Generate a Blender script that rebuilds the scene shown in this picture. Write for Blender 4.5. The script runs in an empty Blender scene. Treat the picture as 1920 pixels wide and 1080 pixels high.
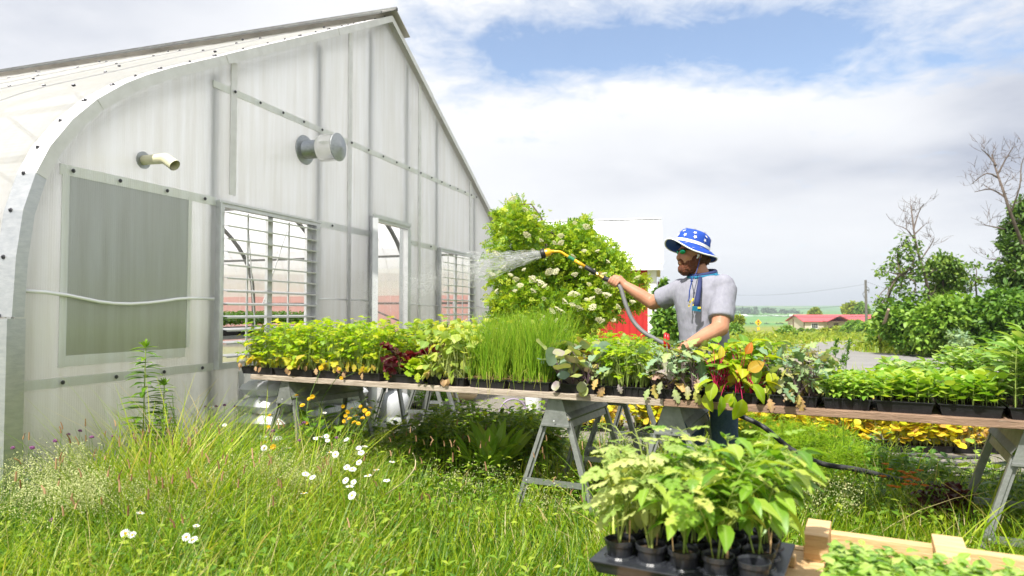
import bpy, math, random
import numpy as np
from mathutils import Vector, Matrix
random.seed(7); RNG = np.random.default_rng(11)
sc = bpy.context.scene
COL = sc.collection
R = math.radians

# ------------------------------------------------------------------ camera
CH = 1.28; TH = math.atan(45/1280)
cd = bpy.data.cameras.new("camera"); cam = bpy.data.objects.new("camera", cd); COL.objects.link(cam)
cam.location = (0, 0, CH); cam.rotation_euler = (math.pi/2+TH, 0, 0)
cd.lens = 24; cd.sensor_width = 36; cd.clip_end = 8000; cd.clip_start = .05
cd.dof.use_dof = True; cd.dof.focus_distance = 4.7; cd.dof.aperture_fstop = 3.2
sc.camera = cam
# ------------------------------------------------------------------ sky and sun
SUN_TO = Vector((-.30, -.52, .88)).normalized()
elev = math.asin(SUN_TO.z)
world = bpy.data.worlds.new("World"); sc.world = world; world.use_nodes = True
def build_world():
    nt = world.node_tree; N = nt.nodes; L = nt.links; N.clear()
    def n(t, **k):
        x = N.new(t)
        for a, b in k.items(): setattr(x, a, b)
        return x
    def mth(op, a, b=None, c=None, clamp=False):
        x = n('ShaderNodeMath', operation=op); x.use_clamp = clamp
        for i, v in enumerate((a, b, c)):
            if v is None: continue
            if isinstance(v, (int, float)): x.inputs[i].default_value = v
            else: L.new(v, x.inputs[i])
        return x.outputs[0]
    out = n('ShaderNodeOutputWorld'); bg = n('ShaderNodeBackground'); bg.inputs[1].default_value = .1
    L.new(bg.outputs[0], out.inputs[0])
    sky = n('ShaderNodeTexSky', sky_type='NISHITA'); sky.sun_disc = False
    sky.sun_elevation = elev; sky.sun_rotation = math.atan2(SUN_TO.x, SUN_TO.y)
    sky.air_density = 1.0; sky.dust_density = 1.2; sky.ozone_density = 2.5
    tc = n('ShaderNodeTexCoord'); sp = n('ShaderNodeSeparateXYZ'); L.new(tc.outputs['Generated'], sp.inputs[0])
    x, y, z = sp.outputs
    zz = mth('ADD', mth('MAXIMUM', z, 0), .14)
    cx = mth('DIVIDE', x, zz); cy = mth('DIVIDE', y, zz)
    cv = n('ShaderNodeCombineXYZ'); L.new(cx, cv.inputs[0]); L.new(cy, cv.inputs[1])
    yy = mth('MAXIMUM', y, .05); u = mth('DIVIDE', x, yy); v = mth('DIVIDE', z, yy)
    def noise(scale, det, rough, vec=cv.outputs[0], dist=0):
        t = n('ShaderNodeTexNoise'); t.inputs['Scale'].default_value = scale; t.inputs['Detail'].default_value = det
        t.inputs['Roughness'].default_value = rough; t.inputs['Distortion'].default_value = dist
        L.new(vec, t.inputs['Vector']); return t.outputs['Fac']
    def gauss(u0, v0, su, sv, rot=0):
        du = mth('SUBTRACT', u, u0); dv = mth('SUBTRACT', v, v0)
        dv = mth('SUBTRACT', dv, mth('MULTIPLY', du, rot))
        a = mth('DIVIDE', du, su); b = mth('DIVIDE', dv, sv)
        s = mth('ADD', mth('MULTIPLY', a, a), mth('MULTIPLY', b, b))
        g = mth('EXPONENT', mth('MULTIPLY', s, -1))
        return mth('MULTIPLY', g, mth('GREATER_THAN', y, .05))
    nz1 = noise(1.15, 8, .56, dist=.35); nz2 = noise(3.1, 6, .6); 
    # opening of blue sky
    g1 = gauss(.30, .385, .44, .062, .02); g2 = gauss(.40, .47, .5, .07); g3 = gauss(.0, .385, .10, .05)
    op = mth('ADD', g1, mth('MULTIPLY', g2, .55)); op = mth('ADD', op, mth('MULTIPLY', g3, .5))
    up = mth('MULTIPLY', mth('SUBTRACT', z, .5), 1.2, clamp=True)       # broken cloud overhead
    op = mth('ADD', op, up)
    m = mth('ADD', mth('MULTIPLY', op, 1.35), mth('MULTIPLY', mth('SUBTRACT', nz1, .5), 2.1))
    nz5 = noise(9., 6, .65, dist=.6)
    m = mth('ADD', m, mth('MULTIPLY', mth('SUBTRACT', nz2, .5), 1.9)); m = mth('ADD', m, mth('MULTIPLY', mth('SUBTRACT', nz5, .5), 1.1))
    m = mth('MULTIPLY', mth('SUBTRACT', m, .38), 1.25, clamp=True)
    blue = mth('MULTIPLY', m, .95)
    # shading of the cloud sheet
    d1 = gauss(-.72, .46, .26, .13); d2 = gauss(.74, .33, .13, .24); d3 = gauss(.28, .205, .2, .05); d4 = gauss(.6, .21, .3, .04)
    nz3 = noise(.9, 6, .5); nz4 = noise(2.3, 5, .55)
    dk = mth('ADD', mth('MULTIPLY', d1, .75), mth('MULTIPLY', d2, .70))
    dk = mth('ADD', dk, mth('MULTIPLY', d3, .32)); dk = mth('ADD', dk, mth('MULTIPLY', d4, .32))
    var = mth('ADD', mth('MULTIPLY', mth('SUBTRACT', nz3, .5), 1.2), mth('MULTIPLY', mth('SUBTRACT', nz4, .5), .9))
    dk = mth('MULTIPLY', dk, mth('ADD', 1, mth('MULTIPLY', var, 1.6)))
    dk = mth('ADD', dk, mth('MULTIPLY', var, .22)); dk = mth('ADD', dk, .10, clamp=True)
    cr = n('ShaderNodeValToRGB'); L.new(dk, cr.inputs[0])
    e = cr.color_ramp.elements
    e[0].position = 0; e[0].color = (4.75, 4.78, 4.85, 1); e[1].position = 1; e[1].color = (2.2, 2.38, 2.9, 1)
    q = e.new(.35); q.color = (3.9, 3.97, 4.2, 1)
    k = n('ShaderNodeVectorMath', operation='SCALE'); L.new(sky.outputs[0], k.inputs[0]); k.inputs['Scale'].default_value = SKYK
    mx = n('ShaderNodeMix', data_type='RGBA'); L.new(blue, mx.inputs[0])
    L.new(cr.outputs[0], mx.inputs[6]); L.new(k.outputs[0], mx.inputs[7]); L.new(mx.outputs[2], bg.inputs[0])
SKYK = .92
build_world()
sd = bpy.data.lights.new("sun", 'SUN'); sun = bpy.data.objects.new("sun", sd); COL.objects.link(sun)
sd.energy = 3.5; sd.angle = R(1.6); sd.color = (1, .955, .88)
sun.rotation_euler = SUN_TO.to_track_quat('Z', 'Y').to_euler(); sun.location = (-4, -4, 12)
sc.view_settings.view_transform = 'Standard'; sc.view_settings.look = 'None'; sc.view_settings.gamma = 1
sc.view_settings.exposure = 1.2
sc.render.engine = 'CYCLES'
sc.cycles.max_bounces = 7; sc.cycles.diffuse_bounces = 3; sc.cycles.transmission_bounces = 5; sc.cycles.transparent_max_bounces = 12
sc.cycles.use_denoising = True; sc.cycles.caustics_reflective = False; sc.cycles.caustics_refractive = False

# ------------------------------------------------------------------ placing
def ray(px, py):
    a = (px-960)/1280; b = (540-py)/1280
    return a, math.cos(TH)-b*math.sin(TH), math.sin(TH)+b*math.cos(TH)
def at(px, py, Y):
    x, y, z = ray(px, py); return Vector((x*Y/y, Y, CH+z*Y/y))
def on(px, py, h=0.):
    x, y, z = ray(px, py); k = (h-CH)/z; return Vector((k*x, k*y, h))
TY = [-60, 24, 60, 110, 150, 400, 520, 900, 1100, 1500, 2600, 4200]
TZ = [0, 0, -1.15, -2.65, -3.3, -8.3, -9.0, -2.9, -1., 2, 22, 30]
def tz(Y): return float(np.interp(Y, TY, TZ))
def onter(px, py):
    Y = 5.
    x, y, z = ray(px, py)
    while Y < 3000:
        if CH+z/y*Y <= tz(Y): break
        Y *= 1.004
    return Vector((x/y*Y, Y, tz(Y)))

# ------------------------------------------------------------------ objects
W = {}
def tag(o, label=None, cat=None, group=None, kind=None):
    if label: o['label'] = label
    if cat: o['category'] = cat
    if group: o['group'] = group
    if kind: o['kind'] = kind
    return o
def empty(name, loc=(0, 0, 0), rz=0, label=None, cat=None, group=None):
    o = bpy.data.objects.new(name, None); COL.objects.link(o); o.empty_display_size = .1
    o.location = loc; o.rotation_euler = (0, 0, rz); W[o.name] = Matrix.Translation(loc) @ Matrix.Rotation(rz, 4, 'Z')
    return tag(o, label, cat, group)
def link_mesh(name, me, mat, parent, smooth=False):
    o = bpy.data.objects.new(name, me); COL.objects.link(o)
    for m in (mat if isinstance(mat, (list, tuple)) else [mat]):
        if m: me.materials.append(m)
    W[o.name] = Matrix.Identity(4)
    if parent is not None:
        o.parent = parent; inv = W[parent.name].inverted()
        me.transform(inv); W[o.name] = W[parent.name].copy()
    if smooth: me.polygons.foreach_set('use_smooth', np.ones(len(me.polygons), dtype=bool))
    me.update(); return o
def copy_tree(o, parent=None, first=True):
    c = o.copy(); COL.objects.link(c); c.parent = parent
    W[c.name] = W[o.name].copy()
    for ch in list(o.children): copy_tree(ch, c, False)
    return c

class MB:
    """collects simple solids, builds them as one mesh object"""
    def __init__(s): s.v = []; s.f = []; s.m = []
    def add(s, vs, fs, mi=0):
        n = len(s.v); s.v += [tuple(v) for v in vs]; s.f += [tuple(i+n for i in f) for f in fs]; s.m += [mi]*len(fs); return s
    def box(s, c, d, rz=0, M=None, mi=0, ax=None):
        hx, hy, hz = d[0]/2, d[1]/2, d[2]/2
        vs = [Vector((x, y, z)) for z in (-hz, hz) for y in (-hy, hy) for x in (-hx, hx)]
        if ax is not None:
            a, b, e = ax; vs = [Vector(a)*v.x+Vector(b)*v.y+Vector(e)*v.z for v in vs]
        elif M is not None: vs = [M @ v for v in vs]
        elif rz: m = Matrix.Rotation(rz, 3, 'Z'); vs = [m @ v for v in vs]
        c = Vector(c)
        return s.add([v+c for v in vs], [(0, 2, 3, 1), (4, 5, 7, 6), (0, 1, 5, 4), (2, 6, 7, 3), (0, 4, 6, 2), (1, 3, 7, 5)], mi)
    def hexa(s, p, mi=0):   # 8 points: bottom loop then top loop
        return s.add(p, [(3, 2, 1, 0), (4, 5, 6, 7), (0, 1, 5, 4), (1, 2, 6, 5), (2, 3, 7, 6), (3, 0, 4, 7)], mi)
    def beam(s, a, b, w, t, up=(0, 0, 1), mi=0):
        a = Vector(a); b = Vector(b); d = (b-a).normalized(); x = d.cross(Vector(up))
        if x.length < 1e-4: x = d.cross(Vector((1, 0, 0)))
        x.normalize(); z = x.cross(d)
        p = [a+x*i*w/2+z*j*t/2 for i, j in ((-1, -1), (1, -1), (1, 1), (-1, 1))]+[b+x*i*w/2+z*j*t/2 for i, j in ((-1, -1), (1, -1), (1, 1), (-1, 1))]
        return s.add(p, [(3, 2, 1, 0), (4, 5, 6, 7), (0, 1, 5, 4), (1, 2, 6, 5), (2, 3, 7, 6), (3, 0, 4, 7)], mi)
    def tube(s, pts, r, n=8, cap=True, mi=0):
        pts = [Vector(p) for p in pts]; k = len(pts)
        rs = list(r) if isinstance(r, (list, tuple)) else [r]*k
        base = len(s.v); prev = None
        for i, p in enumerate(pts):
            d = (pts[min(i+1, k-1)]-pts[max(i-1, 0)])
            if d.length < 1e-9: d = Vector((0, 0, 1))
            d.normalize()
            x = (prev - d*prev.dot(d)) if prev is not None else (d.cross(Vector((0, 0, 1))) if abs(d.z) < .95 else d.cross(Vector((1, 0, 0))))
            x.normalize(); prev = x; y = d.cross(x)
            for j in range(n):
                a = 2*math.pi*j/n; s.v.append(tuple(p+(x*math.cos(a)+y*math.sin(a))*rs[i]))
        for i in range(k-1):
            for j in range(n):
                a = base+i*n+j; b = base+i*n+(j+1) % n; s.f.append((a, b, b+n, a+n)); s.m.append(mi)
        if cap:
            s.f.append(tuple(base+j for j in range(n))[::-1]); s.f.append(tuple(base+(k-1)*n+j for j in range(n))); s.m += [mi, mi]
        return s
    def lathe(s, c, prof, n=16, axis=(0, 0, 1), mi=0, close=True):
        ax = Vector(axis).normalized(); x = ax.cross(Vector((0, 0, 1))) if abs(ax.z) < .9 else ax.cross(Vector((1, 0, 0)))
        x.normalize(); y = ax.cross(x); c = Vector(c); base = len(s.v)
        for (r, h) in prof:
            for j in range(n):
                a = 2*math.pi*j/n; s.v.append(tuple(c+ax*h+(x*math.cos(a)+y*math.sin(a))*r))
        for i in range(len(prof)-1):
            for j in range(n):
                a = base+i*n+j; b = base+i*n+(j+1) % n; s.f.append((a, b, b+n, a+n)); s.m.append(mi)
        if close:
            for i in (0, len(prof)-1):
                if prof[i][0] > 1e-4: s.f.append(tuple(base+i*n+j for j in range(n))); s.m.append(mi)
        return s
    def ball(s, c, r, n=8, m=6, mi=0):
        r = r if isinstance(r, (tuple, list)) else (r, r, r); base = len(s.v); c = Vector(c)
        for i in range(m+1):
            t = math.pi*i/m
            for j in range(n):
                a = 2*math.pi*j/n; s.v.append((c.x+r[0]*math.sin(t)*math.cos(a), c.y+r[1]*math.sin(t)*math.sin(a), c.z+r[2]*math.cos(t)))
        for i in range(m):
            for j in range(n):
                a = base+i*n+j; b = base+i*n+(j+1) % n; s.f.append((a, a+n, b+n, b)); s.m.append(mi)
        return s
    def prism(s, poly, z0, z1, mi=0):
        n = len(poly); vs = [(p[0], p[1], z0) for p in poly]+[(p[0], p[1], z1) for p in poly]
        return s.add(vs, [tuple(range(n))[::-1], tuple(range(n, 2*n))]+[(i, (i+1) % n, (i+1) % n+n, i+n) for i in range(n)], mi)
    def build(s, name, mat, parent=None, smooth=False, bevel=0, label=None, cat=None, group=None, kind=None):
        me = bpy.data.meshes.new(name); me.from_pydata(s.v, [], s.f)
        o = link_mesh(name, me, mat, parent, smooth)
        if any(s.m): me.polygons.foreach_set('material_index', np.array(s.m, dtype=np.int32))
        if bevel:
            b = o.modifiers.new('bevel', 'BEVEL'); b.width = bevel; b.segments = 2; b.limit_method = 'ANGLE'
        return tag(o, label, cat, group, kind)

# ------------------------------------------------------------------ materials
def new_mat(name):
    m = bpy.data.materials.new(name); m.use_nodes = True; nt = m.node_tree; nt.nodes.clear(); return m, nt
def mat(name, c1, c2=None, scale=8., rough=.6, metal=0., bump=0., spec=.4, stretch=(1, 1, 1), det=5, c3=None, bscale=None, trans=0., alpha=1., wave=None, coat=0., bdist=.01):
    m, nt = new_mat(name); N = nt.nodes; L = nt.links
    out = N.new('ShaderNodeOutputMaterial'); b = N.new('ShaderNodeBsdfPrincipled'); L.new(b.outputs[0], out.inputs[0])
    b.inputs['Roughness'].default_value = rough; b.inputs['Metallic'].default_value = metal; b.inputs['Specular IOR Level'].default_value = spec
    b.inputs['Coat Weight'].default_value = coat
    tc = N.new('ShaderNodeTexCoord'); mp = N.new('ShaderNodeMapping'); L.new(tc.outputs['Object'], mp.inputs[0]); mp.inputs['Scale'].default_value = stretch
    nz = N.new('ShaderNodeTexNoise'); nz.inputs['Scale'].default_value = scale; nz.inputs['Detail'].default_value = det; nz.inputs['Roughness'].default_value = .6
    L.new(mp.outputs[0], nz.inputs['Vector'])
    c2 = c2 or tuple(x*.8 for x in c1)
    r = N.new('ShaderNodeValToRGB'); L.new(nz.outputs[0], r.inputs[0]); e = r.color_ramp.elements
    e[0].position = .3; e[0].color = (*c1, 1); e[1].position = .7; e[1].color = (*c2, 1)
    if c3: q = e.new(.82); q.color = (*c3, 1)
    L.new(r.outputs[0], b.inputs['Base Color'])
    if bump or wave:
        bp = N.new('ShaderNodeBump'); bp.inputs['Strength'].default_value = bump or .4; bp.inputs['Distance'].default_value = bdist
        if wave:
            wv = N.new('ShaderNodeTexWave'); wv.bands_direction = wave[0]; wv.inputs['Scale'].default_value = wave[1]; L.new(tc.outputs['Object'], wv.inputs['Vector']); L.new(wv.outputs['Fac'], bp.inputs['Height'])
        else:
            n2 = N.new('ShaderNodeTexNoise'); n2.inputs['Scale'].default_value = bscale or scale*4; n2.inputs['Detail'].default_value = 4; L.new(mp.outputs[0], n2.inputs['Vector']); L.new(n2.outputs[0], bp.inputs['Height'])
        L.new(bp.outputs[0], b.inputs['Normal'])
    if trans:
        t = N.new('ShaderNodeBsdfTranslucent'); L.new(r.outputs[0], t.inputs[0]); mx = N.new('ShaderNodeMixShader'); mx.inputs[0].default_value = trans
        L.new(b.outputs[0], mx.inputs[1]); L.new(t.outputs[0], mx.inputs[2]); L.new(mx.outputs[0], out.inputs[0])
    return m
def leafmat(name, stops, trans=.45, rough=.45, spec=.35, nscale=14.):
    """leaf colour picked per leaf from the 'tint' attribute, with small mottling"""
    m, nt = new_mat(name); N = nt.nodes; L = nt.links
    out = N.new('ShaderNodeOutputMaterial'); b = N.new('ShaderNodeBsdfPrincipled'); t = N.new('ShaderNodeBsdfTranslucent'); mx = N.new('ShaderNodeMixShader')
    at_ = N.new('ShaderNodeAttribute'); at_.attribute_name = 'tint'
    tc = N.new('ShaderNodeTexCoord'); nz = N.new('ShaderNodeTexNoise'); nz.inputs['Scale'].default_value = nscale; nz.inputs['Detail'].default_value = 3
    L.new(tc.outputs['Object'], nz.inputs['Vector'])
    a = N.new('ShaderNodeMath'); a.operation = 'MULTIPLY_ADD'; L.new(nz.outputs[0], a.inputs[0]); a.inputs[1].default_value = .24; L.new(at_.outputs['Fac'], a.inputs[2])
    s = N.new('ShaderNodeMath'); s.operation = 'SUBTRACT'; L.new(a.outputs[0], s.inputs[0]); s.inputs[1].default_value = .12
    r = N.new('ShaderNodeValToRGB'); L.new(s.outputs[0], r.inputs[0]); e = r.color_ramp.elements
    e[0].position = stops[0][0]; e[0].color = (*stops[0][1], 1); e[1].position = stops[-1][0]; e[1].color = (*stops[-1][1], 1)
    for p, c in stops[1:-1]: q = e.new(p); q.color = (*c, 1)
    b.inputs['Roughness'].default_value = rough; b.inputs['Specular IOR Level'].default_value = spec
    ra = N.new('ShaderNodeAttribute'); ra.attribute_name = 'rib'; pw = N.new('ShaderNodeMath'); pw.operation = 'POWER'; L.new(ra.outputs['Fac'], pw.inputs[0]); pw.inputs[1].default_value = 7
    pm = N.new('ShaderNodeMath'); pm.operation = 'MULTIPLY'; L.new(pw.outputs[0], pm.inputs[0]); pm.inputs[1].default_value = .55
    rm = N.new('ShaderNodeMix'); rm.data_type = 'RGBA'; rm.blend_type = 'SCREEN'; L.new(pm.outputs[0], rm.inputs[0]); L.new(r.outputs[0], rm.inputs[6]); rm.inputs[7].default_value = (.30, .34, .16, 1)
    L.new(rm.outputs[2], b.inputs['Base Color'])
    g = N.new('ShaderNodeMix'); g.data_type = 'RGBA'; g.blend_type = 'MULTIPLY'; g.inputs[0].default_value = 1; L.new(r.outputs[0], g.inputs[6]); g.inputs[7].default_value = (1.35, 1.3, .55, 1)
    L.new(g.outputs[2], t.inputs[0]); mx.inputs[0].default_value = trans
    L.new(b.outputs[0], mx.inputs[1]); L.new(t.outputs[0], mx.inputs[2]); L.new(mx.outputs[0], out.inputs[0])
    return m

# ------------------------------------------------------------------ foliage in numpy
def nrm(a): return a/np.maximum(np.linalg.norm(a, axis=-1, keepdims=True), 1e-9)
def blade(n=4, width=.5, lobes=0, amp=.0, fold=.15, curl=.2, shape=.9, wave=0., tipw=.02, ph=0):
    """a leaf along +Y, 0..1; returns vertices and quads"""
    V = []; F = []
    for i in range(n+1):
        t = i/n; w = width*.5*(math.sin(math.pi*min(1, max(0, t))**shape)**.8 if 0 < t < 1 else tipw*2)
        if lobes and 0 < i < n: w *= 1+amp*(1 if i % 2 else -1)
        z = -curl*t*t; yy = t
        dz = fold*w*2
        wz = wave*math.sin(i*2.4+ph)
        V += [(-w, yy+(amp*.12 if lobes and i % 2 else 0), z+dz+wz), (0, yy, z), (w, yy+(amp*.12 if lobes and i % 2 else 0), z+dz-wz)]
    for i in range(n):
        a = i*3; F += [(a, a+1, a+4, a+3), (a+1, a+2, a+5, a+4)]
    return np.array(V, float), np.array(F)
def join_tpl(parts):
    """parts: (tpl, angle about z, scale, offset)"""
    VV = []; FF = []; k = 0
    for (V, F), ang, s, off in parts:
        c, si = math.cos(ang), math.sin(ang); P = V*s
        Q = np.stack([P[:, 0]*c-P[:, 1]*si, P[:, 0]*si+P[:, 1]*c, P[:, 2]], 1)+np.array(off)
        VV.append(Q); FF.append(F+k); k += len(V)
    return np.concatenate(VV), np.concatenate(FF)
def round_tpl(n=10, cup=.2, wob=.12):
    V = [(0, .5, 0)]; F = []
    for j in range(n):
        a = 2*math.pi*j/n; r = .5*(1+wob*math.sin(a*5)); V.append((r*math.sin(a), .5-r*math.cos(a), cup*.5+.05*math.sin(a*3)))
    for j in range(0, n, 2): F.append((0, 1+j, 1+(j+1) % n, 1+(j+2) % n))
    return np.array(V, float), np.array(F)
class Fol:
    def __init__(s): s.V = []; s.F = []; s.T = []; s.R = []; s.n = 0
    def raw(s, V, F, T, rib=None):
        s.R.append(np.zeros(len(V)) if rib is None else rib); s.V.append(V); s.F.append(F+s.n); s.T.append(T); s.n += len(V)
    def scatter(s, tpl, pos, d, up, size, tint, wid=None):
        V, F = tpl; N = len(pos)
        if N == 0: return
        y = nrm(d); x = nrm(np.cross(y, up)); z = np.cross(x, y)
        size = np.broadcast_to(np.asarray(size, float), (N,)); wid = size if wid is None else np.broadcast_to(wid, (N,))*size
        P = pos[:, None, :]+(V[None, :, 0, None]*wid[:, None, None])*x[:, None, :]+(V[None, :, 1, None]*size[:, None, None])*y[:, None, :]+(V[None, :, 2, None]*size[:, None, None])*z[:, None, :]
        k = len(V); FF = (F[None]+(np.arange(N)*k)[:, None, None]).reshape(-1, F.shape[1])
        s.raw(P.reshape(-1, 3), FF, np.repeat(np.broadcast_to(tint, (N,)), k), np.tile((np.arange(k) % 3 == 1).astype(float) if k % 3 == 0 and F.shape[1] == 4 else np.zeros(k), N))
    def strips(s, A, B, C, r0, r1, seg=4, tint=.5, sides=3):
        """tubes along quadratic curves A-B-C"""
        N = len(A); 
        if N == 0: return
        t = np.linspace(0, 1, seg+1)[None, :, None]
        P = (1-t)**2*A[:, None]+2*t*(1-t)*B[:, None]+t*t*C[:, None]
        D = nrm(2*(1-t)*(B-A)[:, None]+2*t*(C-B)[:, None]+1e-6)
        ref = np.where(np.abs(D[..., 2:3]) > .9, np.array([1., .2, 0]), np.array([0, 0, 1.]))
        x = nrm(np.cross(D, ref)); y = np.cross(D, x)
        r0 = np.broadcast_to(r0, (N,))[:, None, None]; r1 = np.broadcast_to(r1, (N,))[:, None, None]; r = r0+(r1-r0)*t
        ring = [P+r*(math.cos(a)*x+math.sin(a)*y) for a in [2*math.pi*j/sides for j in range(sides)]]
        V = np.stack(ring, 2).reshape(-1, 3)
        f = []
        for i in range(seg):
            for j in range(sides): f.append((i*sides+j, i*sides+(j+1) % sides, (i+1)*sides+(j+1) % sides, (i+1)*sides+j))
        f = np.array(f); k = (seg+1)*sides
        s.raw(V, (f[None]+(np.arange(N)*k)[:, None, None]).reshape(-1, 4), np.repeat(np.broadcast_to(tint, (N,)), k))
    def build(s, name, mat, parent=None, smooth=True, **kw):
        V = np.concatenate(s.V).astype(np.float32); F = np.concatenate(s.F).astype(np.int32); T = np.concatenate(s.T).astype(np.float32)
        me = bpy.data.meshes.new(name); me.vertices.add(len(V)); me.vertices.foreach_set('co', V.ravel())
        me.loops.add(F.size); me.loops.foreach_set('vertex_index', F.ravel()); me.polygons.add(len(F))
        me.polygons.foreach_set('loop_start', np.arange(0, F.size, F.shape[1], dtype=np.int32))
        me.update(calc_edges=True)
        a = me.attributes.new('tint', 'FLOAT', 'POINT'); a.data.foreach_set('value', T)
        a = me.attributes.new('rib', 'FLOAT', 'POINT'); a.data.foreach_set('value', np.concatenate(s.R).astype(np.float32))
        o = link_mesh(name, me, mat, parent, smooth); return tag(o, **kw)
def rnd(n, a=0., b=1.): return RNG.uniform(a, b, n)
def rdir(n):
    v = RNG.normal(size=(n, 3)); return nrm(v)
def hdir(az, el): return np.stack([np.cos(az)*np.cos(el), np.sin(az)*np.cos(el), np.sin(el)], -1)
WIND = np.array([-.6, .15, 0.])

def rosette(lf, st, base, k, h, spread, size, tpl, droop=.2, tint=(0, .7), hmin=.35, sr=.0018, stint=.5, wid=None, jit=.4, updir=0.):
    """k stalks from each base point, a leaf at the end of each"""
    B = np.repeat(base, k, 0); N = len(B); az = rnd(N, 0, 2*math.pi); q = rnd(N, hmin, 1.)*np.repeat(rnd(len(base), .72, 1.14), k); out = spread*np.sqrt(rnd(N))
    hd = hdir(az, 0*az); H = np.broadcast_to(h, (N,))*q
    C = B+hd*out[:, None]+np.array([0, 0, 1.])*H[:, None]
    Bm = B+hd*out[:, None]*.25+np.array([0, 0, 1.])*H[:, None]*.7
    st.strips(B, Bm, C, sr, sr*.6, 3, stint)
    el = updir-droop+RNG.normal(size=N)*jit; az2 = az+RNG.normal(size=N)*.5
    d = hdir(az2, el); up = nrm(np.array([0, 0, 1.])+rdir(N)*.35)
    lf.scatter(tpl, C, d, up, size*rnd(N, .65, 1.2), rnd(N, *tint), wid)
def upright(lf, st, base, h, nodes, size, tpl, tint=(0, .8), lean=.12, droop=.2, sr=.003, stint=.5, start=.25, per=2, taper=.35, wid=None, pet=.3, curve=None):
    """single stem with leaves along it"""
    N = len(base); h = np.broadcast_to(h, (N,)).astype(float)
    ln = RNG.normal(size=(N, 3))*lean*h[:, None]; ln[:, 2] = 0
    if curve is not None: ln = ln+curve*h[:, None]
    C = base+ln+np.array([0, 0, 1.])*h[:, None]; Bm = base+np.array([0, 0, 1.])*h[:, None]*.6+ln*.15
    st.strips(base, Bm, C, sr, sr*.5, 5, stint, 4)
    for i in range(nodes):
        t = start+(1-start)*(i+.5)/nodes
        P = (1-t)**2*base+2*t*(1-t)*Bm+t*t*C; az0 = rnd(N, 0, 6.28)
        for j in range(per):
            az = az0+j*2*math.pi/per+RNG.normal(size=N)*.3; el = .35-droop+t*.5+RNG.normal(size=N)*.25
            s = size*(1-taper*abs(t-.55)*1.6)*rnd(N, .7, 1.2)
            hd = hdir(az, el*0+.4); Q = P+hd*(s*pet)[:, None]
            if pet > 0: st.strips(P, (P+Q)/2+[0, 0, .003], Q, sr*.4, sr*.3, 1, stint)
            lf.scatter(tpl, Q, hdir(az, el-.2), nrm(np.array([0, 0, 1.])+rdir(N)*.3), s, rnd(N, *tint), wid)
# ================================================================== materials used by structures
galv = mat('galvanised steel', (.42, .44, .45), (.30, .32, .33), 30, .42, .75, .15, stretch=(1, 1, 3))
galv_l = mat('lighter galvanised steel', (.60, .61, .62), (.46, .48, .50), 14, .38, .7, .12, stretch=(1, 1, 3))
alu = mat('aluminium', (.72, .73, .74), (.6, .61, .62), 12, .38, .45, .08)
alu_w = mat('pale anodised trim', (.80, .79, .79), (.68, .67, .66), 9, .45, .15, .1)
chrome = mat('bright stainless', (.8, .8, .78), (.7, .7, .68), 5, .16, 1., .05)
darksteel = mat('weathered rib steel', (.10, .105, .10), (.17, .17, .16), 20, .5, .6, .1)
black_pl = mat('black tray plastic', (.012, .012, .014), (.02, .02, .022), 40, .42, 0, .25, spec=.35)
pvc = mat('yellowed white pvc', (.72, .70, .52), (.62, .58, .38), 6, .35)
soil = mat('potting soil', (.035, .022, .013), (.10, .065, .04), 140, .9, 0, .9, c3=(.45, .40, .32), bscale=220)
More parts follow.
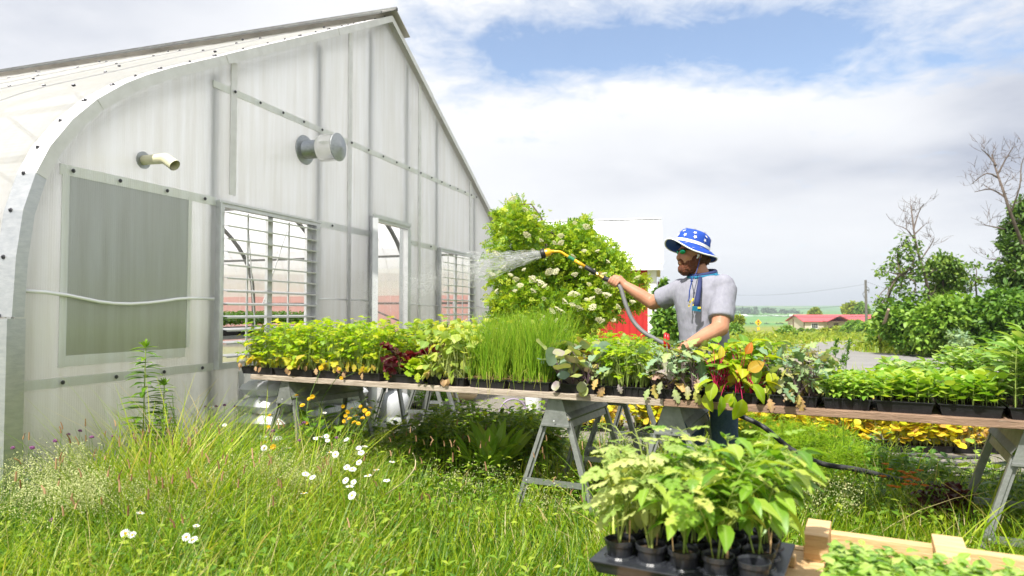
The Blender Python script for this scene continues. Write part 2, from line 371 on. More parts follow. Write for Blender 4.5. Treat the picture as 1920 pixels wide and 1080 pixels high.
def poly_mat(name, top, low, h0, h1, clear, dirty=.35, refl=.12, thru=.6):
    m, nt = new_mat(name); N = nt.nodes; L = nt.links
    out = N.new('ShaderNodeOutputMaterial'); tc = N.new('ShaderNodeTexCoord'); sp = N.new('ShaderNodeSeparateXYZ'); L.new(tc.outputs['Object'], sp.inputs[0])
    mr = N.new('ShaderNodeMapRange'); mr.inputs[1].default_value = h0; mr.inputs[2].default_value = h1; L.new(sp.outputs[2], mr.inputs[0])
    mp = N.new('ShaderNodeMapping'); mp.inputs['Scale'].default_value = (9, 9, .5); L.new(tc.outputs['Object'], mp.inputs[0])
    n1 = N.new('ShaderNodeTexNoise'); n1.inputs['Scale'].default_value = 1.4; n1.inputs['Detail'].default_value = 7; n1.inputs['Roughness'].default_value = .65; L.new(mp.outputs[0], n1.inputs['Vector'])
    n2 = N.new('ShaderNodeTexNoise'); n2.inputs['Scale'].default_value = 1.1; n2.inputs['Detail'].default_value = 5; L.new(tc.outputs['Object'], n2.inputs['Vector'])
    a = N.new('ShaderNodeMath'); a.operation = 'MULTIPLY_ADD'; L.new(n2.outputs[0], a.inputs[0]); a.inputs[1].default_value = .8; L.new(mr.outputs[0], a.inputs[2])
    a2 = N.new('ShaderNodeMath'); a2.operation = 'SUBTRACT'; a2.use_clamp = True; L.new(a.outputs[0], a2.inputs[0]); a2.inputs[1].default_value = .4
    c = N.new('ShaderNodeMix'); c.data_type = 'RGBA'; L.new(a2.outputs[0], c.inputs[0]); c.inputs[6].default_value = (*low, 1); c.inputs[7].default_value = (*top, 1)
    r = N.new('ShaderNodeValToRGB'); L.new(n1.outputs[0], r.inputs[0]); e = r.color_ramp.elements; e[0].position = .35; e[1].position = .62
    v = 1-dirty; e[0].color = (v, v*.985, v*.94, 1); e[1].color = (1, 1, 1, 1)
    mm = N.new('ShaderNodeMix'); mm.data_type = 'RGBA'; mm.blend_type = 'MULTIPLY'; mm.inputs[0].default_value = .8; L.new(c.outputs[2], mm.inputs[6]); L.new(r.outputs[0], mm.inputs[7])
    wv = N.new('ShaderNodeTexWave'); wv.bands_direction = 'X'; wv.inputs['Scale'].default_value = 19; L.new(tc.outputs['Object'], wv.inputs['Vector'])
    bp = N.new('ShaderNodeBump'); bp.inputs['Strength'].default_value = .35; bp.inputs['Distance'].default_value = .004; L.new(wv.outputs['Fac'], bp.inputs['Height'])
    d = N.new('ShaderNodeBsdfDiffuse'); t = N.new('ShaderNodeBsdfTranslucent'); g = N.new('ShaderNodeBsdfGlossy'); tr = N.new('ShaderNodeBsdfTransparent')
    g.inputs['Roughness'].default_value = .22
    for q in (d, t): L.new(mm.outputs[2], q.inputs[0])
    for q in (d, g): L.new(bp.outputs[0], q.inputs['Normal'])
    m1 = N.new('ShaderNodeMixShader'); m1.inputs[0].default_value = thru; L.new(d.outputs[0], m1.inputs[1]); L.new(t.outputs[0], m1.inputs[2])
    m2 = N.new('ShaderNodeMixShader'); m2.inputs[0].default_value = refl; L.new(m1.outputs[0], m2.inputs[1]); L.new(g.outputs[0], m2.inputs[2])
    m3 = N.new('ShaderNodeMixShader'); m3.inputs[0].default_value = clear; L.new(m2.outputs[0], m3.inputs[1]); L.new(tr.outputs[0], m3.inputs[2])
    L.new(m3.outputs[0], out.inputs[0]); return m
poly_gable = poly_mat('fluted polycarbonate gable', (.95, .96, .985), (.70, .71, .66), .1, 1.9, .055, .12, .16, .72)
poly_roof = poly_mat('white polycarbonate roof', (.95, .95, .95), (.9, .89, .87), .3, 1.8, .10, .05, .05, .82)
poly_side = poly_mat('clearer side wall sheet', (.9, .9, .9), (.85, .85, .83), .3, 1.8, .40, .05, .05, .75)
poly_dark = poly_mat('grey-green polycarbonate panel', (.64, .67, .64), (.62, .66, .52), .6, 1.6, .05, .15, .16)
poly_strip = poly_mat('greenish clear strip', (.95, .97, .95), (.72, .74, .68), .7, 1.1, .0, .1, .1, .3)

# ================================================================== ground
def build_ground():
    ys = np.concatenate([np.linspace(-12, 30, 85), np.geomspace(31, 4400, 90)])
    xs = np.concatenate([-np.geomspace(2200, 12, 40), np.linspace(-11, 16, 55), np.geomspace(17, 3200, 50)])
    X, Y = np.meshgrid(xs, ys); Z = np.interp(Y, TY, TZ)
    amp = np.clip((Y-25)/400, 0, 1)
    Z = Z+amp*(2.2*np.sin(X/170+.6)*np.sin(Y/260)+np.clip((X-560)/900, -.5, 1)*6*np.clip((Y-900)/1000, 0, 1))
    near = np.exp(-((Y-4)/9)**2)*.0
    n, m = X.shape; V = np.stack([X, Y, Z], -1).reshape(-1, 3)
    i, j = np.meshgrid(np.arange(n-1), np.arange(m-1), indexing='ij'); a = (i*m+j).ravel()
    F = np.stack([a, a+1, a+m+1, a+m], 1)
    mt, nt = new_mat('ground'); N = nt.nodes; L = nt.links
    out = N.new('ShaderNodeOutputMaterial'); b = N.new('ShaderNodeBsdfPrincipled'); b.inputs['Roughness'].default_value = .95; b.inputs['Specular IOR Level'].default_value = .1; L.new(b.outputs[0], out.inputs[0])
    tc = N.new('ShaderNodeTexCoord'); sp = N.new('ShaderNodeSeparateXYZ'); L.new(tc.outputs['Object'], sp.inputs[0])
    def ns(sc_, det): 
        t = N.new('ShaderNodeTexNoise'); t.inputs['Scale'].default_value = sc_; t.inputs['Detail'].default_value = det; L.new(tc.outputs['Object'], t.inputs['Vector']); return t.outputs[0]
    def ramp(f, st):
        r = N.new('ShaderNodeValToRGB'); L.new(f, r.inputs[0]); e = r.color_ramp.elements; e[0].position, e[0].color = st[0][0], (*st[0][1], 1); e[1].position, e[1].color = st[-1][0], (*st[-1][1], 1)
        for p, c in st[1:-1]: q = e.new(p); q.color = (*c, 1)
        return r.outputs[0]
    def mix(f, a_, b_):
        x = N.new('ShaderNodeMix'); x.data_type = 'RGBA'; L.new(f, x.inputs[0]); L.new(a_, x.inputs[6]); L.new(b_, x.inputs[7]); return x.outputs[2]
    def rng(a_, b_):
        x = N.new('ShaderNodeMapRange'); x.inputs[1].default_value = a_; x.inputs[2].default_value = b_; L.new(sp.outputs[1], x.inputs[0]); return x.outputs[0]
    nearc = ramp(ns(3, 8), [(.3, (.045, .06, .015)), (.55, (.09, .12, .03)), (.75, (.14, .12, .06))])
    mead = ramp(ns(.12, 8), [(.3, (.12, .17, .03)), (.5, (.24, .25, .06)), (.7, (.16, .22, .04))])
    field = ramp(ns(.006, 4), [(.35, (.085, .21, .06)), (.55, (.12, .27, .07)), (.62, (.17, .27, .09)), (.72, (.42, .42, .05))])
    c = mix(rng(9, 16), nearc, mead); c = mix(rng(230, 420), c, field); L.new(c, b.inputs['Base Color'])
    f = Fol(); f.raw(V, F, np.zeros(len(V))); o = f.build('ground', mt, kind='structure')
    return o
build_ground()
def sheet(name, poly, mt, dz, kind='structure', conv=True):
    """filled polygon on the terrain, dz above it"""
    import mathutils
    P = [Vector(p) for p in poly]
    pts = [(p.x, p.y) for p in P]
    from mathutils.geometry import delaunay_2d_cdt
    n = len(pts); ins = []
    xs = [p[0] for p in pts]; ys = [p[1] for p in pts]; st = max((max(ys)-min(ys))/14, .4)
    vs, es, fs, *_ = delaunay_2d_cdt([Vector(p) for p in pts], [], [list(range(n))], 1, 1e-5)
    m = MB(); m.add([(v.x, v.y, tz(v.y)+dz) for v in vs], [tuple(f) for f in fs]); return m.build(name, mt, kind=kind)
gravel = mat('gravel', (.30, .275, .24), (.15, .14, .115), 55, .95, 0, 1., c3=(.62, .60, .56), bscale=90)
road_m = mat('pale worn road', (.27, .26, .25), (.22, .215, .205), 1.2, .95, 0, .3, c3=(.33, .31, .29), bscale=30, spec=.1)
grav_poly = [on(470, 775), on(600, 752), on(760, 735), on(1000, 722), on(1300, 716), on(1600, 718), on(1990, 735), (11, 7.2, 0), (8.6, 5.2, 0), (5.4, 4.7, 0), (4.3, 4.95, 0), (3.35, 5.1, 0), (2.95, 5.6, 0), (2.4, 6.0, 0), (1.2, 6.3, 0), (.3, 7.2, 0), (-.6, 7.35, 0), (-1.2, 7.2, 0)]
sheet('gravel_yard', grav_poly, gravel, .006)
rp = [(1440, 656), (1490, 648), (1545, 642), (1610, 637.5), (1655, 636.5), (1660, 641), (1612, 648), (1585, 656), (1615, 662), (1700, 666.5), (1800, 669), (1960, 674), (2050, 705), (1500, 712), (1515, 690), (1538, 675), (1500, 664)]
def curve_subdiv(px):
    out = []
    for i, p in enumerate(px):
        q = px[(i+1) % len(px)]
        for k in range(4): out.append((p[0]+(q[0]-p[0])*k/4, p[1]+(q[1]-p[1])*k/4))
    return out
sheet('road', [onter(*p) for p in curve_subdiv(rp)], road_m, .03)
sheet('far_road', [onter(*p) for p in [(1340, 628.3), (1500, 627.6), (1660, 627.5), (1660, 629), (1500, 629.2), (1340, 630)]], road_m, .05)

# ================================================================== greenhouse (local frame: x along the gable, y into the house, z up)
G0 = Vector((-.727*4.155, 4.155, 0)); GA = math.atan2(.9488, .3158)
half = [(0, 0), (0, 1.25), (.015, 1.6), (.05, 1.88), (.12, 2.11), (.20, 2.28), (.34, 2.48), (.51, 2.66), (.72, 2.83), (.90, 2.95), (1.13, 3.085), (1.70, 3.39), (2.37, 3.75), (3.39, 4.295), (4.57, 4.93)]
WG = 9.14
def arch_h(s):
    s = min(s, WG-s); return float(np.interp(s, [p[0] for p in half[1:]], [p[1] for p in half[1:]]))
arch = half+[(WG-s, h) for s, h in half[::-1][1:]]
def offs(pl, d):
    out = []
    for i, p in enumerate(pl):
        a = Vector(pl[max(i-1, 0)]); b = Vector(pl[min(i+1, len(pl)-1)]); t = (b-a).normalized(); nn = Vector((-t.y, t.x))
        k = d/max(.5, 1) if 0 else d
        out.append((p[0]+nn.x*k, p[1]+nn.y*k))
    return out
gh = empty('greenhouse', label='long white polycarbonate greenhouse with a pointed curved gable, louvred vents and a door', cat='greenhouse')
def col_poly(s0, s1, h0, h1=None):
    if h1 is not None: return [(s0, h0), (s1, h0), (s1, h1), (s0, h1)]
    top = [(s, h) for s, h in arch if s0 < s < s1 and h > 1.0]
    top = [(s0, arch_h(s0) if s0 > 0 else 1.25)]+top+[(s1, arch_h(s1) if s1 < WG else 1.25)]
    return [(s0, h0), (s1, h0)]+top[::-1]
def xz_prism(m, poly, y0, y1, mi=0):
    n = len(poly); vs = [(p[0], y0, p[1]) for p in poly]+[(p[0], y1, p[1]) for p in poly]
    m.add(vs, [tuple(range(n)), tuple(range(n, 2*n))[::-1]]+[(i, i+n, (i+1) % n+n, (i+1) % n) for i in range(n)], mi)
W1 = (1.67, 3.08, .80, 2.22); W3 = (6.12, 7.52, .80, 2.22); DR = (4.24, 5.06, .05, 2.37)
m = MB(); E_ = .0
for args in [(0, W1[0], .05), (W1[0], W1[1], .05, W1[2]), (W1[0], W1[1], W1[3]), (W1[1], DR[0], .05), (DR[0], DR[1], DR[3]), (DR[1], W3[0], .05), (W3[0], W3[1], .05, W3[2]), (W3[0], W3[1], W3[3]), (W3[1], WG, .05)]:
    xz_prism(m, col_poly(*args), 0, .012)
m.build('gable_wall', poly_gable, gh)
m = MB(); m.box((WG/2, .03, .03), (WG+.1, .14, .06)); m.build('sill_board', mat('weathered sill', (.3, .26, .2), (.2, .17, .13), 10, .8), gh)
roof_out = offs(arch, .068)
m = MB(); n = len(arch); LEN = 24
for a, b in zip(range(n-3), range(1, n-2)):
    for y0 in range(0, LEN, 4):
        y1 = y0+4
        m.add([(roof_out[a][0], y0-.03*(y0 == 0), roof_out[a][1]), (roof_out[b][0], y0-.03*(y0 == 0), roof_out[b][1]), (roof_out[b][0], y1, roof_out[b][1]), (roof_out[a][0], y1, roof_out[a][1])], [(0, 1, 2, 3)])
m.build('roof_panel', poly_roof, gh, smooth=False)
m = MB()
for a in (n-3, n-2):
    for y0 in range(0, LEN, 4): m.add([(roof_out[a][0], y0, roof_out[a][1]), (roof_out[a+1][0], y0, roof_out[a+1][1]), (roof_out[a+1][0], y0+4, roof_out[a+1][1]), (roof_out[a][0], y0+4, roof_out[a][1])], [(0, 1, 2, 3)])
m.build('side_wall', poly_side, gh)
m = MB(); xz_prism(m, [(s, h) for s, h in arch], LEN, LEN+.012); m.build('rear_wall', poly_roof, gh)
# seams between roof sheets
m = MB(); ro2 = offs(arch, .072)
for y in [1.22*k for k in range(1, 19)]:
    for a in range(1, n-2):
        m.beam((ro2[a][0], y, ro2[a][1]), (ro2[a+1][0], y, ro2[a+1][1]), .012, .005, up=(0, 1, 0))
m.build('sheet_seam', alu_w, gh)
# arch flashing: segments of folded metal
def arch_pts(d, k=1):
    return offs(arch, d)
segs = [(1, 4), (4, 6), (6, 7), (7, 9), (9, 11), (11, 12), (12, 13), (13, 14)]
A_in = offs(arch, .0); A_out = offs(arch, .074)
for side in (0, 1):
    for k, (i0, i1) in enumerate(segs):
        m = MB(); idx = list(range(i0, i1+1))
        if side: idx = [n-1-i for i in idx]
        off_y = -.075-.004*(k % 2); lift = .002*(k % 2)
        q = [A_in[i] for i in idx]+[(A_out[i][0], A_out[i][1]+lift) for i in idx[::-1]]
        for a in range(len(idx)-1):
            p0, p1 = A_in[idx[a]], A_in[idx[a+1]]; o0, o1 = A_out[idx[a]], A_out[idx[a+1]]
            # fascia facing out, and the strip lying on the roof edge
            m.hexa([(p0[0], off_y, p0[1]), (p1[0], off_y, p1[1]), (o1[0], off_y, o1[1]+lift), (o0[0], off_y, o0[1]+lift), (p0[0], off_y+.003, p0[1]), (p1[0], off_y+.003, p1[1]), (o1[0], off_y+.003, o1[1]+lift), (o0[0], off_y+.003, o0[1]+lift)])
            m.hexa([(o0[0], off_y, o0[1]+lift), (o1[0], off_y, o1[1]+lift), (o1[0], .09, o1[1]+lift), (o0[0], .09, o0[1]+lift), (o0[0]*1, off_y, o0[1]+lift+.004), (o1[0], off_y, o1[1]+lift+.004), (o1[0], .09, o1[1]+lift+.004), (o0[0], .09, o0[1]+lift+.004)])
        m.build('edge_flashing', alu_w if k else galv_l, gh)
for side in (0, 1):
    m = MB(); s0 = -.10 if not side else WG+.10
    m.box((s0, .01, .62), (.012, .17, 1.24)); m.box((s0+(.05 if not side else -.05), -.078, .62), (.112, .006, 1.24)); m.build('corner_post', galv_l, gh)
# screws
scr = MB(); scr.lathe((0, 0, 0), [(.014, 0), (.014, .004), (.007, .005), (.007, .012), (.001, .0125)], 8, (0, -1, 0))
dk = mat('dark screw', (.05, .05, .06), (.1, .1, .11), 50, .4, .6)
sc_me = scr.build('screw', dk, gh); sc_me.location = (1.51, -.022, 2.21)
def screw(s, y, h, rot=None):
    o = sc_me.copy(); COL.objects.link(o); o.parent = gh; o.location = (s, y, h)
    if rot is not None: o.rotation_euler = rot
for s in (.34, .70, 1.12, 3.36, 5.21, 5.84): screw(s, -.022, 2.21)
for s in (.30, .70, 1.12, 1.51): screw(s, -.022, .825)
for s in (1.84, 2.17, 2.5, 2.83, 3.15, 3.45, 3.73, 4.1, 4.45, 4.8, 5.15, 5.5, 5.85, 6.2, 6.5, 6.8, 7.1, 7.38, 7.6): screw(s, -.026, 3.2)
for i in range(1, n-1):
    p, q = A_out[i], A_out[min(i+1, n-2)]
    t = Vector((q[0]-p[0], q[1]-p[1])); k = max(1, int(t.length/.27))
    if i >= n//2+1: break
    for j in range(k):
        s, h = p[0]+t.x*j/k, p[1]+t.y*j/k; ang = math.atan2(t.y, t.x) if t.length > 0 else 0
        o = sc_me.copy(); COL.objects.link(o); o.parent = gh; o.location = (s, .03, h+.006)
        nv = Vector((-math.sin(ang), 0, math.cos(ang))); o.rotation_euler = Vector((0, -1, 0)).rotation_difference(nv).to_euler()
m = MB()
for y in [1.22*k for k in range(0, 9)]:
    for a in range(7, 14):
        p, q = roof_out[a], roof_out[a+1]; t = Vector((q[0]-p[0], q[1]-p[1])); kk = max(1, int(t.length/.4))
        for j in range(kk):
            m.ball((p[0]+t.x*j/kk, y+.05+(.6 if (a+j) % 3 == 0 else 0), p[1]+t.y*j/kk+.012), (.017, .017, .012), 6, 4)
tag(m.build('roof_screws', dk, gh), kind='stuff')
# horizontal strips and vertical battens
m = MB(); m.box((.835, -.006, .825), (1.63, .006, .062)); m.build('girt_strip', poly_strip, gh)
m = MB(); m.box((.96, -.006, 2.21), (1.40, .006, .07)); m.build('girt_strip', poly_strip, gh)
m = MB(); m.box((3.65, -.006, 2.21), (1.08, .006, .07)); m.build('girt_strip', poly_strip, gh)
m = MB(); m.box((5.6, -.006, 2.21), (.98, .006, .07)); m.build('girt_strip', poly_strip, gh)
m = MB(); m.box((4.6, -.006, 3.2), (6.0, .006, .06)); m.build('girt_strip', poly_strip, gh)
for s, h0 in ((1.84, 2.29), (3.71, .06), (5.49, .06), (7.37, 2.29)):
    m = MB(); m.box((s, -.012, (h0+arch_h(s))/2), (.075, .012, arch_h(s)-h0-.01)); m.build('batten', alu_w, gh)
for s in (1.62, 3.13, 4.17, 5.13, 6.07, 7.57):
    m = MB(); m.box((s, .055, arch_h(s)/2), (.06, .06, arch_h(s)-.12)); m.build('stud', galv, gh)
m = MB(); m.box((1.98, -.012, .4), (.07, .012, .72)); m.build('batten', alu_w, gh)
# darker panel left of the first vent, for a dark thing behind
m = MB(); m.box((.825, -.004, 1.585), (1.05, .005, 1.18)); m.build('dark_panel', poly_dark, gh)
m = MB(); m.box((.30, -.009, 1.55), (.05, .006, 1.26)); m.box((1.365, -.009, 1.60), (.035, .006, 1.20)); m.box((.825, -.010, .96), (1.02, .006, .07)); m.build('panel_edge', poly_strip, gh)
# vents with louvres
def vent(w):
    s0, s1, h0, h1 = w; f = MB(); t = .05
    f.box(((s0+s1)/2, -.018, h1-t/2), (s1-s0+.04, .06, t)); f.box(((s0+s1)/2, -.018, h0+t/2), (s1-s0+.04, .06, t))
    f.box((s0+t/2-.01, -.0185, (h0+h1)/2), (t, .058, h1-h0-2*t)); f.box((s1-t/2+.01, -.0185, (h0+h1)/2), (t, .058, h1-h0-2*t))
    f.box(((s0+s1)/2, -.052, h1-.008), (s1-s0+.07, .02, .02)); f.box((s0-.012, -.052, (h0+h1)/2), (.014, .02, h1-h0)); 
    fr = f.build('vent_frame', alu, gh)
    mu = MB(); mu.box(((s0+s1)/2, .02, (h0+h1)/2), (.07, .03, h1-h0-.1)); mu.box((s1-.09, .02, (h0+h1)/2), (.08, .03, h1-h0-.1))
    for s in (s0+.40, s1-.42): mu.box((s, .012, (h0+h1)/2), (.018, .012, h1-h0-.12))
    mu.tube([(s0+.42, .02, h1-.2), (s0+.56, .05, h0+.35)], .006, 5); mu.tube([(s1-.44, .02, h1-.15), (s1-.75, .05, h0+.55)], .006, 5)
    mu.build('mullion', alu, fr)
    k = 12
    for i in range(k):
        z = h0+.11+(h1-h0-.2)*i/(k-1); b = MB(); tl = R(9+RNG.uniform(-3, 3)); M_ = Matrix.Rotation(tl, 3, 'X')
        b.box(((s0+s1)/2, -.035, z), (s1-s0-.09, .105, .004), M=M_); b.box(((s0+s1)/2, -.085, z-.010), (s1-s0-.09, .006, .014), M=M_)
        b.build('louvre', alu, fr)
vent(W1); vent(W3)
# door: frame and the open leaf
s0, s1, h0, h1 = DR; f = MB()
f.box((s0-.03, -.02, h1/2), (.06, .07, h1)); f.box((s1+.03, -.02, h1/2), (.06, .07, h1)); f.box(((s0+s1)/2, -.021, h1+.03), (s1-s0+.12, .075, .06)); f.box((s1+.035, -.06, h1/2), (.09, .012, h1))
f.box(((s0+s1)/2, -.064, h1+.055), (s1-s0+.16, .012, .05))
fr = f.build('door_frame', alu, gh)
ang = R(150); hx, hy = s0-.03, -.06; dx, dy = math.cos(ang), -math.sin(ang)
def dpt(u, z, o=0): return (hx+dx*u+dy*o, hy+dy*u-dx*o, z)
lf = MB()
for u in (.03, .77): lf.beam(dpt(u, .1), dpt(u, 2.3), .06, .04, up=(dx, dy, 0))
for z in (.13, 1.2, 2.27): lf.beam(dpt(.06, z), dpt(.74, z), .04, .06)
dl = lf.build('door_leaf', alu, gh)
g_ = MB(); g_.hexa([dpt(.06, .16, -.004), dpt(.74, .16, -.004), dpt(.74, .16, .004), dpt(.06, .16, .004), dpt(.06, 2.24, -.004), dpt(.74, 2.24, -.004), dpt(.74, 2.24, .004), dpt(.06, 2.24, .004)]); g_.build('door_panel', poly_gable, dl)
h_ = MB(); h_.tube([dpt(.72, 1.05, .03), dpt(.72, 1.05, .08), dpt(.62, 1.05, .08)], .01, 6); h_.build('door_handle', darksteel, dl)
# inner frame: arched ribs, purlins, braces
A_rib = offs(arch, -.05)
for k in range(0, 11):
    y = .16+1.83*k if k else .1; m = MB(); pts = [(p[0], y, p[1]) for p in A_rib]
    for a in range(n-1): m.beam(pts[a], pts[a+1], .05, .06, up=(0, 1, 0))
    m.build('arched_rib', darksteel if k else galv, gh)
for s, h in ((.10, 1.45), (.42, 2.35), (WG-.1, 1.45), (WG-.42, 2.35), (1.7, 3.2), (WG-1.7, 3.2), (4.57, 4.75), (WG-.06, .8)):
    m = MB(); m.box((s, LEN/2, h), (.04, LEN-.3, .04)); m.build('purlin', darksteel, gh)
m = MB(); m.beam((WG-.2, .5, .5), (WG-.12, 3.2, 1.5), .03, .03); m.build('brace', darksteel, gh); m = MB(); m.beam((WG-.2, 7.5, .2), (WG-.15, 9.2, 1.6), .03, .03); m.build('brace', darksteel, gh)
m = MB(); m.box((WG/2, LEN/2, .012), (WG-.2, LEN-.2, .02)); m.build('floor_sheet', mat('pale bounce floor cloth', (.80, .79, .77), (.66, .65, .61), 3, .9), gh)  # pale floor sheet, added to bounce light up inside the greenhouse
# ridge cap with raised vent flap
m = MB(); xz_prism(m, [(4.20, 4.88), (4.56, 5.07), (4.56, 5.085), (4.19, 4.895)], -.13, LEN); xz_prism(m, [(4.58, 5.07), (4.95, 4.87), (4.95, 4.885), (4.58, 5.085)], -.13, LEN)
m.build('ridge_cap', mat('ridge metal', (.60, .56, .53), (.48, .45, .43), 5, .5, .2), gh)
m = MB()
for q in ([(4.545, 5.07), (4.595, 5.07), (4.59, 5.105), (4.55, 5.105)], [(4.175, 4.865), (4.195, 4.875), (4.195, 4.90), (4.175, 4.89)]): xz_prism(m, q, -.14, LEN)
m.build('ridge_rail', mat('dark ridge rail', (.16, .17, .16), (.1, .1, .1), 8, .5, .5), gh)
# exhaust stack and pipe
m = MB(); c = (2.86, 0, 2.92)
m.lathe(c, [(.0, .012), (.145, .012), (.15, .022), (.145, .03), (.1, .036), (.0, .036)], 24, (0, -1, 0), close=False); st_ = m.build('stack_flange', galv, gh, smooth=False)
m = MB(); m.lathe(c, [(.092, .02), (.092, .24)], 24, (0, -1, 0)); m.build('stack_pipe', galv, gh, smooth=True)
m = MB(); m.lathe(c, [(.09, .215), (.132, .22), (.135, .24), (.135, .40), (.118, .405)], 24, (0, -1, 0), close=False); m.lathe(c, [(.112, .26), (.112, .39)], 16, (0, -1, 0)); m.build('stack_cowl', chrome, gh, smooth=False)
m = MB(); m.lathe(c, [(.14, .405), (.14, .415), (.01, .45)], 24, (0, -1, 0)); m.build('stack_cap', galv, gh)
c = (.90, 0, 2.40); m = MB(); m.lathe(c, [(.0, .012), (.062, .012), (.064, .02), (.0, .021)], 20, (0, -1, 0), close=False); m.build('pipe_flange', galv, gh)
m = MB(); m.tube([(.90, -.01, 2.40), (.90, -.19, 2.40), (.90, -.22, 2.396), (.90, -.25, 2.38), (.90, -.31, 2.34)], [.036, .036, .042, .042, .042], 14, cap=False); m.tube([(.90, -.308, 2.341), (.90, -.25, 2.38), (.90, -.22, 2.394), (.90, -.01, 2.398)], [.036, .036, .034, .032], 14, cap=False); m.build('drain_pipe', pvc, gh, smooth=True)
gh.location = G0; gh.rotation_euler = (0, 0, GA)
W[gh.name] = Matrix.Translation(G0) @ Matrix.Rotation(GA, 4, 'Z')
def gw(s, y, h): return W[gh.name] @ Vector((s, y, h))
# white tubes added in place of the bright glint along the wall
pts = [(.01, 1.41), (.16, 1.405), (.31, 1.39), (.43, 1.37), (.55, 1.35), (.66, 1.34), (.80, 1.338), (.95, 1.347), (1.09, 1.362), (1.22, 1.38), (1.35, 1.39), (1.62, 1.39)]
m = MB(); wht = mat('glossy white glint', (.95, .95, .95), (.9, .9, .9), 5, .12, 0, 0, spec=1.)
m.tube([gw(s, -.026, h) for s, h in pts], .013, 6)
m.build('glint_tube', wht, smooth=True, label='white tube added as glint across the grey panel on the left greenhouse wall', cat='glint_tube', group='added glint lines along the greenhouse wall')
for a, pp, lb in (('b', [(3.12, 1.415), (3.4, 1.418), (3.67, 1.415)], 'thin tube added as glint on the greenhouse wall just right of the large louvred vent'), ('c', [(3.75, 1.416), (3.95, 1.42), (4.1, 1.405)], 'short tube added as glint on the wall just left of the open greenhouse door'), ('d', [(5.2, 1.385), (5.8, 1.37), (6.08, 1.372)], 'thin tube added as glint between the greenhouse door and the far louvred vent'), ('e', [(7.6, 1.38), (8.0, 1.35), (8.3, 1.33)], 'white tube added as glint right of the far louvred vent near the elder bush')):
    m = MB(); m.tube([gw(s, -.026, h) for s, h in pp], .010, 6); m.build('glint_tube', wht, smooth=True, label=lb, cat='glint_tube', group='added glint lines along the greenhouse wall')

# ================================================================== barn
def barn():
    A = at(1229, 560, 24.); A.z = 0; u = Vector((-.98, .2, 0)).normalized(); v = Vector((.2, .98, 0)).normalized(); Lb = 30; D = 8.2
    rt = empty('barn', A, 0, 'red board barn with a white ribbed metal roof behind the elder bush', 'barn')
    he, hr = 2.86, 5.05
    red = mat('barn red boards', (.50, .022, .022), (.40, .016, .018), 3, .6, 0, .3, wave=('X', 2.2))
    wt = mat('white barn trim', (.80, .80, .80), (.72, .72, .72), 4, .5)
    rf = mat('white barn roofing', (.84, .85, .86), (.80, .81, .82), 2, .38, .05)
    def P(a, b, z): return A+u*a+v*b+Vector((0, 0, z))
    m = MB(); m.hexa([P(0, 0, 0), P(Lb, 0, 0), P(Lb, D, 0), P(0, D, 0), P(0, 0, he), P(Lb, 0, he), P(Lb, D, he), P(0, D, he)])
    m.add([P(0, 0, he), P(0, D, he), P(0, D/2, hr-.05), P(Lb, 0, he), P(Lb, D, he), P(Lb, D/2, hr-.05)], [(0, 1, 2), (3, 5, 4)])
    m.build('barn_wall', red, rt)
    m = MB()
    k = 0
    while k*.23 < Lb:
        m.beam(P(k*.23, -.018, .05), P(k*.23, -.018, he), .03, .02, up=tuple(v)); k += 1
    m.build('wall_rib', red, rt)
    m = MB(); m.beam(P(.12, -.03, 0), P(.12, -.03, he), .30, .03, up=tuple(v)); m.beam(P(-.03, .1, 0), P(-.03, .1, he), .2, .03, up=tuple(u)); m.build('corner_board', wt, rt)
    m = MB(); m.beam(P(-.25, -.33, he+.0), P(Lb, -.33, he), .04, .24); m.build('fascia', wt, rt)
    m = MB(); m.beam(P(0, -.16, he-.09), P(Lb, -.16, he-.09), .3, .03); m.build('soffit', wt, rt)
    m = MB(); ov = .35; zo = he-ov*(hr-he)/(D/2)+.28
    for (b0, z0, b1, z1) in ((-ov, he+.12, D/2, hr+.05), (D+ov, he+.12, D/2, hr+.05)):
        m.hexa([P(-.28, b0, z0-.04), P(Lb, b0, z0-.04), P(Lb, b1, z1-.04), P(-.28, b1, z1-.04), P(-.28, b0, z0), P(Lb, b0, z0), P(Lb, b1, z1), P(-.28, b1, z1)])
    k = 0
    while k*.23 < Lb: m.beam(P(k*.23-.2, -ov, he+.13), P(k*.23-.2, D/2, hr+.06), .03, .025); k += 1
    m.beam(P(-.28, D/2, hr+.07), P(Lb, D/2, hr+.07), .3, .04)
    m.build('roof', rf, rt)
    m = MB(); m.box(P(-.18, 1.2, 1.9), (.12, .25, 1.0)); m.box(P(-.12, 1.6, 1.2), (.1, .3, .4)); m.build('meter_box', galv, rt)
barn()
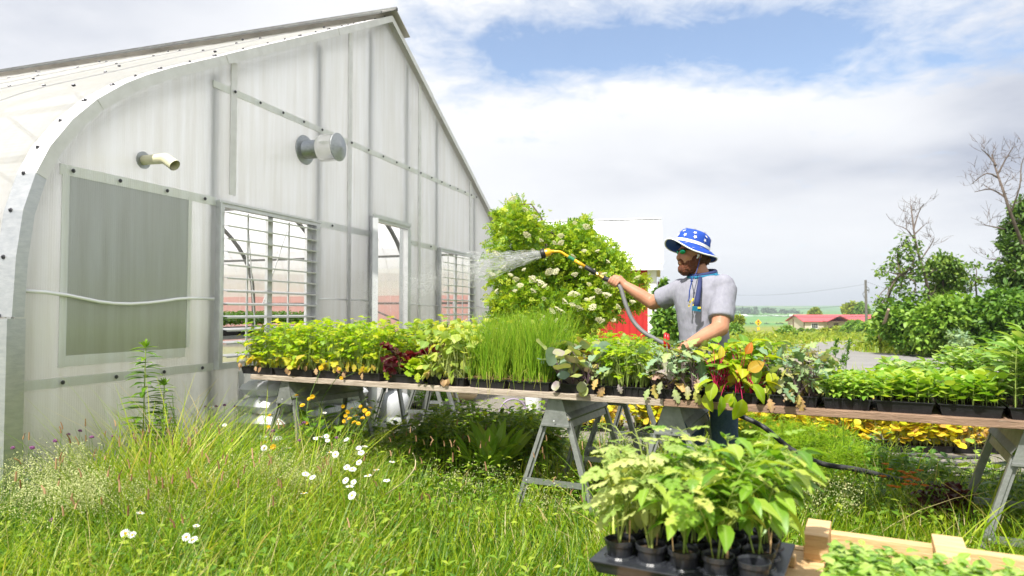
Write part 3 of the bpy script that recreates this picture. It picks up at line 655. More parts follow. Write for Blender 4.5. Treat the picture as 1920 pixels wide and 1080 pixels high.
# ================================================================== house
def house():
    Y = 145.; g0 = -3.2
    def X(px): return (px-960)/1280*Y
    x0, x1 = X(1507), X(1680); rt = empty('house', (x0, Y, g0), 0, 'low cream house with a red metal roof and a small porch across the field', 'house')
    cr = mat('cream siding', (.62, .55, .44), (.58, .51, .41), 1, .7); redr = mat('red metal roof', (.55, .10, .11), (.48, .08, .09), .5, .45, .1); wt = mat('white house trim', (.8, .8, .8), None, 3, .5); br = mat('brown posts', (.12, .08, .05), None, 3, .7)
    gl = mat('dark window glass', (.03, .035, .04), None, 3, .15, spec=.8)
    ez = g0+2.5; rz_ = ez+1.3; D = 8.5
    m = MB(); m.box(((x0+x1)/2, Y+D/2, g0+1.25), (x1-x0, D, 2.5)); m.add([(x0, Y, ez), (x0, Y+D, ez), (x0, Y+D/2, rz_-.1), (x1, Y, ez), (x1, Y+D, ez), (x1, Y+D/2, rz_-.1)], [(0, 2, 1), (3, 4, 5)]); m.build('house_wall', cr, rt)
    m = MB()
    for b0, b1 in ((Y-.5, Y+D/2), (Y+D+.5, Y+D/2)): m.hexa([(x0-.5, b0, ez-.12), (x1+.5, b0, ez-.12), (x1+.5, b1, rz_), (x0-.5, b1, rz_), (x0-.5, b0, ez), (x1+.5, b0, ez), (x1+.5, b1, rz_+.12), (x0-.5, b1, rz_+.12)])
    m.build('roof', redr, rt)
    pa, pb = X(1543), X(1584); pc = (pa+pb)/2
    m = MB()
    for q in (pa-.3, pb+.3):
        m.hexa([(q, Y-2.6, ez-.05), (pc, Y-2.6, ez+1.15), (pc, Y+3, ez+1.15), (q, Y+3, ez-.05), (q, Y-2.6, ez+.07), (pc, Y-2.6, ez+1.27), (pc, Y+3, ez+1.27), (q, Y+3, ez+.07)])
    m.build('porch_roof', redr, rt)
    for q in (pa, pb): 
        m = MB(); m.box((q, Y-2.3, g0+1.2), (.25, .25, 2.4)); m.beam((q, Y-2.3, ez-.9), (q+(.9 if q == pa else -.9), Y-2.3, ez-.05), .14, .14); m.build('porch_post', br, rt)
    m = MB(); m.box((pc, Y-2.3, ez-.02), (pb-pa, .18, .18)); m.box((x0, Y-.03, g0+1.25), (.15, .1, 2.5)); m.build('porch_beam', br, rt)
    for px0, px1, z0, z1 in ((1520, 1533, .9, 2.2), (1597, 1605, 1.4, 2.3)):
        m = MB(); a, b = X(px0), X(px1); m.box(((a+b)/2, Y-.06, g0+(z0+z1)/2), (b-a, .1, z1-z0)); f = m.build('window', wt, rt)
        m = MB(); w = (b-a)
        for k in (-1, 0, 1): m.box(((a+b)/2+k*w*.29, Y-.12, g0+(z0+z1)/2), (w*.24, .04, (z1-z0)*.74))
        m.build('pane', gl, f)
    m = MB(); m.box((X(1567), Y-.05, g0+1.05), (1.0, .08, 2.1)); m.build('door', br, rt)
    m = MB(); m.box((X(1558.5), Y-.05, g0+.9), (.5, .3, .9)); m.build('porch_chair', mat('dark red chair', (.12, .03, .03)), rt)
house()
# ================================================================== signs, poles, wires, far farm
def sign():
    b = at(1422, 626, 118); g0 = tz(118); rt = empty('traffic_sign', (b.x, b.y, g0), 0, 'yellow diamond traffic signal ahead sign with a small plaque, by the far road', 'road sign')
    ye = mat('sign yellow', (.85, .50, .01), (.82, .48, .01)); x, y = b.x, b.y
    z = at(1422, 604.8, 118).z
    m = MB(); m.box((x+.05, y+.06, (z+g0)/2), (.09, .06, z-g0)); m.box((x-.3, y+.1, (z+g0)/2-.4), (.07, .05, z-g0-.8)); m.build('post', galv, rt)
    m = MB(); r = .56; M45 = Matrix.Rotation(R(45), 3, 'Y'); m.box((x, y, z), (r*1.5, .02, r*1.5), M=M45); f = m.build('diamond', ye, rt)
    m = MB(); m.box((x, y-.02, z), (.26, .02, .72)); m.build('signal_symbol', mat('sign black', (.03, .03, .03)), f)
    for dz, c in ((.22, (.6, .02, .02)), (0, (.8, .5, .02)), (-.22, (.02, .25, .08))):
        m = MB(); m.lathe((x, y-.035, z+dz), [(.095, 0), (.095, .01)], 10, (0, -1, 0)); m.build('signal_dot', mat('dot', c), f)
    m = MB(); m.box((x, y, z-1.05), (.46, .02, .56)); m.build('plaque', ye, rt)
sign()
def pole(px, ptop, pbot, Y, label):
    b = at(px, pbot, Y); t = at(px-2, ptop, Y); g0 = tz(Y); rt = empty('utility_pole', (b.x, Y, g0), 0, label, 'utility pole')
    wd = mat('grey pole wood', (.16, .15, .14), (.10, .095, .09), 2, .9)
    m = MB(); m.tube([(b.x, Y, g0), (t.x, Y, t.z)], [.22, .15], 10); m.build('pole_shaft', wd, rt)
    m = MB()
    m.tube([(t.x+.1, Y, t.z-.9), (t.x+.5, Y, t.z-1.3), (t.x+.42, Y, t.z-1.9)], .04, 5); m.tube([(t.x-.1, Y, t.z-1.6), (t.x-.45, Y, t.z-2.), (t.x-.2, Y, t.z-2.7)], .04, 5)
    m.ball((t.x+.3, Y, t.z-1.5), .12); m.build('insulator', darksteel, rt)
    return t
pt = pole(1625, 525, 632, 100, 'tall grey wooden utility pole standing in the hedge right of the cream house')
wire_m = mat('wire', (.06, .06, .065), (.05, .05, .05))
def wire(a, b, sag, label, r=.018):
    m = MB(); m.tube([a.lerp(b, i/14)-Vector((0, 0, sag*4*(i/14)*(1-i/14))) for i in range(15)], r, 4); m.build('power_line', wire_m, label=label, cat='wire', group='overhead lines to the utility pole')
wire(pt-Vector((0, 0, .6)), at(1380, 553, 150), .6, 'highest thin overhead line running left from the utility pole', .014)
wire(pt-Vector((0, 0, 3.4)), at(1380, 573, 150), .8, 'second overhead line running left from the utility pole')
wire(pt-Vector((0, 0, 5.3)), at(1330, 580, 120), .6, 'lowest thick overhead line crossing in front of the wooded hill', .035)
wire(pt-Vector((0, 0, .2)), at(1990, 556, 60), 1.4, 'overhead line running right from the top of the utility pole')
wire(pt-Vector((0, 0, 3.2)), at(1990, 548, 70), .6, 'lower overhead line running right from the utility pole behind the trees')
whb = mat('far white barns', (.8, .8, .8), (.74, .74, .75), .1, .5)
def far_box(px0, px1, pt_, pb_, Y, name, label, cat, arc=0):
    a, b = at(px0, pb_, Y), at(px1, pb_, Y); t = at(px0, pt_, Y); D = 18; g = tz(Y)-3; h = t.z
    rt = empty(name, (a.x, Y, g), 0, label, cat, 'white farm buildings on the far hill')
    m = MB(); e = g+(h-g)*.72
    m.hexa([(a.x, Y, g), (b.x, Y, g), (b.x, Y+D, g), (a.x, Y+D, g), (a.x, Y, e), (b.x, Y, e), (b.x, Y+D, e), (a.x, Y+D, e)]); m.build('barn_wall', whb, rt)
    m = MB(); m.add([(a.x-1, Y-1, e), (b.x+1, Y-1, e), (b.x+1, Y+D/2, h), (a.x-1, Y+D/2, h), (b.x+1, Y+D+1, e), (a.x-1, Y+D+1, e)], [(0, 1, 2, 3), (3, 2, 4, 5), (0, 3, 5), (1, 4, 2)]); m.build('roof', whb, rt)
far_box(1392, 1402, 589.5, 594, 860, 'far_barn', 'white far barn at the left end of the farm on the hill', 'barn')
far_box(1400, 1414, 592, 595, 850, 'far_barn', 'low white far shed joined beside the leftmost hill barn', 'barn')
far_box(1421, 1440, 592, 594.5, 860, 'far_barn', 'long low white far barn in the middle of the hill farm, left half', 'barn')
far_box(1438, 1462, 591, 594, 870, 'far_barn', 'long white far barn in the middle of the hill farm, right half', 'barn')
far_box(1467, 1479, 592, 595, 850, 'far_barn', 'white far barn just left of the two silos', 'barn')
for px, lb in ((1481.5, 'left one of the two white silos on the far hill'), (1485.5, 'right one of the two white silos on the far hill')):
    a = at(px, 595, 845); t = at(px, 591, 845); g = tz(845)-3; rt = empty('silo', (a.x, a.y, g), 0, lb, 'silo', 'silos on the far hill')
    m = MB(); m.lathe((a.x, a.y, g), [(1.15, 0), (1.15, t.z-g)], 12); m.build('silo_wall', whb, rt)
    m = MB(); m.ball((a.x, a.y, t.z), (1.15, 1.15, .9), 12, 8); m.build('dome', whb, rt)
def mailbox():
    a = on(1458, 622); Y = 100; b = at(1457.5, 622, Y); g = tz(Y); rt = empty('mailbox', (b.x, Y, g), 0, 'small dark mailbox on a post by the far road left of the round bush', 'mailbox')
    m = MB(); m.box((b.x, Y, (g+b.z)/2), (.1, .1, b.z-g)); m.build('post', galv, rt)
    m = MB(); m.box((b.x, Y, b.z), (.42, .5, .2)); m.tube([(b.x, Y-.25, b.z+.1), (b.x, Y+.25, b.z+.1)], .2, 10); m.build('box', darksteel, rt)
    b = at(1482, 612, 104); g = tz(104); rt = empty('yard_sign', (b.x, 104, g), 0, 'small white hanging yard sign on a brown post above the round bush', 'sign')
    m = MB(); m.box((b.x+.45, 104, g+1.4), (.16, .16, 2.8)); m.box((b.x+.1, 104, b.z+.38), (.8, .08, .08)); m.build('post', mat('brown post', (.16, .11, .07)), rt)
    m = MB(); m.box((b.x, 104, b.z), (.62, .05, .34)); m.build('sign_board', mat('white board', (.7, .7, .7)), rt)
mailbox()
# ================================================================== tables: frame t along the front edge, p away from the camera
TS = Vector((-2.10, 5.49)); TD = Vector((.884, -.468)); TN = Vector((.468, .884)); TA = math.atan2(-.468, .884)
def T(t, p, h): q = TS+TD*t+TN*p; return Vector((q.x, q.y, h))
def t_of(px, p=0, h=.8):
    a = (px-960)/1280/1.005; q = TS+TN*p
    return (a*q.y-q.x)/(TD.x-a*TD.y)
wood = mat('weathered plank', (.50, .43, .35), (.27, .21, .16), 7, .85, 0, .5, stretch=(1, 9, 9), c3=(.56, .52, .47), bscale=30)
wood2 = mat('brown wet plank', (.33, .21, .14), (.19, .12, .08), 6, .7, 0, .5, stretch=(1, 9, 9), c3=(.42, .33, .26), bscale=30)
pine = mat('fresh pine', (.74, .52, .28), (.54, .32, .14), 6, .6, 0, .3, stretch=(1, 10, 10), c3=(.82, .64, .40), bscale=20)
horse_m = mat('grey sheet steel', (.30, .315, .30), (.20, .21, .20), 14, .5, .45, .2, c3=(.30, .24, .18))
def table(t0, t1, p0, p1, label, planks=4, h=.78, wd=None):
    c = T((t0+t1)/2, (p0+p1)/2, 0); rt = empty('plank_table', (0, 0, 0), 0, label, 'table', 'plank tables on sawhorses')
    w = (p1-p0)/planks
    for i in range(planks):
        m = MB(); m.box((0, -(p1-p0)/2+w*(i+.5), h-.019-.001*(i % 2)), (t1-t0-.02*(i % 3), w-.008, .038)); m.build('plank', (wood if i % 2 == 0 else wood2) if wd is None else wd, rt, bevel=.003)
    rt.location = c; rt.rotation_euler = (0, 0, TA); W[rt.name] = Matrix.Translation(c) @ Matrix.Rotation(TA, 4, 'Z'); return rt
table(0, 3.35, 0, .62, 'long weathered grey plank table along the front, left and middle')
table(3.353, 5.75, .0, .62, 'brown plank table at the right front, end to end with the grey one', wd=wood2)
table(.35, 2.85, .72, 1.34, 'second plank table behind the front one, nearer the greenhouse', h=.775)
table(4.42, 6.2, .72, 1.34, 'plank table behind the seedling trays on the right', h=.775)

def make_horse():
    rt = empty('sawhorse', label='x', cat='sawhorse', group='grey steel sawhorses'); L_ = .74; H = .74
    def prof(y): return [(-.10, y, .56), (.10, y, .56), (.043, y, H), (-.043, y, H)]
    a, b = prof(0), prof(L_); m = MB()
    m.add(a+b, [(0, 1, 2, 3), (7, 6, 5, 4), (3, 2, 6, 7)])
    for s in (-1, 1):    # pressed sides with a rib
        pr = [(.10, .56), (.088, .60), (.096, .615), (.083, .635), (.073, .65), (.043, H)]
        vs = [(s*x, y, z) for y in (0, L_) for x, z in pr]; k = len(pr)
        m.add(vs, [(i, i+1, i+1+k, i+k) if s < 0 else (i+k, i+1+k, i+1, i) for i in range(k-1)])
    m.box((0, -.004, .57), (.19, .01, .012)); m.build('top_rail', horse_m, rt)
    for y, s in ((.03, -1), (.03, 1), (L_-.03, -1), (L_-.03, 1)):
        m = MB(); yb = y+(-.05 if y < .1 else .05)
        m.beam((s*.083, y, .60), (s*.275, yb, .0), .034, .022, up=(s, 0, .3)); m.beam((s*.083-s*.012, y, .60), (s*.275-s*.012, yb, .0), .006, .034, up=(s, 0, .3)); m.build('leg', horse_m, rt)
    for y in (-.012, L_+.012):
        m = MB(); m.box((0, y-.004, .215), (.425, .008, .036)); m.build('brace', galv, rt)
        if y < 0:
            for x, z in ((.0, .60), (-.19, .215), (.0, .215), (.19, .215)): m = MB(); m.lathe((x, y-.004, z), [(.006, 0), (.006, .007), (.001, .008)], 6, (0, -1, 0)); m.build('rivet', alu, rt)
    return rt
hz = [(T(2.62+.03, .06, 0), .02, 'grey sawhorse in the middle front, its whole near end in view'),
      (T(.34, .04, 0), -.12, 'dark grey sawhorse at the left end of the front table beside the white sacks'),
      (T(t_of(1252, .1)+.02, .10, 0), .05, 'sawhorse right of the middle one, its lower half hidden behind the potted peppers'),
      (T(t_of(1942, .05), .06, 0), .0, 'sawhorse at the far right edge under the brown plank'),
      (Vector((.78, 5.30, 0)), .08, 'sawhorse behind the middle one, under the rear table'),
      (Vector((-1.15, 6.45, 0)), -.1, 'rear sawhorse standing in front of the grey drum'),
      (Vector((-.93, 7.35, 0)), .35, 'farthest sawhorse on the gravel between drum and bowl')]
h0 = make_horse()
for i, (p, dr, lb) in enumerate(hz):
    o = h0 if i == 0 else copy_tree(h0); o.location = p; o.rotation_euler = (0, 0, TA+dr); o['label'] = lb

# ------------------------------------------------------------------ leaf shapes and leaf colours
T_OV = blade(5, .55, fold=.14, curl=.32, wave=.012); T_OVW = blade(6, .72, fold=.12, curl=.42, wave=.03); T_RND = round_tpl(); T_NARROW = blade(4, .2, fold=.2, curl=.25)
T_SM = blade(2, .62, fold=.15, curl=.15); T_KALE = blade(8, .62, 1, .30, fold=.08, curl=.25, wave=.05); T_LOB = blade(6, .85, 1, .28, fold=.05, curl=.2, wave=.03)
T_CEL = join_tpl([(T_LOB, 0, .62, (0, .35, 0)), (T_LOB, 1.15, .5, (0, .25, 0)), (T_LOB, -1.15, .5, (0, .25, 0))])
T_PIN = join_tpl([(T_SM, 0, .42, (0, .6, 0))]+[(T_SM, s*1.0, .38, (0, y, 0)) for y in (.2, .45) for s in (-1, 1)])
T_FRILL = blade(8, .9, 1, .2, fold=.0, curl=.3, wave=.12)
T_TOM = join_tpl([(T_LOB, 0, .4, (0, .62, -.03)), (T_LOB, 1.1, .36, (0, .25, 0)), (T_LOB, -1.1, .36, (0, .25, 0)), (T_LOB, 1., .32, (0, .5, -.02)), (T_LOB, -1., .32, (0, .5, -.02))])
G = {}
G['celery'] = leafmat('celery leaf', [(0, (.16, .32, .008)), (.35, (.32, .50, .010)), (.7, (.50, .60, .02)), (.9, (.68, .62, .05)), (1.05, (.62, .40, .12))], .5)
G['vine'] = leafmat('cucumber leaf', [(0, (.20, .34, .06)), (.4, (.36, .48, .09)), (.75, (.52, .58, .12)), (.95, (.66, .62, .12)), (1.05, (.55, .38, .15))], .45)
G['chive'] = leafmat('chive blade', [(0, (.16, .36, .02)), (.5, (.32, .54, .03)), (.8, (.48, .60, .06)), (1, (.62, .58, .18))], .35, .35)
G['kohl'] = leafmat('kohlrabi leaf', [(0, (.16, .26, .22)), (.3, (.28, .38, .26)), (.5, (.42, .50, .12)), (.66, (.34, .26, .32)), (.82, (.36, .42, .14)), (1, (.60, .42, .08))], .3, .4)
G['kale'] = leafmat('kale leaf', [(0, (.12, .22, .12)), (.3, (.25, .38, .22)), (.6, (.36, .46, .16)), (.72, (.34, .28, .30)), (.82, (.44, .46, .10)), (.93, (.60, .38, .14)), (1.05, (.44, .28, .24))], .3, .5)
G['chard'] = leafmat('chard leaf', [(0, (.10, .26, .02)), (.35, (.27, .46, .02)), (.65, (.44, .52, .02)), (.85, (.60, .42, .05)), (1, (.62, .20, .03))], .4, .35)
G['red'] = leafmat('red lettuce leaf', [(0, (.045, .002, .008)), (.6, (.13, .006, .02)), (1, (.22, .03, .04))], .35, .3)
G['frill'] = leafmat('frilly lettuce leaf', [(0, (.22, .40, .01)), (1, (.50, .62, .04))], .5)
G['seed'] = leafmat('seedling leaf', [(0, (.15, .33, .03)), (.5, (.30, .48, .05)), (1, (.50, .60, .10))], .42, .33)
G['bean'] = leafmat('bean leaf', [(0, (.13, .28, .04)), (.5, (.27, .44, .08)), (1, (.46, .55, .18))], .35, .38)
G['pepper'] = leafmat('pepper leaf', [(0, (.10, .25, .02)), (.5, (.22, .40, .035)), (.85, (.40, .52, .08)), (1, (.62, .64, .18))], .42, .36, spec=.4)
G['tomato'] = leafmat('tomato leaf', [(0, (.16, .29, .05)), (.5, (.32, .44, .10)), (1, (.54, .58, .22))], .38, .45)
G['basil'] = leafmat('basil leaf', [(0, (.14, .32, .03)), (.6, (.32, .50, .08)), (1, (.52, .62, .18))], .38, .25, spec=.5)
G['yellow'] = leafmat('yellowing leaf', [(0, (.22, .34, .01)), (.35, (.50, .56, .025)), (.7, (.78, .66, .04)), (.88, (.62, .38, .08)), (1, (.38, .22, .10))], .4)
G['fern'] = leafmat('dill frond', [(0, (.18, .38, .015)), (.6, (.36, .58, .02)), (1, (.52, .66, .04))], .4)
G['dark'] = leafmat('dark green leaf', [(0, (.05, .15, .01)), (.5, (.12, .28, .015)), (1, (.28, .44, .035))], .38, .4)
G['amar'] = leafmat('dark red leaf', [(0, (.05, .008, .012)), (1, (.16, .03, .035))], .3)
G['stem'] = leafmat('green stem', [(0, (.20, .34, .05)), (.5, (.38, .46, .12)), (1, (.55, .54, .30))], .15)
G['redstem'] = leafmat('magenta stem', [(0, (.35, .01, .05)), (1, (.62, .02, .12))], .2)
G['purplestem'] = leafmat('purple stem', [(0, (.10, .05, .09)), (1, (.30, .22, .22))], .1)
G['brown'] = leafmat('dry leaf', [(0, (.30, .16, .08)), (1, (.55, .36, .20))], .3, .7)

def grid(w, d, nx, ny, z, jit=.3, y0=.0):
    x = (np.arange(nx)+.5)/nx*w-w/2; y = (np.arange(ny)+.5)/ny*d+y0
    X, Y = np.meshgrid(x, y); P = np.stack([X.ravel(), Y.ravel(), np.full(X.size, z)], 1)
    P[:, 0] += RNG.uniform(-jit, jit, len(P))*w/nx; P[:, 1] += RNG.uniform(-jit, jit, len(P))*d/ny; return P
def hang(br, w, k, lo, hi, z, tpl, tint, back=.0, mult=.08):
    """withered or heavy leaves drooping over the front lip"""
    x = rnd(k, -w/2, w/2); y = rnd(k, -.035, -.012); P = np.stack([x, y, rnd(k, z-.012, z+.05)], 1)
    d = np.stack([RNG.normal(size=k)*.35, rnd(k, -.5, -.05), rnd(k, -1, -.7)], 1); s = rnd(k, lo, hi)
    br.strips(P+[0, .05, -.01], P+[0, .03, .03], P, .0015, .001, 3, .5)
    br.scatter(tpl, P, d, np.array([0, -1., .3])+rdir(k)*.4, s, rnd(k, *tint), .85)
def edge_base(n_, w, z, y=.01): return np.stack([rnd(n_, -w/2, w/2), rnd(n_, y, y+.05), np.full(n_, z)], 1)
def fill(kind, w, d, z, hh, dens=1.):
    """foliage of a tray, returned as [(part name, Fol, material)]"""
    a = Fol(); s = Fol(); b = Fol(); out = []
    nx = max(2, int(w/.045)); ny = max(2, int(d/.05))
    if kind == 'celery':
        B = grid(w, d, nx, ny, z); rosette(a, s, B, int(9*dens), hh, .065, .060, T_CEL, .15, (0, .85), .28, .0013, .3)
        rosette(a, s, edge_base(14, w, z), 2, .12, .07, .07, T_LOB, .5, (.8, 1.0), .5, .0012, .6); hang(b, w, 5, .03, .055, z, T_LOB, (0, 1)); out = [('foliage', a, 'celery'), ('stems', s, 'stem'), ('withered_leaves', b, 'brown')]
    elif kind == 'vine':
        B = grid(w, d, nx, ny, z); rosette(a, s, B, 7, hh, .09, .068, T_OVW, .1, (0, .95), .2, .0018, .6, wid=1.25)
        rosette(a, s, edge_base(8, w, z), 2, .10, .07, .06, T_OVW, .6, (.4, 1.0), .3, .0015, .8, wid=1.2); hang(b, w, 4, .04, .06, z, T_OVW, (0, 1)); out = [('foliage', a, 'vine'), ('stems', s, 'stem'), ('withered_leaves', b, 'brown')]
    elif kind == 'chive':
        B = np.repeat(grid(w, d, int(w/.04), int(d/.045), z), int(16*dens), 0); B[:, :2] += RNG.normal(size=(len(B), 2))*.009; k = len(B)
        H = hh*rnd(k, .45, 1.08); dr = RNG.normal(size=(k, 3))*.075; dr[:, 2] = 0; dr[:, 0] += .02
        C = B+dr+np.array([0, 0, 1.])*H[:, None]; a.strips(B, B+[0, 0, .0]+np.array([0, 0, 1.])*H[:, None]*.6+dr*.15, C, .0021, .0006, 4, rnd(k, 0, .8))
        E = edge_base(10, w, z); a.strips(E, E+[0, -.05, .16], E+np.stack([rnd(10, -.06, .06), rnd(10, -.10, -.04), rnd(10, -.12, .06)], 1), .0018, .0007, 5, rnd(10, .6, 1.1)); 
        Q = grid(w, d*.2, 10, 3, z); s.strips(np.repeat(Q, 4, 0), np.repeat(Q, 4, 0)+[0, 0, .03], np.repeat(Q, 4, 0)+rdir(120)*.05*np.array([1, 1, .6])+[0, 0, .02], .001, .0006, 3, rnd(120, .5, 1)); out = [('foliage', a, 'chive'), ('withered_leaves', s, 'brown')]
    elif kind == 'kohl':
        B = grid(w, d, 3, 5, z); rosette(a, s, B, 8, hh, .11, .11, T_RND, .05, (0, 1.), .2, .003, .4, jit=.6, wid=.9); hang(a, w, 4, .05, .075, z, T_RND, (.5, 1)); out = [('foliage', a, 'kohl'), ('stems', s, 'purplestem')]
    elif kind == 'kale':
        B = grid(w, d, 4, 7, z); rosette(a, s, B, 9, hh, .10, .085, T_KALE, .15, (0, .86), .25, .002, .6, wid=.9, jit=.6); rosette(a, s, edge_base(5, w, z), 2, .09, .07, .08, T_KALE, .7, (.7, 1.05), .4, .0015, .8)
        hang(a, w, 4, .05, .085, z, T_KALE, (.5, 1.0)); out = [('foliage', a, 'kale'), ('stems', s, 'purplestem')]
    elif kind == 'chard':
        B = grid(w, d, 4, 6, z); rosette(a, s, B, 7, hh, .08, .10, T_OVW, -.35, (.05, .72), .3, .003, .5, jit=.45, wid=.95); rosette(a, s, edge_base(4, w, z), 2, .13, .09, .10, T_OVW, .4, (.45, .85), .4, .0028, .5)
        hang(a, w, 3, .08, .11, z-.02, T_OVW, (.3, .8)); out = [('foliage', a, 'chard'), ('stems', s, 'redstem')]
    elif kind == 'lettuce':
        r = Fol(); B = np.array([[-w*.30, .08, z], [w*.22, .26, z]]); rosette(r, s, np.repeat(B, 2, 0), 17, .17, .07, .10, T_FRILL, -.2, (0, 1), .3, .001, jit=.6, wid=1.1)
        B = np.array([[w*.12, .08, z], [-w*.05, .22, z], [w*.3, .1, z]]); rosette(a, s, np.repeat(B, 2, 0), 13, .12, .06, .075, T_FRILL, -.1, (0, 1), .25, .001, jit=.6, wid=1.1)
        hang(a, w, 2, .06, .07, z, T_FRILL, (.3, 1)); out = [('red_leaves', r, 'red'), ('foliage', a, 'frill'), ('stems', s, 'stem')]
    elif kind == 'mixgreen':
        B = grid(w, d, nx, ny, z); rosette(a, s, B, int(8*dens), hh, .06, .055, T_CEL, .1, (0, .7), .28, .0013, .3); b2 = Fol(); rosette(b2, s, grid(w, d*.5, 3, 4, z), 4, hh*.9, .08, .09, T_KALE, .2, (0, .9), .5, .002, .5)
        hang(b2, w, 3, .05, .09, z, T_KALE, (.6, 1)); out = [('foliage', a, 'celery'), ('kale_leaves', b2, 'kale'), ('stems', s, 'stem')]
    elif kind in ('seed', 'basil', 'bean', 'pepperlet'):
        g_, tp, sz, nd, sp_ = {'seed': ('seed', T_OV, .042, 4, .024), 'basil': ('basil', T_OVW, .034, 4, .024), 'bean': ('bean', T_OVW, .055, 5, .04), 'pepperlet': ('seed', T_RND, .045, 4, .036)}[kind]
        B = grid(w, d, max(2, int(w/sp_)), max(2, int(d/sp_)), z); upright(a, s, B, hh*rnd(len(B), .75, 1.15), nd, sz, tp, (0, .95), .16, .1, .0012, .4, .08, 2, .1, pet=.35, curve=np.array([0, 0, 0]))
        out = [('foliage', a, g_), ('stems', s, 'stem')]
    elif kind == 'tall':
        B = grid(w, d, 4, 6, z); upright(a, s, B, hh*rnd(len(B), .8, 1.15), 9, .10, T_OV, (0, .95), .10, .05, .003, .4, .12, 2, .3, wid=.85); out = [('foliage', a, 'bean'), ('stems', s, 'stem')]
    elif kind == 'nast':
        B = grid(w, d, nx, ny, z); rosette(a, s, B, 11, hh, .07, .075, T_RND, .1, (.2, .95), .2, .0013, .6, jit=.6); out = [('foliage', a, 'yellow'), ('stems', s, 'stem')]
    elif kind == 'dry':
        B = grid(w, d, nx, ny, z); rosette(a, s, B, 9, hh, .06, .06, T_LOB, .3, (.4, 1.05), .2, .0013, .9, jit=.6); out = [('foliage', a, 'yellow'), ('stems', s, 'stem')]
    return out
def tray_mesh(w, d, cells=False, h=.058):
    m = MB(); tw = .018
    def ring(o, z): return [(-w/2+o, o, z), (w/2-o, o, z), (w/2-o, d-o, z), (-w/2+o, d-o, z)]
    r0, r1, r2, r3, r4 = ring(tw, 0), ring(.006, h-.004), ring(0, h-.004), ring(0, h), ring(.012, h)
    r5 = ring(.016, h-.018)
    v = r0+r1+r2+r3+r4+r5; f = [(3, 2, 1, 0)]
    for k in range(5):
        for j in range(4): a, b = k*4+j, k*4+(j+1) % 4; f.append((a, b, b+4, a+4))
    m.add(v, f)
    if cells:
        k = max(3, int(w/.042))
        for i in range(k+1):
            x = -w/2+.012+(w-.024)*i/k; m.hexa([(x*.93-.003, .012, .002), (x*.93+.003, .012, .002), (x*.93+.003, .02, .002), (x*.93-.003, .02, .002), (x-.004, -.003, h-.004), (x+.004, -.003, h-.004), (x+.004, .01, h-.004), (x-.004, .01, h-.004)])
    return m
def tray(t0, t1, p0, dep, kind, hh, label, base=.78, cells=False, loc=None, rz=None, dens=1., group='seedling trays on the front tables', skew=0., tilt=0.):
    w = t1-t0; rt = empty('plant_tray', (0, 0, 0), 0, label, 'plant tray', group)
    tray_mesh(w-.006, dep, cells).build('tray_shell', black_pl, rt)
    m = MB(); nx, ny = 14, 20
    vs = [(-(w-.04)/2+(w-.04)*i/nx, .018+(dep-.036)*j/ny, .046+random.uniform(-.004, .006)) for j in range(ny+1) for i in range(nx+1)]
    m.add(vs, [(j*(nx+1)+i, j*(nx+1)+i+1, (j+1)*(nx+1)+i+1, (j+1)*(nx+1)+i) for j in range(ny) for i in range(nx)]); m.build('soil', soil, rt)
    for nm, f, g_ in fill(kind, w-.03, dep-.03, .05, hh, dens):
        if f.V: f.build(nm, G[g_], rt)
    c = T((t0+t1)/2, p0, base) if loc is None else Vector(loc); r = TA+skew if rz is None else rz
    rt.location = c; rt.rotation_euler = (tilt, 0, r); W[rt.name] = Matrix.Translation(c) @ Matrix.Rotation(r, 4, 'Z'); return rt
front = [(448, 509, 'celery', .34, 'leftmost black tray of bushy yellow-green celery at the table end'),
 (510, 584, 'celery', .36, 'second tray of celery from the left end of the front table'),
 (586, 712, 'celery', .36, 'wide dark tray of celery between the leftmost trays and the red lettuce'),
 (720, 795, 'lettuce', .2, 'tray of dark red and bright green frilly lettuce'),
 (796, 872, 'vine', .32, 'tray of pale trailing cucumber vines between the lettuce and the chives'),
 (874, 948, 'chive', .43, 'left tray of tall upright chives'),
 (949, 1031, 'chive', .46, 'right tray of tall upright chives with limp yellow blades over the plank'),
 (1033, 1117, 'kohl', .25, 'tray of round-leaved bluish and purple cabbage seedlings beside the chives'),
 (1118, 1213, 'mixgreen', .26, 'tray of bright celery with bluish and yellow kale leaves in its front'),
 (1214, 1315, 'kale', .26, 'tray of curly grey-green kale in front of the hose'),
 (1317, 1427, 'chard', .27, 'tray of chard with magenta stems and two big leaves hanging over the plank'),
 (1428, 1537, 'kale', .24, 'tray of reddish frilled kale with withered leaves hanging, right of the chard'),
 (1539, 1637, 'seed', .105, 'cell tray of pale green pointed seedlings beside the reddish kale'),
 (1638, 1755, 'pepperlet', .115, 'narrower smooth black tray of round-leaved seedlings, right of the pointed seedlings'),
 (1757, 1887, 'pepperlet', .13, 'widest smooth tray of round-leaved seedlings, just left of the tall leafy plants'),
 (1889, 2030, 'tall', .32, 'tray of tall leafy plants cut off by the right edge of the picture')]
for i, (a, b, k, hh, lb) in enumerate(front):
    tray(t_of(a, .02), t_of(b, .02), .022, .54, k, hh, lb, cells=k in ('kale', 'chard', 'seed') or i in (8, 4), tilt=0)
E1 = Fol(); E2 = Fol()
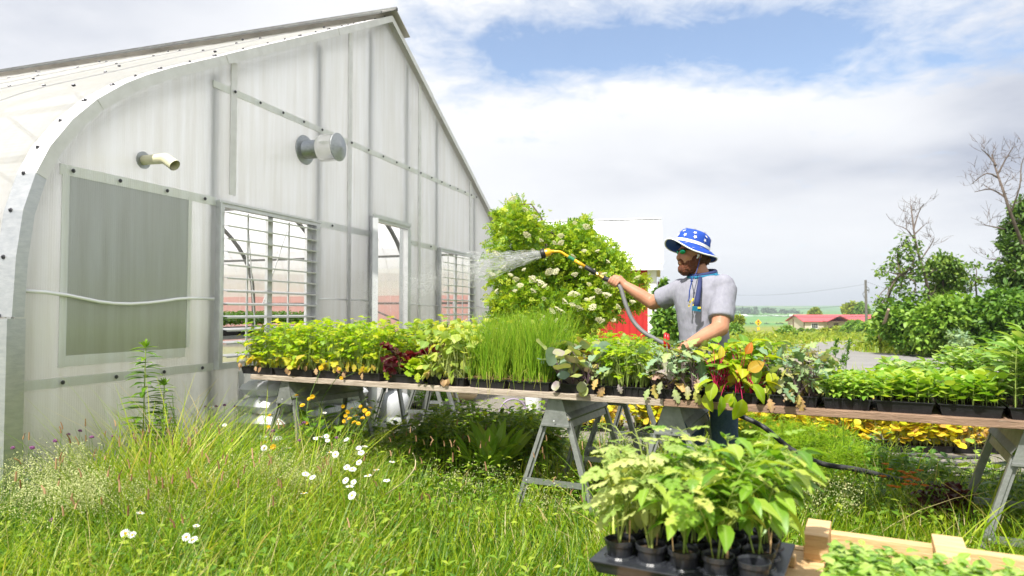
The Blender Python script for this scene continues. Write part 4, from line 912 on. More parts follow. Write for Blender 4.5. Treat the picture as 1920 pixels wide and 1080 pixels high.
# rear trays (second tables)
rear = [(.40, .80, 'celery', .30, 'rear tray of celery at the left end of the second table'), (.82, 1.22, 'vine', .36, 'rear tray of pale cucumber leaves, left one of three behind the lettuce'),
        (1.24, 1.64, 'vine', .38, 'rear tray of pale cucumber leaves, middle one of three'), (1.66, 2.06, 'vine', .37, 'rear tray of cucumber leaves with yellow ones, right one of three behind the chives'), (2.08, 2.44, 'celery', .28, 'rear tray of yellow-green celery right behind the chives'), (2.46, 2.84, 'mixgreen', .28, 'rear tray of bright green celery at the right end of the second table')]
for a, b, k, hh, lb in rear: tray(a, b, .74, .54, k, hh, lb, base=.775, group='plant trays on the rear tables', dens=.8)
rear2 = [(4.46, 4.76, 'bean', .13, 'rear tray of low bluish green plants behind the pointed seedlings'), (4.78, 5.08, 'bean', .22, 'rear tray of broad bean-like plants rising above the seedlings'), (5.1, 5.4, 'bean', .17, 'rear tray of lower bean-like plants behind the round-leaved seedlings'), (5.42, 5.8, 'nast', .16, 'rear tray of yellowing leaves at the right of the bean-like plants')]
for a, b, k, hh, lb in rear2: tray(a, b, .74, .54, k, hh, lb, base=.775, group='plant trays on the rear tables')
# trays standing on the gravel
gt = [(2.55, 6.55, 'nast', .34, 'gravel tray of yellow round leaves, leftmost in view under the plank'), (3.12, 6.4, 'nast', .35, 'gravel tray of yellow round leaves, second from the left'), (3.7, 6.2, 'nast', .33, 'gravel tray of yellow and green round leaves, left of the dried plants'), (4.25, 6.15, 'dry', .30, 'gravel tray of dried yellow-brown plants in the gap under the plank'), (4.85, 6.3, 'nast', .32, 'gravel tray of yellow plants right of the dried ones'),
      (5.45, 6.4, 'nast', .32, 'gravel tray of yellow plants at the far right under the plank'), (3.0, 7.3, 'nast', .38, 'second row gravel tray of yellow plants behind the leftmost one'), (3.7, 7.2, 'dry', .36, 'second row gravel tray of browning plants in the middle'), (4.4, 7.0, 'nast', .38, 'second row gravel tray of yellow plants at the right'), (.9, 7.3, 'dry', .25, 'small gravel tray of reddish dried plants behind the rear sawhorse'), (1.55, 7.2, 'nast', .36, 'gravel tray of bright leaves seen between sawhorse and jeans'), (2.1, 6.9, 'nast', .34, 'gravel tray of yellow leaves just right of the jeans')]
for x, y, k, hh, lb in gt: tray(0, .56, 0, .30, k, hh, lb, loc=(x, y, .012), rz=-.15+random.uniform(-.1, .1), group='plant trays on the gravel', dens=.8)

# specific chard leaves hanging far over the plank belong to the chard tray
chard = [o for o in bpy.data.objects if o.get('label', '').startswith('tray of chard')][0]
lf = Fol(); ss = Fol()
def wpt(px, py, p): 
    t = t_of(px, p); q = TS+TD*t+TN*p; v = at(px, py, q.y); return np.array(v)[None]
def add_leaf(px0, py0, px1, py1, px2, py2, tpl, tint, wd=.8, p=-.04, base=True, stem=.003):
    A = wpt(px0, py0, .03); B_ = wpt(px1, py1, p); C_ = wpt(px2, py2, p); 
    ss.strips(A, (A+B_)/2+[0, 0, .03], B_, stem, stem*.7, 5, .8)
    lf.scatter(tpl, B_, C_-B_, np.array([[.25, -1., .35]]), np.linalg.norm(C_-B_), tint, wd)
add_leaf(1385, 712, 1392, 748, 1384, 792, T_OVW, .5, .95); add_leaf(1365, 715, 1352, 742, 1356, 782, T_OVW, .35, .6); add_leaf(1400, 715, 1412, 720, 1440, 752, T_OVW, .4, .75)
add_leaf(1385, 712, 1402, 694, 1432, 680, T_OVW, .9, 1.); add_leaf(1385, 712, 1378, 695, 1409, 702, T_OVW, .95, .6); add_leaf(1392, 705, 1398, 664, 1412, 644, T_OVW, 1.02, .9); add_leaf(1350, 705, 1350, 672, 1357, 650, T_OVW, .78, .9)
cm = Matrix(W[chard.name])
for f, nm, g_ in ((lf, 'hanging_leaves', 'chard'), (ss, 'hanging_stems', 'redstem')): f.build(nm, G[g_], chard)
# ------------------------------------------------------------------ foreground bench with potted peppers and basil
def bench():
    rt = empty('slatted_bench', (0, 0, 0), 0, 'low bench of fresh pine slats in the right foreground', 'bench'); h = .567
    def bx(t0, t1, p0, p1, z0, z1, nm='slat'):
        m = MB(); m.box(((t0+t1)/2, (p0+p1)/2, (z0+z1)/2), (abs(t1-t0), abs(p1-p0), z1-z0)); return m.build(nm, pine, rt, bevel=.002)
    bx(4.30, 5.9, -1.60, -1.56, h-.03, h+.052, 'rail'); bx(3.70, 5.9, -2.42, -2.38, h-.09, h, 'rail'); bx(3.70, 4.28, -1.63, -1.59, h-.05, h+.0, 'rail')
    for t in (3.80, 4.0, 4.2, 4.42, 4.62, 4.82, 5.02): bx(t, t+.09, -2.37, -1.64, h-.022, h, 'slat')
    bx(4.235, 4.30, -1.72, -1.55, h+.0, h+.075, 'stake_block'); bx(4.56, 4.635, -1.76, -1.56, h+.054, h+.08, 'stake_block'); bx(4.86, 4.93, -1.7, -1.55, h+.054, h+.085, 'stake_block')
    bx(4.10, 4.26, -1.95, -1.92, h-.0, h+.02, 'slat'); bx(4.05, 4.22, -1.80, -1.77, h+.002, h+.03, 'slat')
    for t in (3.76, 4.8, 5.8):
        for p in (-1.63, -2.37): bx(t, t+.05, p-.02, p+.02, 0, h-.092, 'leg')
    c = Vector((TS.x, TS.y, 0)); rt.location = c; rt.rotation_euler = (0, 0, TA); W[rt.name] = Matrix.Translation(c) @ Matrix.Rotation(TA, 4, 'Z')
bench()
pot_m = mat('black pot plastic', (.018, .02, .026), (.03, .033, .04), 30, .33, 0, .1, spec=.5)
def pot_tray():
    t0, p0, nx, ny, ps = 3.735, -2.10, 5, 4, .088; c = T(t0, p0, .570); w, d = nx*ps+.03, ny*ps+.03
    rt = empty('pot_tray', c, TA, 'black moulded carrying tray holding rows of potted peppers', 'pot tray'); W[rt.name] = Matrix.Identity(4)
    m = MB(); m.hexa([(0.01, .01, 0), (w-.01, .01, 0), (w-.01, d-.01, 0), (.01, d-.01, 0), (-.005, -.005, .035), (w+.005, -.005, .035), (w+.005, d+.005, .035), (-.005, d+.005, .035)])
    m.hexa([(-.007, -.007, .031), (w+.007, -.007, .031), (w+.007, d+.007, .031), (-.007, d+.007, .031), (-.007, -.007, .037), (w+.007, -.007, .037), (w+.007, d+.007, .037), (-.007, d+.007, .037)])
    for i in range(nx):
        for j in range(ny): m.lathe((.015+ps*(i+.5), .015+ps*(j+.5), .037), [(.043, 0), (.041, .006), (.035, .006)], 14)
    m.build('tray_shell', pot_m, rt, bevel=.002)
    ords = ['front row', 'second row', 'third row', 'back row']; cols = ['leftmost', 'second from left', 'middle', 'second from right', 'rightmost']
    Mw = Matrix.Translation(c) @ Matrix.Rotation(TA, 4, 'Z')
    for j in range(ny):
        for i in range(nx):
            empty_pot = (i == 4 and j == 0); x, y = .015+ps*(i+.5), .015+ps*(j+.5)
            look = 'limp pale tomato' if i < 2 else 'glossy green pepper'
            lb = 'empty black pot at the right end of the front row of pots' if empty_pot else f'potted {look}, {cols[i]} in the {ords[j]} of the black tray'
            pr = empty('plant_pot', (0, 0, 0), 0, lb, 'plant pot', 'potted peppers in the carrying tray')
            m = MB(); m.lathe((0, 0, 0), [(.001, 0), (.028, 0), (.038, .062), (.0415, .064), (.0425, .076), (.040, .077), (.037, .07), (.034, .04)], 22, close=False); m.build('pot', pot_m, pr, smooth=False)
            m = MB(); m.lathe((0, 0, .062 if not empty_pot else .02), [(.0375 if not empty_pot else .028, 0), (.02, .004), (.001, .003)], 22, close=False); m.build('soil', soil, pr)
            if not empty_pot:
                a = Fol(); s = Fol(); hh = random.uniform(.21, .30); B = np.array([[0, 0, .062]])
                if i < 2:
                    for q in range(2): upright(a, s, B+rdir(1)*[[.012, .012, 0]], hh*.95, 9, .085, T_TOM, (.2, 1), .26, .8, .0035, .5, .25, 1, .2, wid=.9, pet=.5, curve=np.array([.25*(1 if i == 0 and j == 0 else -.2), 0, 0]))
                    rosette(a, s, B, 7, .16, .07, .065, T_OV, .7, (.4, 1), .4, .0016, .5)
                else:
                    upright(a, s, B, hh, 10, .086, T_OVW, (0, .95), .2, .55, .0032, .3, .25, 2, .2, wid=.66, pet=.45); upright(a, s, B+[[.008, .01, 0]], hh*.85, 8, .072, T_OVW, (.1, 1), .28, .5, .0026, .3, .3, 2, .2, wid=.62, pet=.45)
                    if (i+j) % 2: upright(a, s, B-[[.01, .01, 0]], hh*1.05, 8, .075, T_TOM, (.3, 1), .3, .6, .0026, .4, .4, 2, .1, wid=1., pet=.5)
                a.build('foliage', G['tomato' if i < 2 else 'pepper'], pr); s.build('stems', G['stem'], pr)
                m = MB(); an = random.uniform(0, 6.28); m.beam((.026*math.cos(an), .026*math.sin(an), .04), (.028*math.cos(an)+random.uniform(-.01, .01), .028*math.sin(an), .125), .008, .003); m.build('stake', pine, pr)
            v = Mw @ Vector((x, y, .008+(0 if not empty_pot else -.0))); pr.location = v; pr.rotation_euler = (0, 0, random.uniform(0, 6.28)*0+TA)
pot_tray()
tray(4.31, 4.84, -2.40, .54, 'basil', .06, 'tray of dense glossy basil at the bottom right corner on the pine bench', base=.570, group='plant trays on the pine bench')
tray(4.86, 5.40, -2.40, .54, 'basil', .06, 'second basil tray on the pine bench, cut off by the right edge', base=.570, group='plant trays on the pine bench')

# ------------------------------------------------------------------ sacks, drum, bowl, reel, hoses, crates
sack_m = mat('white woven sack', (.70, .71, .74), (.60, .62, .67), 5, .5, 0, .35, bscale=18)
def sack(s, o, z, lx, ly, lz, rz, label):
    c = gw(s, -o, z+lz/2); n1, n2 = 34, 26; m = MB(); ph = random.uniform(0, 9)
    for sg in (1, -1):
        vs = []
        for j in range(n2+1):
            for i in range(n1+1):
                u, v = -1+2*i/n1, -1+2*j/n2; b = max(0, 1-u**6)**.55*max(0, 1-v**4)**.5
                x = u*lx/2*(1-.05*v*v*v*v); y = v*ly/2*(1-.08*u**4); zz = sg*lz/2*b+.014*b*math.sin(7*u+3*v+ph)*math.cos(5*v-2*u+ph)+.008*b*math.sin(19*u*v+ph)
                if sg < 0: zz = max(zz, -lz/2*.85)
                vs.append((x, y, zz))
        f = [(j*(n1+1)+i, j*(n1+1)+i+1, (j+1)*(n1+1)+i+1, (j+1)*(n1+1)+i) for j in range(n2) for i in range(n1)]
        m.add(vs, f if sg > 0 else [q[::-1] for q in f])
    Mx = Matrix.Translation(c) @ Matrix.Rotation(GA+rz, 4, 'Z'); m.v = [tuple(Mx @ Vector(v)) for v in m.v]
    rt = empty('sack', c, 0, label, 'sack', 'white sacks stacked by the greenhouse wall'); W[rt.name] = Matrix.Translation(c); m.build('sack_body', sack_m, rt, smooth=True)
nm_ = ['bottom', 'second', 'third', 'fourth', 'topmost']
for k in range(5): sack(2.12+.03*math.sin(k*2), .36, .01+.135*k, .74, .50, .155, .08*math.sin(k*3+1), f'{nm_[k]} white sack of the stack nearest the left vent')
for k in range(4): sack(2.86+.03*math.sin(k*2), .36, .01+.13*k, .68, .50, .15, .1*math.sin(k*2), f'{nm_[k] if k < 3 else "topmost"} white sack of the lower stack, behind the left sawhorse')
def lathe_thing(name, c, prof, mt, label, cat, part, n=24, extra=None):
    rt = empty(name, c, 0, label, cat); m = MB(); m.lathe(c, prof, n, close=False); m.build(part, mt, rt, smooth=True); return rt
c = on(738, 800); dr = lathe_thing('plastic_drum', c, [(.001, 0), (.16, 0), (.18, .03), (.18, .12), (.172, .13), (.18, .14), (.18, .30), (.15, .36), (.07, .385), (.06, .43), (.001, .43)], mat('grey white plastic', (.62, .64, .66), (.52, .54, .56), 4, .4), 'pale grey plastic drum on the ground between the rear sawhorses', 'drum', 'drum_body')
m = MB(); m.lathe(c+Vector((0, 0, .43)), [(.068, -.02), (.068, .03), (.001, .032)], 16); m.build('lid', mat('grey lid', (.25, .26, .27)), dr)
c = on(862, 752); lathe_thing('basin', c, [(.001, 0), (.16, .0), (.24, .06), (.26, .11), (.245, .115), (.2, .05), (.001, .03)], mat('tan plastic', (.56, .43, .26), (.48, .36, .2), 4, .5), 'tan round basin lying on the gravel beyond the table', 'basin', 'basin_body')
def reel():
    c = on(962, 803)+Vector((0, 0, .17)); rt = empty('hose_reel', (c.x, c.y, 0), .2, 'mauve hose reel wheel standing on the gravel behind the front table', 'hose reel'); pm = mat('mauve plastic', (.36, .29, .40), (.30, .24, .34), 8, .45)
    W[rt.name] = Matrix.Identity(4)
    def P(x, z, y=0): return (x, y, .17+z)
    m = MB(); m.tube([P(.15*math.cos(a), .15*math.sin(a)) for a in np.linspace(0, 2*math.pi, 33)], .011, 8, cap=False); m.build('rim', pm, rt, smooth=True)
    for a in (0.3, 0.3+2.09, .3+4.19): m = MB(); m.tube([P(.04*math.cos(a), .04*math.sin(a)), P(.15*math.cos(a), .15*math.sin(a))], .008, 6); m.build('spoke', pm, rt)
    m = MB(); m.lathe((0, .02, .17), [(.05, 0), (.055, .02), (.03, .04), (.018, .05), (.018, .13), (.001, .135)], 18, (0, -1, 0)); m.build('hub', pm, rt, smooth=False)
    m = MB(); m.tube([(0, .0, .17), (.3, .1, .17)], .012, 6); m.beam((-.07, .1, .0), (0, .08, .17), .02, .02); m.beam((.12, .1, 0), (.02, .08, .17), .02, .02); m.build('stand', galv, rt)
reel()
c = on(1000, 772); rt = empty('bucket', c, 0, 'small white box-shaped bucket on the gravel left of the middle sawhorse', 'bucket')
m = MB(); m.lathe(c, [(.001, 0), (.09, 0), (.11, .22), (.115, .225), (.105, .225), (.09, .02)], 20, close=False); m.build('bucket_body', whb, rt)
hose_m = mat('dark rubber hose', (.035, .035, .038), (.055, .055, .055), 20, .5, 0, .05); hose_g = mat('grey rubber hose', (.13, .13, .13), (.17, .17, .17), 20, .5)
def smooth_pts(P, k=8):
    P = [Vector(p) for p in P]; out = []
    for i in range(len(P)-1):
        a, b, c_, d = P[max(i-1, 0)], P[i], P[i+1], P[min(i+2, len(P)-1)]
        for j in range(k):
            t = j/k; out.append(.5*((2*b)+(c_-a)*t+(2*a-5*b+4*c_-d)*t*t+(3*b-a-3*c_+d)*t**3))
    return out+[P[-1]]
def hose(P, r, label, mt=hose_m): m = MB(); m.tube(smooth_pts(P), r, 10); return m.build('garden_hose', mt, smooth=True, label=label, cat='hose', group='garden hoses')
hose([at(1345, 770, 4.75), at(1385, 779, 4.7), at(1432, 801, 4.6), at(1483, 842, 4.5), at(1540, 869, 4.45), at(1610, 881, 4.45), at(1700, 902, 4.5), at(1790, 909, 4.6), at(1850, 902, 4.7), at(1960, 890, 4.9)], .0165, 'thick black hose looping over the ferny plants at the right')
hose([on(700, 757, .02), on(772, 762, .02), on(820, 771, .02), on(862, 768, .02), on(884, 765, .03), on(902, 768, .02), on(920, 775, .02), on(935, 781, .02)], .02, 'dark hose on the gravel between drum and reel')
hose([on(1690, 851, .02), on(1740, 855, .02), on(1800, 858, .02), on(1850, 856, .02)], .016, 'straight dark hose on the gravel below the dried plants, upper one')
hose([on(1710, 865, .02), on(1770, 869, .02), on(1830, 871, .02), on(1900, 869, .02)], .016, 'straight dark hose on the gravel below the dried plants, lower one')
def crate(px, py, w, d, rz, label):
    c = on(px, py); rt = empty('empty_crate', (0, 0, 0), 0, label, 'crate', 'empty black crates on the gravel'); m = MB()
    for z in (.012, .07): 
        for y in (0, d): m.box((0, y, z), (w, .008, .016))
        for x in (-w/2, w/2): m.box((x, d/2, z), (.008, d-.012, .016))
    for i in range(9):
        x = -w/2+w*i/8
        for y in (.001, d-.001): m.box((x, y, .04), (.008, .006, .05))
        m.box((x, d/2, .0065), (.006, d-.02, .008))
    for j in range(6): m.box((0, d*(j+.5)/6, .004), (w-.02, .006, .0065))
    m.build('lattice', black_pl, rt); rt.location = c; rt.rotation_euler = (0, 0, rz)
crate(1795, 912, .52, .28, -.2, 'empty black lattice crate under the right plank, left one'); crate(1880, 921, .52, .28, .25, 'empty black lattice crate under the right plank, right one by the sawhorse leg'); crate(1830, 945, .4, .25, -.5, 'empty black lattice crate nearest the camera, half in the grass')
# inside the greenhouse: bench with potted seedlings behind the first vent
def inner(s0, s1, y0, label, lb2):
    rt = empty('greenhouse_bench', gw((s0+s1)/2, y0, 0), 0, label, 'bench', 'benches inside the greenhouse'); m = MB()
    m.hexa([gw(s0, y0, .98), gw(s1, y0, .98), gw(s1, y0+1.1, .98), gw(s0, y0+1.1, .98), gw(s0, y0, 1.02), gw(s1, y0, 1.02), gw(s1, y0+1.1, 1.02), gw(s0, y0+1.1, 1.02)]); m.build('bench_top', galv, rt)
    for s in (s0+.1, s1-.1):
        for y in (y0+.05, y0+1.05): m = MB(); m.beam(gw(s, y, 0), gw(s, y, .98), .05, .05); m.build('leg', galv, rt)
    k = 0; n_ = int((s1-s0)/.5)
    for i in range(n_):
        for j in range(2):
            q = gw(s0+.27+i*.5, y0+.28+j*.52, 1.021); tr = empty('plant_tray', (0, 0, 0), 0, lb2, 'plant tray', 'trays of seedlings '+label[-34:])
            m = MB(); m.box((0, 0, .035), (.46, .48, .07)); m.build('tray_shell', black_pl, tr); a = Fol(); s = Fol(); upright(a, s, grid(.44, .46, 8, 8, .06, .3, -.23), .17*rnd(64, .8, 1.2), 4, .06, T_OV, (0, .7), .12, .1, .002); a.build('foliage', G['dark'], tr); tr.location = q; tr.rotation_euler = (0, 0, GA)
inner(2.3, 5.3, 1.1, 'steel bench inside the greenhouse behind the left vent', 'black tray of dark green seedlings on the bench seen through the left vent')
# ================================================================== person
def person():
    skin = mat('tanned skin', (.50, .25, .155), (.42, .19, .11), 9, .5, 0, .15, spec=.35)
    grey = mat('heather grey cotton', (.30, .30, .35), (.25, .25, .30), 60, .85, 0, .8, spec=.1, bscale=9, bdist=.02, stretch=(1, 1, .45))
    denim = mat('blue denim', (.05, .09, .17), (.08, .13, .22), 40, .85, 0, .3); hairm = mat('dark brown hair', (.055, .022, .010), (.10, .04, .015), 60, .6, 0, 1., bscale=160)
    beardm = mat('red brown beard', (.16, .045, .015), (.09, .028, .012), 50, .6, 0, 1., bscale=150)
    hatm = mat('royal blue hat cloth', (.010, .07, .42), (.008, .05, .34), 8, .75, 0, .2); white = mat('white hat trim', (.82, .82, .85), (.74, .74, .78), 9, .7)
    navy = mat('navy cloth', (.02, .03, .10), (.03, .04, .13), 14, .8); navyin = navy; teal = mat('teal cloth', (.01, .15, .27), (.015, .20, .33), 14, .7); yel = mat('yellow print', (.75, .55, .05), (.65, .5, .06), 30, .8)
    blk = mat('black frame', (.015, .015, .017), None, 5, .3); lens = mat('green mirror lens', (.02, .40, .18), (.02, .30, .25), 6, .08, .85)
    UZ = Vector((0, 0, 1))
    root = empty('person', (1.30, 4.6, 0), 0, 'bearded man in grey T-shirt and blue star-print hat, watering plants', 'person')
    def loft(m, rings, n=20, cap=True):
        """rings: centre, half width vector, half depth vector"""
        base = len(m.v)
        for c, a, b in rings:
            for j in range(n):
                t = 2*math.pi*j/n; m.v.append(tuple(Vector(c)+Vector(a)*math.cos(t)+Vector(b)*math.sin(t)))
        for i in range(len(rings)-1):
            for j in range(n): p = base+i*n+j; q = base+i*n+(j+1) % n; m.f.append((p, q, q+n, p+n)); m.m.append(0)
        if cap:
            for i in (0, len(rings)-1): m.f.append(tuple(base+i*n+j for j in range(n))); m.m.append(0)
    def eb(m, c, r, ax, n=16, k=12):
        base = len(m.v)
        for i in range(k+1):
            t = math.pi*i/k
            for j in range(n):
                a = 2*math.pi*j/n; m.v.append(tuple(Vector(c)+ax[0]*r[0]*math.sin(t)*math.cos(a)+ax[1]*r[1]*math.sin(t)*math.sin(a)+ax[2]*r[2]*math.cos(t)))
        for i in range(k):
            for j in range(n): p = base+i*n+j; q = base+i*n+(j+1) % n; m.f.append((p, p+n, q+n, q)); m.m.append(0)
    bf = Vector((-.75, -.66, 0)).normalized(); bl = Vector((-bf.y, bf.x, 0))      # facing, his left
    if bl.y > 0: bl = -bl
    C = Vector((1.275, 4.6, 0))
    shL = Vector((1.392, 4.47, 1.44)); shR = Vector((1.165, 4.73, 1.43))
    elR = at(1224, 568, 4.88); wrR = at(1172, 535, 4.95); elL = at(1350, 615, 4.36); wrL = at(1294, 645, 4.20)
    # ---- body surface
    m = MB()
    loft(m, [((1.33, 4.6, .82), bl*.15, bf*.10), ((1.30, 4.6, 1.05), bl*.15, bf*.10), ((1.28, 4.6, 1.30), bl*.17, bf*.11), ((1.28, 4.6, 1.44), bl*.15, bf*.09), ((1.285, 4.6, 1.50), bl*.07, bf*.06)])
    m.tube([(1.29, 4.6, 1.44), (1.275, 4.6, 1.52), at(1306, 498, 4.6)], [.070, .062, .060], 14)
    for a, b, r in ((shR, elR, [.062, .058, .052]), (elR, wrR, [.050, .046, .033]), (shL, elL, [.064, .062, .055]), (elL, wrL, [.053, .047, .034])):
        m.tube([a, a.lerp(b, .5), b], r, 14)
    eb(m, elR, (.052, .050, .050), (Vector((1, 0, 0)), Vector((0, 1, 0)), UZ)); eb(m, elL, (.056, .054, .054), (Vector((1, 0, 0)), Vector((0, 1, 0)), UZ)); eb(m, shL, (.06, .06, .06), (Vector((1, 0, 0)), Vector((0, 1, 0)), UZ)); eb(m, shR, (.06, .06, .06), (Vector((1, 0, 0)), Vector((0, 1, 0)), UZ))
    hip = Vector((1.33, 4.6, .90)); feet = [Vector((1.44, 4.50, .09)), Vector((1.22, 4.72, .09))]
    for s, ft in ((1, feet[0]), (-1, feet[1])):
        h = hip+bl*.09*s; k = h.lerp(ft, .5)+bf*.03; m.tube([h, k, ft], [.085, .062, .045], 12); m.tube([ft, ft+bf*.15-Vector((0, 0, .04))], [.045, .035], 10)
    # head
    hf = Vector((-.985, -.17, -.03)).normalized(); hs = Vector((.17, -.985, 0)).normalized(); hu = hs.cross(hf); hu = hu if hu.z > 0 else -hu
    HC = at(1299, 479, 4.6); ax = (hf, hs, hu)
    def H(a, b, c): return HC+hf*a+hs*b+hu*c
    eb(m, H(-.012, 0, .028), (.098, .078, .092), ax); eb(m, H(.030, 0, -.03), (.066, .062, .080), ax); eb(m, H(.036, 0, -.075), (.05, .047, .038), ax)
    m.tube([H(.086, 0, .030), H(.097, 0, .008), H(.108, 0, -.014)], [.009, .011, .014], 8); eb(m, H(.104, 0, -.019), (.015, .017, .011), ax, 8, 6); eb(m, H(.078, 0, .042), (.018, .055, .010), ax, 10, 6)
    eb(m, H(.088, 0, -.043), (.017, .024, .008), ax, 8, 6); eb(m, H(.086, 0, -.056), (.016, .022, .008), ax, 8, 6)
    for s in (-1, 1): eb(m, H(-.012, .079*s, .0), (.019, .010, .031), ax, 10, 8); eb(m, H(.05, .045*s, -.012), (.028, .022, .022), ax, 8, 6)
    # hands: right closed round the wand, left hanging low behind the leaves
    wa = (at(1095, 497, 4.98)-at(1150, 529, 4.95)).normalized()
    hc = at(1150, 529, 4.945); tow = (wrR-hc); tow = (tow-wa*tow.dot(wa)).normalized(); oth = wa.cross(tow).normalized()
    if oth.y > 0: oth = -oth
    pc = hc+tow*.028-wa*.012
    eb(m, pc+tow*.016, (.030, .043, .019), (tow, wa, oth)); m.tube([wrR, pc+tow*.025], [.031, .030], 12)
    for i in range(4):
        o = wa*(.030-.020*i); r0 = .022; pts = []
        for a in (10, 55, 100, 150, 200, 235-10*abs(i-1.5)): t = R(a); pts.append(hc+o+(tow*math.cos(t)+oth*math.sin(t))*(r0+.002))
        m.tube(pts, [.0098, .0096, .0092, .0088, .0082, .007], 8)
    m.tube([pc-wa*.0+tow*.012-oth*.008, hc-oth*.023+wa*.012, hc-oth*.020+wa*.045], [.014, .012, .009], 8)
    hl = (wrL-elL).normalized(); pL = wrL+hl*.045; m.tube([wrL, wrL+hl*.02, pL, pL+hl*.025], [.032, .034, .036, .03], 12)
    sd_ = hl.cross(UZ).normalized(); dn = hl.cross(sd_); dn = dn if dn.z < 0 else -dn
    for i in range(4):
        b0 = pL+hl*.03+sd_*(.026-.017*i); ln = (.030, .034, .032, .026)[i]; m.tube([b0, b0+hl*ln+dn*.008, b0+hl*ln*1.5+dn*.03, b0+hl*ln*1.5+dn*.055], [.0095, .009, .0085, .007], 8)
    m.tube([pL+sd_*.03, pL+sd_*.05+hl*.025+dn*.012, pL+sd_*.045+hl*.05+dn*.03], [.012, .011, .008], 8)
    body = m.build('body', skin, root, smooth=True)
    rm = body.modifiers.new('skin', 'REMESH'); rm.mode = 'VOXEL'; rm.voxel_size = .0055; rm.use_smooth_shade = True
    s_ = body.modifiers.new('smooth', 'SMOOTH'); s_.factor = .5; s_.iterations = 4
    # ---- T-shirt with folds
    m = MB(); rings = []
    for z, cx, w, d in ((.90, 1.325, .178, .138), (1.0, 1.31, .175, .140), (1.08, 1.295, .173, .142), (1.2, 1.282, .175, .140), (1.32, 1.272, .188, .135), (1.40, 1.272, .205, .125), (1.46, 1.275, .205, .105), (1.50, 1.280, .165, .092), (1.525, 1.286, .098, .080)):
        rings.append(((cx, 4.6, z), bl*w, bf*d))
    loft(m, rings, 28)
    def sleeve(a, b, k, r):
        e = a.lerp(b, k); m.tube([a+(a-b)*.02+Vector((0, 0, .0)), a.lerp(b, k*.35), a.lerp(b, k*.7), e], r, 18)
    sleeve(shL, elL, .78, [.080, .081, .081, .082]); sleeve(shR, elR, .72, [.074, .076, .077, .080])
    eb(m, shL+Vector((-.01, .0, .012)), (.080, .080, .078), (Vector((1, 0, 0)), Vector((0, 1, 0)), UZ)); eb(m, shR+Vector((.01, .0, .012)), (.080, .080, .074), (Vector((1, 0, 0)), Vector((0, 1, 0)), UZ))
    shirt = m.build('shirt', grey, root, smooth=True)
    rm = shirt.modifiers.new('cloth', 'REMESH'); rm.mode = 'VOXEL'; rm.voxel_size = .010; rm.use_smooth_shade = True
    s_ = shirt.modifiers.new('smooth', 'SMOOTH'); s_.factor = .6; s_.iterations = 7
    tx = bpy.data.textures.new('folds', 'CLOUDS'); tx.noise_scale = .075; dp = shirt.modifiers.new('folds', 'DISPLACE'); dp.texture = tx; dp.strength = .010; dp.mid_level = .5; dp.texture_coords = 'GLOBAL'
    m = MB(); 
    ca = C+bf*.145; 
    for i, (px, py, s) in enumerate(((1294, 566, .018), (1299, 562, .02), (1292, 573, .016), (1300, 572, .012))): 
        q = at(px, py, 4.437); m.box(q, (s*.6, .004, s), ax=(Vector((.66, -.75, 0)), bf, Vector((.3*(i % 2), 0, 1))))
    m.build('chest_print', yel, root)
    # ---- jeans
    m = MB(); loft(m, [((1.325, 4.6, 1.0), bl*.165, bf*.125), ((1.33, 4.6, .88), bl*.175, bf*.13), ((1.33, 4.6, .80), bl*.17, bf*.12)])
    for s, ft in ((1, feet[0]), (-1, feet[1])):
        h = hip+bl*.09*s+Vector((0, 0, -.03)); k = h.lerp(ft, .5)+bf*.03; m.tube([h, k, ft+Vector((0, 0, .0))], [.105, .085, .075], 14)
    j = m.build('jeans', denim, root, smooth=True); rm = j.modifiers.new('cloth', 'REMESH'); rm.mode = 'VOXEL'; rm.voxel_size = .014; rm.use_smooth_shade = True
    m = MB()
    for ft in feet: eb(m, ft+bf*.06-Vector((0, 0, .045)), (.145, .055, .045), (bf, bl, UZ)); eb(m, ft+Vector((0, 0, .0)), (.06, .058, .08), (bf, bl, UZ))
    m.build('boots', mat('brown boots', (.10, .06, .035), None, 10, .6), root, smooth=True)
    # ---- beard, hair
    m = MB(); eb(m, H(.062, 0, -.092), (.045, .046, .042), ax); eb(m, H(.060, 0, -.108), (.036, .034, .030), ax); eb(m, H(.098, 0, -.030), (.010, .028, .007), ax)
    for s in (-1, 1): eb(m, H(.035, .040*s, -.072), (.046, .028, .050), ax); eb(m, H(.008, .060*s, -.045), (.030, .020, .048), ax); eb(m, H(-.004, .070*s, -.008), (.014, .010, .040), ax); eb(m, H(.086, .024*s, -.046), (.012, .010, .018), ax)
    b = m.build('beard', beardm, root, smooth=True); rm = b.modifiers.new('r', 'REMESH'); rm.mode = 'VOXEL'; rm.voxel_size = .005; rm.use_smooth_shade = True
    t2 = bpy.data.textures.new('hair', 'CLOUDS'); t2.noise_scale = .012; dp = b.modifiers.new('d', 'DISPLACE'); dp.texture = t2; dp.strength = .012
    m = MB(); eb(m, H(-.045, 0, .0), (.070, .080, .075), ax); eb(m, H(-.075, .02, -.035), (.035, .05, .035), ax); h = m.build('hair', hairm, root, smooth=True)
    sb = h.modifiers.new('s', 'SUBSURF'); sb.levels = sb.render_levels = 2; dp = h.modifiers.new('d', 'DISPLACE'); dp.texture = t2; dp.strength = .02
    # ---- sunglasses
    m = MB(); 
    g = m
    for s in (-1, 1): g.tube([H(.098, .010*s, .036), H(.094, .035*s, .040), H(.080, .062*s, .038), H(.03, .081*s, .032), H(-.01, .083*s, .026)], [.004, .005, .006, .005, .004], 6)
    sg = m.build('sunglasses', blk, root)
    m = MB()
    for s in (-1, 1): eb(m, H(.088, .036*s, .026), (.010, .026, .018), ((hf+hs*.35*s).normalized(), (hs-hf*.45*s).normalized(), hu), 12, 8)
